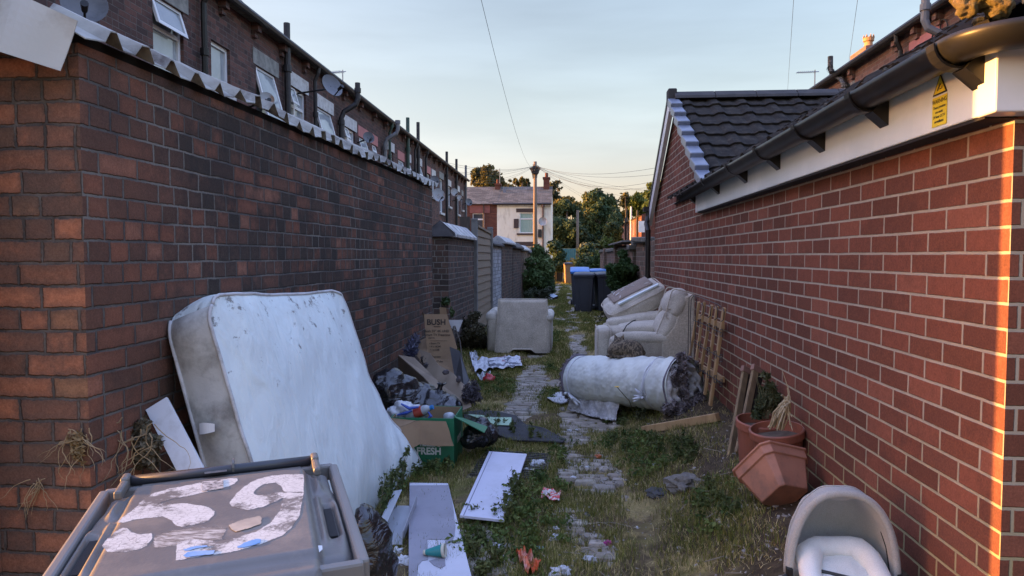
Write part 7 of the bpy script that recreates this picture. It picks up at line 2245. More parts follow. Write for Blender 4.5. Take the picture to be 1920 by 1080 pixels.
for s_ in (-1, 1):
    m = MB(); m.ell(hh(s_ * .021, .043, .008), (.0085, .004, .0065), HB, 12, 8); e = m.build('eye', M_eye, cat, smooth=True)
    m = MB(); m.ell(hh(s_ * .021, .0465, .008), (.0022, .0015, .006), HB, 10, 6); m.build('pupil', M_ink, e)
m = MB(); m.ell(hh(0, .053, -.006), (.0065, .005, .0045), HB, 10, 6); m.build('nose', plain('cat_nose', (.20, .09, .08), (.16, .07, .06), 20, .5), cat, smooth=True)
m = MB()
for s_ in (-1, 1):
    m.ell(hh(s_ * .012, .050, -.018), (.012, .005, .008), HB, 10, 6)
m.build('white_muzzle', plain('pale_muzzle_fur', (.36, .32, .27), (.30, .27, .22), 60, .9), cat, smooth=True)
m = MB()
for s_ in (-1, 1):
    for k in (-1, 0, 1):
        m.tube([hh(s_ * .016, .05, -.012), hh(s_ * .07, .045, -.012 + .012 * k)], .0006, 4)
m.build('whiskers', M_white, cat)

# ------------------------------------------------------------------ plank, leaning laths, pots
a, b = G(1207, 806, .045), G(1346, 782, .05)
pl = MB(); pl.bar(a, b, .055, .06); tag(pl.build('pine_plank', M_pine, None, bevel=.003), 'pine batten lying on the dirt in front of the rolled mattress', 'plank')
lg = 'old laths leaning on the garage wall'
M_oldwood = plain('rotten_lath', (.26, .185, .10), (.17, .12, .07), 4, .9, .7, 40, stretch=(8, 8, .7), dirt=(.07, .05, .035), dscale=5)
M_endwood = plain('reddish_timber_end', (.26, .15, .11), (.21, .12, .09), 8, .8, .3)
for i, (pb_, pt_, lab) in enumerate([((1369, 858), (1398, 692), 'nearer rough lath with a black channel leaning on the garage wall'), ((1384, 850), (1417, 690), 'farther lath with black plastic strips leaning beside the plant pots')]):
    e = empty('leaning_lath', P(*pb_, 4.35), lab, 'lath', lg)
    a, b = P(*pb_, 4.30 - .15 * i), P(*pt_, 4.55 - .12 * i)
    nn_ = Vector((.45, -1, 0)).normalized(); sd_ = (b - a).cross(nn_).normalized()
    if sd_.x < 0: sd_ = -sd_
    m = MB(); m.bar(a, b, .022, .045, sd_); m.build('wood_strip', M_oldwood, e, bevel=.003)
    m = MB(); m.bar(a + sd_ * .034, b + sd_ * .034 - (b - a) * .02, .018, .016, sd_); m.bar(a + sd_ * .056, b + sd_ * .056 - (b - a) * .05, .018, .016, sd_); m.build('black_channel', M_black, e)
    m = MB(); d = (b - a).normalized(); m.bar(b - d * .005 - sd_ * .03, b - d * .005 + sd_ * .075, .028, .04, d); m.build('end_block', M_endwood, e, bevel=.003)
M_pot = plain('terracotta_plastic', (.32, .105, .06), (.24, .08, .048), 4, .6, .25, 60, dirt=(.15, .085, .06), dscale=9, damt=.75)
M_pot2 = plain('faded_terracotta_plastic', (.42, .19, .12), (.32, .14, .09), 4, .65, .25, 60, dirt=(.19, .11, .08), dscale=8, damt=.75)
M_potsoil = plain('dry_potting_soil', (.07, .05, .035), (.12, .09, .06), 20, .95, .8, 40)
def pot(name, c, r, h, rot, label, mat_, group):
    e = empty(name, c, label, 'plant pot', group)
    R3 = rot.to_matrix()
    MB().lathe([(r * .70, -h), (r * .74, -h), (r * .92, -.18 * h), (r * 1.0, -.18 * h), (r * 1.02, -.02 * h), (r * .98, 0), (r * .93, 0), (r * .90, -.2 * h), (r * .88, -.25 * h)], c, 36, R3).build('pot_wall', mat_, e, smooth=False, bevel=.002)
    MB().lathe([(r * .72, -h + .002), (.001, -h + .002)], c, 30, R3).build('base', mat_, e)
    MB().lathe([(r * .90, -.22 * h), (r * .5, -.19 * h), (.001, -.2 * h)], c, 30, R3).build('soil', M_potsoil, e, smooth=True)
    return e
PG = 'terracotta coloured plant pots by the garage wall'
pot('plant_pot', P(1426, 788, 4.02), .135, .26, Euler((R_(6), R_(2), 0)), 'round terracotta pot standing upright behind, with the green weed', M_pot, PG)
pot('plant_pot', P(1456, 803, 3.78), .142, .25, Euler((R_(4), R_(-7), 0)), 'wide round terracotta pot with dead straw stalks next to the wall', M_pot, PG)
# square planter lying tipped over
rc0, bc0 = P(1444, 868, 3.42), P(1473, 930, 3.30)
axp = (bc0 - rc0).normalized()
e = empty('square_planter', (rc0 + bc0) / 2, 'square terracotta planter tipped over with its base towards the camera', 'plant pot', PG)
corn = [(1366, 892), (1432, 824), (1520, 846), (1456, 914)]
cb = [(1427, 945), (1467, 908), (1518, 916), (1480, 950)]
# rim plane and base plane perpendicular to the axis
view = (rc0 - Vector(_C)).normalized()
axd = Vector((math.cos(-.658) * math.cos(-1.37), math.cos(-.658) * math.sin(-1.37), math.sin(-.658)))
e1 = axd.cross(Vector((0, 0, 1))).normalized(); e2 = axd.cross(e1).normalized()
cpt = Vector((1.028, 3.531, .457))
RIM, BAS, HH = .203, .127, .201
def pq(k, rad, d, rnd=.0):
    a = math.radians(PLA + 90 * k); return cpt + axd * d + (e1 * math.cos(a) + e2 * math.sin(a)) * rad
PLA = math.degrees(2.023)
def ring(rad, d, n=6, rr_=.16):
    pts = []
    for k in range(4):
        a0 = math.radians(PLA + 90 * k)
        for j in range(n):
            s_ = (j / (n - 1) - .5)
            a = a0 + s_ * math.radians(26)
            # rounded square
            loc = abs(math.cos(2 * (a - a0) / 2))
            q = rad * (math.cos(math.radians(45)) / max(math.cos(math.radians(45) - abs(a - a0)), .5)) if abs(a - a0) > math.radians(7) else rad * .965 * (math.cos(math.radians(45)) / math.cos(math.radians(45) - math.radians(7))) * 1.02
            pts.append(cpt + axd * d + (e1 * math.cos(a) + e2 * math.sin(a)) * q)
    return pts
m = MB()
lv = [(BAS * .96, HH), (BAS, HH - .006), (RIM * .90, .055), (RIM * .97, .052), (RIM * .985, .010), (RIM * 1.05, .006), (RIM * 1.05, -.004), (RIM * .93, -.004), (RIM * .90, .02), (BAS * .95, HH - .012)]
rows = [ring(r_, d_) for r_, d_ in lv]
q_ = len(rows[0])
m.add([v for rw in rows for v in rw], [(i * q_ + k, i * q_ + (k + 1) % q_, (i + 1) * q_ + (k + 1) % q_, (i + 1) * q_ + k) for i in range(len(rows) - 1) for k in range(q_)] + [list(range(q_))[::-1], [(len(rows) - 1) * q_ + k for k in range(q_)]])
m.build('planter_wall', M_pot2, e, bevel=.003, recalc=True)
# plants in and behind the pots
st_ = empty('dead_plant', P(1470, 795, 3.78), 'pale dead straw stalks drooping from the wide terracotta pot', 'plant')
m = MB(); rr = random.Random(21)
for i in range(16):
    a = P(1450 + rr.uniform(-12, 18), 802 + rr.uniform(-4, 6), 3.78)
    k = P(1472 + rr.uniform(-10, 12), 752 + rr.uniform(-14, 12), 3.70 + rr.uniform(-.06, .06))
    b = P(1482 + rr.uniform(-34, 8), 770 + rr.uniform(-30, 40), 3.66 + rr.uniform(-.08, .05))
    m.tube([a, a.lerp(k, .5) + Vector((rr.uniform(-.02, .02), 0, .01)), k, k.lerp(b, .6) + Vector((0, 0, .012)), b], [.0045, .005, .0045, .0035, .002], 5)
for q in ([(1478, 770), (1480, 735), (1472, 710), (1465, 690)], [(1462, 770), (1478, 740), (1476, 728)]):
    m.tube([P(x, y, 3.8) for x, y in q], [.003, .003, .002, .0012][:len(q)], 5)
m.build('stalks', plain('pale_dead_stalk', (.50, .42, .27), (.40, .33, .20), 12, .85), st_)
WG = 'weeds by the garage wall'
wp = empty('wild_plant', P(1435, 780, 4.1), 'bushy green weed growing behind the round terracotta pots', 'plant', None)
bl = crown_px([(1432, 755, 14), (1440, 735, 14), (1428, 770, 12), (1446, 720, 10), (1437, 705, 7), (1450, 745, 12), (1420, 778, 9), (1452, 765, 12)], 4.1, .05)
v, f, c = leaf_cloud(bl, 2600, .016, [(.045, .06, .025), (.075, .09, .04), (.11, .115, .06)], seed=61, gap=.38, gscale=16, dens=.75, elong=3.2)
tri_mesh('foliage', v - np.array(wp.location), f, M_leaf, c, parent=wp)
m = MB(); rr = random.Random(3)
for i in range(14):
    a = P(1430 + rr.uniform(-8, 12), 785, 4.08); b = P(1436 + rr.uniform(-22, 22), 700 + rr.uniform(0, 60), 4.1)
    m.tube([a, a.lerp(b, .5) + Vector((rr.uniform(-.02, .02), 0, 0)), b], [.003, .0025, .001], 5)
m.build('stems', plain('green_stem', (.10, .11, .05), (.14, .12, .06), 9, .8), wp)

# ------------------------------------------------------------------ carrycot with its hood up
M_hood = fabric('grey_hood_fabric', (.60, .615, .585), (.52, .53, .505), weave=900, dirt=(.24, .22, .19), damt=.4)
M_hoodin = fabric('light_hood_lining', (.62, .63, .60), (.54, .55, .525), weave=900, dirt=(.34, .32, .29), damt=.3)
M_padded = fabric('white_padded_liner', (.74, .76, .72), (.64, .66, .63), weave=700, dirt=(.42, .41, .40), damt=.4)
for mm in (M_hood, M_hoodin):      # thin cloth: some light comes through
    nt = mm.node_tree; bs = nt.nodes['Principled BSDF']; tr0 = nt.nodes.new('ShaderNodeBsdfTranslucent'); mx0 = nt.nodes.new('ShaderNodeMixShader')
    mx0.inputs[0].default_value = .42
    nt.links.new(bs.inputs['Base Color'].links[0].from_socket, tr0.inputs[0]); nt.links.new(bs.outputs[0], mx0.inputs[1]); nt.links.new(tr0.outputs[0], mx0.inputs[2]); nt.links.new(mx0.outputs[0], nt.nodes['Material Output'].inputs['Surface'])
pr = empty('carrycot', (1.0, 2.5, .2), 'grey pram carrycot with raised hood and white padded liner by the garage wall', 'carrycot')
Yp = 2.50
pc = P(1580, 1085, Yp)
hw = (P(1684, 1000, Yp).x - P(1477, 1000, Yp).x) / 2
ztop = P(1575, 921, Yp).z
zc = pc.z - .02
yawp = R_(-4)
HR = ztop - zc
def hoodp(a, d, inset=0.0):
    """a: 0..pi over the arch, d: depth behind the opening 0..1"""
    k = math.sqrt(max(0, 1 - min(1, d) ** 3.2))
    ex = .80
    ca, sa = math.cos(a), math.sin(a)
    x = math.copysign(abs(ca) ** ex, ca) * (hw - inset) * (1 - .10 * d) * (.12 + .88 * k)
    z = (abs(sa) ** .92) * (HR - inset) * k
    y = d * .22 - .05 * (1 - sa) * (1 - d) * 0
    w = .004 * math.sin(a * 14 + d * 4) * sstep(.1, .5, d)
    p = Vector((x, y + .10 * sa * (1 - d) * 0, z + w))
    c_, s_ = math.cos(yawp), math.sin(yawp)
    return Vector((pc.x + p.x * c_ - p.y * s_, Yp + p.x * s_ + p.y * c_, zc + p.z))
m = MB(); m.grid(lambda u, v: hoodp(u * math.pi, v), 50, 18); m.build('hood', M_hood, pr, smooth=True)
m = MB()
def linp(u, v):
    a = u * math.pi
    p = hoodp(a, v * .985, .020)
    sag = .020 * sstep(.0, .25, v) * sstep(.7, .3, v) * math.sin(a) ** 2
    return p + Vector((0, .004, -sag * (1 + .5 * math.sin(a * 9)) - .004 * abs(mnoise.noise(Vector((a * 5, v * 5, 2))))))
m.grid(linp, 60, 20); m.build('hood_lining', M_hoodin, pr, smooth=True)
for dd in (.3, .58):
    m = MB(); m.tube([hoodp(i * math.pi / 40, dd, -.002) for i in range(41)], .003, 5); m.build('hood_seam', M_hood, pr, smooth=True)
m = MB(); m.tube([hoodp(i * math.pi / 40, 0, .008) for i in range(41)], .0135, 10); m.build('hood_rim', M_hood, pr, smooth=True)
m = MB()
def ventp(u, v):
    a = math.pi * (.38 + .22 * u); return hoodp(a, .10 + .14 * v, .020) + Vector((0, -.002, -.004))
m.grid(ventp, 12, 5); o = m.build('mesh_vent', M_dark, pr); md = o.modifiers.new('t', 'SOLIDIFY'); md.thickness = .003
m = MB(); m.tube([hoodp(math.pi * .18, .25, .019), hoodp(math.pi * .12, .18, .019), hoodp(math.pi * .04, .14, .019), hoodp(.001, .12, .019)], .0035, 6); m.build('zip', M_ink, pr)
# tub below and padded liner in a horseshoe
zb = zc - .16
m = MB()
def tub(u, v):
    a = u * 2 * math.pi
    ca, sa = math.cos(a), math.sin(a)
    x = math.copysign(abs(ca) ** .7, ca) * (hw - .012) * (.86 + .14 * v)
    y = math.copysign(abs(sa) ** .7, sa) * .38 * (.9 + .1 * v) - .12
    c_, s_ = math.cos(yawp), math.sin(yawp)
    return Vector((pc.x + x * c_ - y * s_, Yp + x * s_ + y * c_, zb + (zc + .03 - zb) * v))
m.grid(tub, 44, 6, wrap=True); m.build('tub', M_hood, pr, smooth=True)
m = MB(); m.grid(lambda u, v: (lambda q: Vector((pc.x + (q.x - pc.x) * v, Yp - .12 + (q.y - Yp + .12) * v, zc - .045)))(tub(u, .5)), 40, 5, wrap=True); m.build('mat', M_padded, pr, smooth=True)
path = []
for i in range(25):
    a = math.radians(-55 + 290 * i / 24)
    x = (hw - .068) * math.copysign(abs(math.cos(a)) ** .5, math.cos(a)); y = .20 * math.copysign(abs(math.sin(a)) ** .7, math.sin(a)) - .06
    if math.sin(a) < 0: y *= 1.3
    z = .045 + .085 * max(0, math.sin(a))
    path.append(Vector((pc.x + x, Yp + y - .05, zc + z - .03)))
m = MB(); m.tube(path, [.034 + .005 * math.sin(i * .9) + .010 * math.sin(math.pi * i / 24) for i in range(25)], 16)
o = m.build('padded_liner', M_padded, pr, smooth=True); displace(o, .022, .06)
cc = Vector((pc.x, Yp - .10, zc + .015))
m = MB(); m.grid(lambda u, v: (lambda q: q.lerp(cc, v) + Vector((0, 0, -.012 + .018 * math.sin(math.pi * v) + .006 * mnoise.noise(Vector((u * 14, v * 4, 2))))))(path[min(24, int(u * 24))].lerp(path[min(24, int(u * 24) + 1)], u * 24 - int(u * 24))), 60, 12); m.build('inner_pad', M_padded, pr, smooth=True)
m = MB(); m.tube([Vector((pc.x - hw * .45, Yp - .02, zc + .055)), Vector((pc.x, Yp - .05, zc + .048)), Vector((pc.x + hw * .4, Yp - .06, zc + .03))], .006, 6); m.build('seam', M_ink, pr)
for s_ in (-1, 1):
    p = hoodp(0.02 if s_ > 0 else math.pi - .02, 0)
    m = MB(); m.obox(p + Vector((s_ * -.004, -.012, .015)), (.02, .03, .06)); m.ell(p + Vector((s_ * .006, -.01, -.004)), (.018, .022, .022), seg=12, rings=8); m.build('hood_joint', M_black, pr, bevel=.003)

# ------------------------------------------------------------------ wheelie bins and things down the alley
def far_bin(c, rz, w, d, h, mat_, lidm, label, group=None, full=True, lid_open=0):
    e = empty('wheelie_bin', c, label, 'wheelie bin', group, rz)
    R3 = Euler((0, 0, rz)).to_matrix()
    def W_(x, y, z): return Vector(c) + R3 @ Vector((x, y, z))
    m = MB(); b_ = .80
    m.add([W_(x * w / 2 * k, (y * d / 2) * k2, z) for z, k, k2 in ((.05, .82, .74), (h * .92, 1, 1)) for x, y in ((-1, -1), (1, -1), (1, 1), (-1, 1))], [(3, 2, 1, 0), (4, 5, 6, 7), (0, 1, 5, 4), (1, 2, 6, 5), (2, 3, 7, 6), (3, 0, 4, 7)])
    m.build('body', mat_, e, bevel=.025)
    m = MB()
    for s_ in (-1, 1):      # moulded panel ribs
        m.bar(W_(s_ * w * .23, -d * .40, h * .15), W_(s_ * w * .27, -d * .5, h * .85), .02, .016, R3 @ Vector((0, -1, 0)))
    m.build('ribs', mat_, e)
    m = MB()
    m.add([W_(x * (w / 2 + o), y * (d / 2 + o), z) for z, o in ((h * .90, .02), (h * .94, .025)) for x, y in ((-1, -1), (1, -1), (1, 1), (-1, 1))], [(3, 2, 1, 0), (4, 5, 6, 7), (0, 1, 5, 4), (1, 2, 6, 5), (2, 3, 7, 6), (3, 0, 4, 7)])
    m.build('rim', mat_, e, bevel=.01)
    ld = rc('lid', lidm, e, W_(0, 0, h * .97), (w / 2 + .03, d / 2 + .03, .045), .035, Euler((R_(3 + lid_open), 0, rz)), puff=(0, 0, .035))
    m = MB(); m.tube([W_(-w * .4, d / 2 + .05, h * .95), W_(w * .4, d / 2 + .05, h * .95)], .018, 8); m.build('handle', mat_, e)
    for s_ in (-1, 1):
        m = MB(); m.lathe([(.001, -.03), (.1, -.03), (.1, .03), (.001, .03)], W_(s_ * w * .46, d * .38, .1), 18, (R3 @ Euler((0, R_(90), 0)).to_matrix())); m.build('wheel', M_black, e)
    return e
M_slatebin = plain('dark_grey_blue_bin_plastic', (.042, .047, .060), (.034, .037, .047), 2, .45, .05, dirt=(.07, .07, .075), dscale=4, damt=.4)
M_bluelid = plain('blue_bin_plastic', (.03, .15, .46), (.04, .18, .48), 3, .35)
M_brownbin = plain('brown_bin_plastic', (.065, .042, .036), (.05, .033, .03), 3, .5)
M_orangebin = plain('tan_bin_plastic', (.38, .24, .12), (.33, .20, .10), 3, .5)
NB = 'wheelie bins on the right of the alley'
far_bin((.47, 18.2, 0), R_(-4), .50, .60, 1.04, M_slatebin, M_slatebin, 'left of the two dark grey wheelie bins standing together in the alley', NB)
far_bin((1.03, 18.35, .0), R_(10), .54, .62, 1.04, M_slatebin, M_slatebin, 'right of the two dark grey wheelie bins standing together by the climber', NB)
far_bin((.40, 20.6, 0), R_(0), .52, .6, 1.10, M_slatebin, M_bluelid, 'wheelie bin with bright blue lid behind the left dark grey bin', NB, lid_open=8)
far_bin((.95, 20.9, 0), R_(5), .52, .6, 1.08, M_slatebin, M_bluelid, 'wheelie bin with blue lid behind the right dark grey bin', NB)
far_bin((-.78, 31, 0), R_(3), .50, .55, .86, M_brownbin, M_brownbin, 'brown wheelie bin near the tall bush on the left', NB)
far_bin((.12, 37.2, .0), R_(8), .48, .5, 1.12, M_orangebin, M_slatebin, 'tan bin far down the alley glowing in the sun', NB)
far_bin((-.42, 38.5, .0), R_(-5), .50, .5, .9, M_slatebin, M_slatebin, 'small dark bin beside the tan bin at the far end', NB)
cb_ = empty('plastic_crate', G(1034, 564), 'small black and white crate lying on its side in the grass beyond the armchair', 'crate')
ctr = G(1034, 563); ctr.z += .10
rotK = Euler((R_(14), R_(18), R_(-35)))
mK = rotK.to_matrix()
m = MB(); m.obox(ctr, (.36, .26, .16), rotK); m.build('box', M_black, cb_, bevel=.01)
m = MB(); m.obox(ctr + mK @ Vector((0, 0, .084)), (.34, .24, .008), rotK); m.build('top', plain('pale_blue_grey_plastic', (.40, .47, .55), (.33, .4, .48), 5, .3), cb_)
m = MB()
for i in range(3):
    for j in range(2):
        m.obox(ctr + mK @ Vector((-.11 + .11 * i, -.132, -.035 + .065 * j)), (.08, .006, .045), rotK)
m.build('panes', M_white, cb_)
# ------------------------------------------------------------------ litter
def crumple(px, py, r, mat_, name, label, cat, group=None, flat=.6, seed=0, amt=.6, dz=.0):
    p = G(px, py, r * flat * .7 + dz)
    m = MB()
    rr = random.Random(seed + int(px))
    def fn(u, v):
        a = u * 2 * math.pi; b = v * math.pi
        d = Vector((math.sin(b) * math.cos(a), math.sin(b) * math.sin(a), math.cos(b) * flat))
        k = 1 + amt * mnoise.noise(d * 1.9 + Vector((px, py, seed))) + amt * .7 * mnoise.noise(d * 4.5 + Vector((py, px, seed)))
        return p + d * r * k
    m.grid(fn, 22, 14, wrap=True)
    o = m.build(name, mat_, None, smooth=False, origin=p)
    return tag(o, label, cat, group)
M_paperw = plain('crumpled_white_paper', (.55, .56, .58), (.44, .45, .47), 8, .7, dirt=(.28, .26, .23), dscale=14, damt=.6)
M_redw = plain('red_white_wrapper', (.58, .05, .05), (.60, .57, .56), 38, .4, lo=.47, hi=.53)
M_orangew = plain('orange_wrapper', (.60, .13, .03), (.50, .07, .03), 20, .3, dirt=(.55, .45, .38), dscale=16, damt=.6)
M_greycl = fabric('muddy_grey_cloth', (.16, .145, .12), (.11, .10, .085), weave=160, dirt=(.06, .05, .04), damt=.7)
LG = 'litter scattered on the alley floor'
tag(crumpled('food_packet', [(1018, 924), (1052, 928), (1048, 946), (1014, 940)], M_redw, .02, .02, 5), 'flattened red and white food packet in the middle of the alley', 'packet', LG)
tag(crumpled('sweet_wrapper', [(966, 1043), (985, 1038), (1015, 1070), (990, 1088)], M_orangew, .02, .05, 6), 'crumpled orange wrapper at the bottom edge of the alley', 'wrapper', LG)
m = MB(); m.slab(lambda u, v: (lambda a, r: G(1051 + 25 * r * math.cos(a), 747 + 8.5 * r * math.sin(a), .04) + Vector((0, 0, .012 * math.sin(a * 3) * r)))(u * 2 * math.pi, .05 + .95 * v), 26, 6, (0, 0, .012))
tag(m.build('plastic_disc', M_paperw, None, smooth=True), 'flat oval white lid lying on the setts left of the rolled mattress', 'lid', LG)
for i, (px, py, r, lb) in enumerate([(1008, 872, .06, 'crumpled white wrapper beside the right edge of the white board'), (990, 884, .04, 'smaller white paper scrap against the drain tray by the board'), (1043, 1010, .035, 'white paper scrap right of the orange wrapper'), (1105, 1050, .032, 'small white scrap near the bottom centre of the alley'),
                                     (1050, 1074, .05, 'pale paper lump at the very bottom beside the orange wrapper'), (935, 1025, .03, 'pale stone like scrap beside the long panel'), (755, 1055, .045, 'white tissue by the clear tray'), (745, 1035, .03, 'torn white tissue scrap above another near the black bag')]):
    crumple(px, py, r, M_paperw, 'paper_scrap', lb, 'paper', LG, .55, i)
crumple(1283, 908, .11, M_greycl, 'muddy_cloth', 'muddy grey cloth crumpled on the dirt right of the setts', 'cloth', None, .42, 3, .5)
crumple(1236, 925, .075, plain('dark_rag', (.04, .04, .042), (.06, .058, .058), 6, .8, .3), 'dark_rag', 'dark rag lying left of the muddy grey cloth', 'cloth', None, .35, 7, .5)
crumple(1140, 1018, .018, plain('magenta_plastic', (.42, .03, .22), (.35, .03, .2), 5, .4), 'plastic_scrap', 'tiny magenta plastic scrap on the setts near the bottom', 'plastic scrap', LG)
crumple(1122, 856, .022, plain('orange_plastic', (.50, .12, .03), (.42, .1, .03), 5, .5), 'plastic_scrap', 'tiny orange scrap on the setts in the middle of the alley', 'plastic scrap', LG)
crumple(1012, 1030, .03, plain('teal_film', (.22, .40, .40), (.3, .45, .45), 8, .3), 'plastic_scrap', 'small teal film scrap right above the orange wrapper', 'plastic scrap', LG, .4, 2)
crumple(1228, 873, .022, M_paperw, 'paper_scrap', 'small white scrap among the weeds in front of the pine batten', 'paper', LG, .7, 9)
rr = random.Random(55)
for i in range(26):
    px, py = rr.uniform(885, 1330), rr.uniform(690, 1075) if i % 3 else rr.uniform(930, 1075)
    crumple(px, py, rr.uniform(.010, .022), M_paperw if i % 4 else M_thin, 'litter_scrap', 'tiny pale scrap of litter trodden into the alley floor', 'litter', 'tiny scraps of litter', .45, i, .8)
rr = random.Random(77)
# crumbs of debris nobody could count
m = MB()
for i in range(1000):
    px, py = rr.uniform(880, 1500), rr.uniform(720, 1085)
    p = G(px, py, .012)
    if abs(p.x) > 1.25: continue
    r = rr.uniform(.003, .012)
    m.obox(p, (r * rr.uniform(1, 3), r * rr.uniform(1, 2), r * .7), Euler((rr.uniform(-.4, .4), rr.uniform(-.4, .4), rr.uniform(0, 3))))
tag(m.build('debris', plain('mixed_debris', (.36, .34, .31), (.20, .18, .15), 3, .85), None), 'small chips and crumbs strewn over the soil', 'debris', kind='stuff')
st = MB()
for i in range(46):
    px, py = rr.uniform(1080, 1480), rr.uniform(800, 1085)
    p = G(px, py, .014); a = rr.uniform(0, 3.14); L = rr.uniform(.03, .11)
    if p.x > 1.2: continue
    d = Vector((math.cos(a), math.sin(a), 0)) * L
    st.tube([p - d, p + Vector((rr.uniform(-.01, .01), rr.uniform(-.01, .01), .01)), p + d], .0025, 5)
tag(st.build('twig_litter', plain('pale_twig', (.30, .26, .19), (.20, .17, .12), 9, .9), None), 'thin broken twigs strewn over the dirt on the right', 'twigs', kind='stuff')

# ------------------------------------------------------------------ grass and weeds
def in_box(x, y):
    """spots kept free of growth: under things"""
    return False
def density(x, y):
    n = mnoise.noise(Vector((x * 1.7, y * 1.3, 2.2))) + .5 * mnoise.noise(Vector((x * 4.5, y * 4, 7.1)))
    e = strip_expose(x, y)
    d = .40 + .85 * n - .62 * sstep(.25, .85, e)
    if y < 6.2 and x > .35: d -= .42 * sstep(6.4, 5.0, y)          # trodden dirt on the right
    if x < -.55 and y < 5.5: d -= .15
    if y > 11: d += .10 * sstep(11, 16, y)
    for (cx, cy, rx_, ry_, w) in PATCH:
        q = ((x - cx) / rx_) ** 2 + ((y - cy) / ry_) ** 2
        if q < 1: d += w * (1 - q)
    return d
def patch(px, py, rx_, ry_, w):
    p = G(px, py); return (p.x, p.y, rx_, ry_, w)
PATCH = [patch(1250, 850, .42, .75, .95), patch(1210, 830, .3, .5, .5), patch(1330, 960, .30, .45, .8), patch(1070, 830, .14, .9, .5), patch(930, 1030, .25, .45, .8), patch(960, 960, .16, .35, .8), patch(1010, 930, .22, .4, .35),
         patch(920, 730, .35, .8, .9), patch(1050, 690, .3, .9, .4), patch(1180, 760, .28, .7, .9), patch(870, 830, .3, .5, .5), patch(1000, 740, .3, .5, .2), patch(1150, 690, .2, .8, .6), patch(1070, 1010, .3, .5, .3),
         patch(740, 920, .12, .5, 1.0), patch(800, 890, .2, .25, .8), patch(1000, 640, .6, 2.0, .6), patch(1040, 600, .5, 2.5, .6), patch(1230, 930, .2, .3, .5), patch(1400, 1000, .22, .4, .3)]
def scatter(n, x0, x1, y0, y1, thr, seed, power=1.0):
    r = np.random.default_rng(seed)
    out = []
    # denser near the camera where it shows larger
    t = r.random(n)
    ys = y0 * (y1 / y0) ** t
    xs = r.uniform(x0, x1, n)
    keep = r.random(n)
    for x, y, k in zip(xs, ys, keep):
        if y < 13 and x > rx(y) - .02: continue
        if x < (lx(y) if y < 36 else -9) + .02: continue
        if y > 13 and x > 1.3 and y < 27: continue
        d = density(x, y)
        if d > thr and k < min(1, (d - thr) * 2.2): out.append((x, y))
    return np.array(out)
def blades(name, pts, h0, h1, w, cols, seed, lean=.6, label=None):
    r = np.random.default_rng(seed)
    n = len(pts)
    z = np.array([dirt_z(x, y) for x, y in pts]) - .004
    far = np.clip(pts[:, 1] / 7, .8, 3.0)
    h = r.uniform(h0, h1, n) * (1 + .25 * (far - 1))
    a = r.uniform(0, 2 * np.pi, n); b = r.uniform(0, 2 * np.pi, n)
    ww = w * far * r.uniform(.7, 1.3, n)
    ln = h * lean * r.random(n)
    base = np.stack([pts[:, 0], pts[:, 1], z], 1)
    sd = np.stack([np.cos(a), np.sin(a), np.zeros(n)], 1) * ww[:, None] / 2
    dr = np.stack([np.cos(b), np.sin(b), np.zeros(n)], 1) * ln[:, None]
    up = np.zeros((n, 3)); up[:, 2] = h
    v = np.stack([base - sd, base + sd, base + sd * .7 + dr * .35 + up * .55, base - sd * .7 + dr * .35 + up * .55, base + dr + up * .9], 1).reshape(-1, 3)
    i = np.arange(n)[:, None] * 5
    f = np.concatenate([i + np.array([[0, 1, 2]]), i + np.array([[0, 2, 3]]), i + np.array([[3, 2, 4]])], 1).reshape(-1, 3)
    cols = np.array(cols)
    c = cols[r.integers(0, len(cols), n)] * r.uniform(.5, 1.5, n)[:, None]
    return tri_mesh(name, v, f, M_leaf, np.repeat(c, 5, 0), kind='stuff', label=label, cat='grass')
def clumpify(pts, k, spread, seed):
    r = np.random.default_rng(seed)
    q = np.repeat(pts, k, 0)
    return q + r.normal(size=q.shape) * spread
p1_ = scatter(60000, -1.8, 1.6, 2.9, 50, .02, 1)
blades('grass', clumpify(p1_, 5, .024, 2), .022, .075, .0042, [(.115, .135, .026), (.15, .17, .034), (.20, .20, .046), (.13, .145, .032), (.25, .215, .07)], 3, label='rough green grass growing over the alley floor')
p2_ = scatter(50000, -1.8, 1.6, 2.9, 40, -.15, 4)
blades('dry_grass', clumpify(p2_, 4, .03, 5), .012, .045, .0036, [(.52, .42, .19), (.42, .34, .14), (.58, .48, .24), (.32, .27, .10)], 6, 1.6, label='short straw coloured dead grass between the setts')
# low broad leaved weeds
pw = scatter(7500, -1.75, 1.3, 2.9, 26, .60, 7)
bl = [(x, y, dirt_z(x, y) + .03, .055, .055, .045) for x, y in pw]
v, f, c = leaf_cloud(bl, min(90000, len(bl) * 22), .017, [(.050, .085, .022), (.075, .115, .028), (.105, .145, .036), (.14, .17, .045)], seed=71, gap=.05, gscale=9, flat=.9, dens=.6, elong=1.7)
tri_mesh('ground_weeds', v, f, M_leaf, c, kind='stuff', label='low broad leaved green weeds in patches along the alley', cat='weeds')
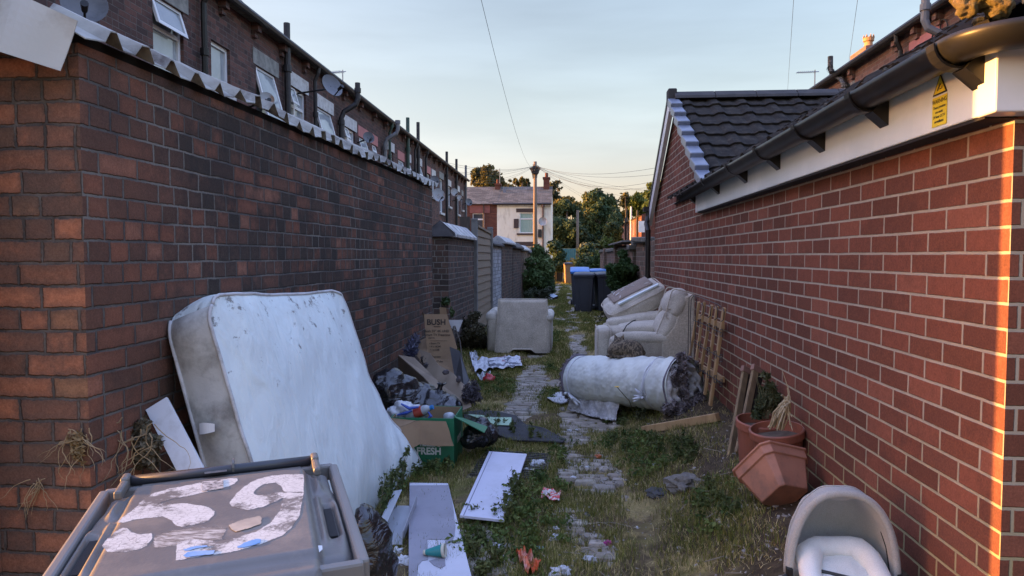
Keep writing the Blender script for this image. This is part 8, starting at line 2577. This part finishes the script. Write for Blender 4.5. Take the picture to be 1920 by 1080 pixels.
# taller stems: by the mattress foot, board edge, right dirt, wall foot
def stemmed(label, spots, hgt, n, seed, cols, lean=.25, name='tall_weed', leaf=.014):
    r = random.Random(seed)
    c0 = G(*spots[0])
    e = empty(name, c0, label, 'weed', 'tall weeds along the alley')
    m = MB(); bl = []
    for i in range(n):
        px, py = r.choice(spots); p = G(px + r.uniform(-9, 9), py + r.uniform(-8, 8), -.01)
        h = hgt * r.uniform(.5, 1.1); d = Vector((r.uniform(-lean, lean), r.uniform(-lean, lean), 1)).normalized()
        q = p + d * h; mid = p.lerp(q, .5) + Vector((r.uniform(-.02, .02), r.uniform(-.02, .02), 0))
        m.tube([p, mid, q], [.0026, .002, .001], 5)
        for k in range(7):
            t_ = r.uniform(.12, 1.0); s_ = p.lerp(q, t_)
            bl.append((s_.x, s_.y, s_.z, .02, .02, .018))
    m.build('stems', MATS['green_stem'], e)
    v, f, c = leaf_cloud(bl, n * 34, leaf, cols, seed=seed, gap=.0, gscale=9, flat=.4, dens=.7, elong=2.4)
    tri_mesh('leaves', v - np.array(c0), f, M_leaf, c, parent=e)
WG_ = [(.055, .08, .024), (.085, .11, .034), (.12, .135, .046)]
stemmed('tall seeding weeds at the foot of the mattress', [(735, 955), (742, 930), (728, 975), (720, 990), (750, 915)], .26, 34, 81, WG_)
stemmed('green weeds in front of the green carton', [(790, 895), (812, 892), (840, 888), (775, 900)], .11, 30, 82, WG_)
stemmed('small leafy weeds at the front edge of the white board', [(900, 975), (925, 980), (945, 978), (885, 975)], .10, 22, 83, WG_)
stemmed('leafy weeds growing up the right edge of the white board', [(960, 945), (955, 965), (968, 930), (950, 985)], .16, 34, 84, WG_)
stemmed('green weeds pushing up between board and rubber sheet', [(935, 810), (955, 818), (915, 805), (1000, 828)], .16, 24, 85, WG_)
stemmed('weeds sprouting in front of the rolled mattress', [(1160, 770), (1180, 780), (1150, 755), (1200, 790)], .20, 36, 86, [(.04, .06, .028), (.07, .085, .04), (.10, .11, .06)])
stemmed('leafy weeds between the tipped planter and the dirt', [(1345, 945), (1330, 930), (1360, 960), (1320, 960), (1375, 975)], .11, 42, 87, WG_)
stemmed('weeds along the foot of the garage wall by the carrycot', [(1530, 905), (1550, 925), (1515, 900), (1560, 940)], .12, 26, 88, WG_)
stemmed('green weeds on the dirt left of the laths', [(1260, 850), (1290, 845), (1240, 860), (1300, 870), (1220, 845), (1275, 870)], .12, 60, 89, WG_)
stemmed('weeds along the bottom of the photo beside the long panel', [(890, 1050), (900, 1020), (905, 1080), (930, 1060)], .10, 36, 90, WG_)
stemmed('weeds at the wall foot behind the black bags', [(712, 690), (720, 700), (706, 700)], .20, 20, 91, WG_)
stemmed('grassy weeds along the right edge of the setts', [(1165, 800), (1150, 830), (1170, 850), (1140, 790)], .10, 36, 92, WG_)
# dandelion by the roll
dn = empty('dandelion', G(1200, 800), 'single yellow dandelion flower before the rolled mattress', 'flower')
a, b = G(1192, 785), P(1157, 726, 5.7)
m = MB(); m.tube([a, a.lerp(b, .55) + Vector((.03, 0, .01)), b], [.005, .004, .003], 6); m.build('stem', MATS['green_stem'], dn)
m = MB()
for k in range(26):
    an = k * 2.4; r_ = .012 + .012 * (k / 26)
    d = Vector((math.cos(an) * r_, math.sin(an) * r_, .004))
    m.bar(b, b + d, .004, .002)
m.build('petals', plain('dandelion_yellow', (.70, .48, .01), (.65, .42, .01), 9, .7), dn)
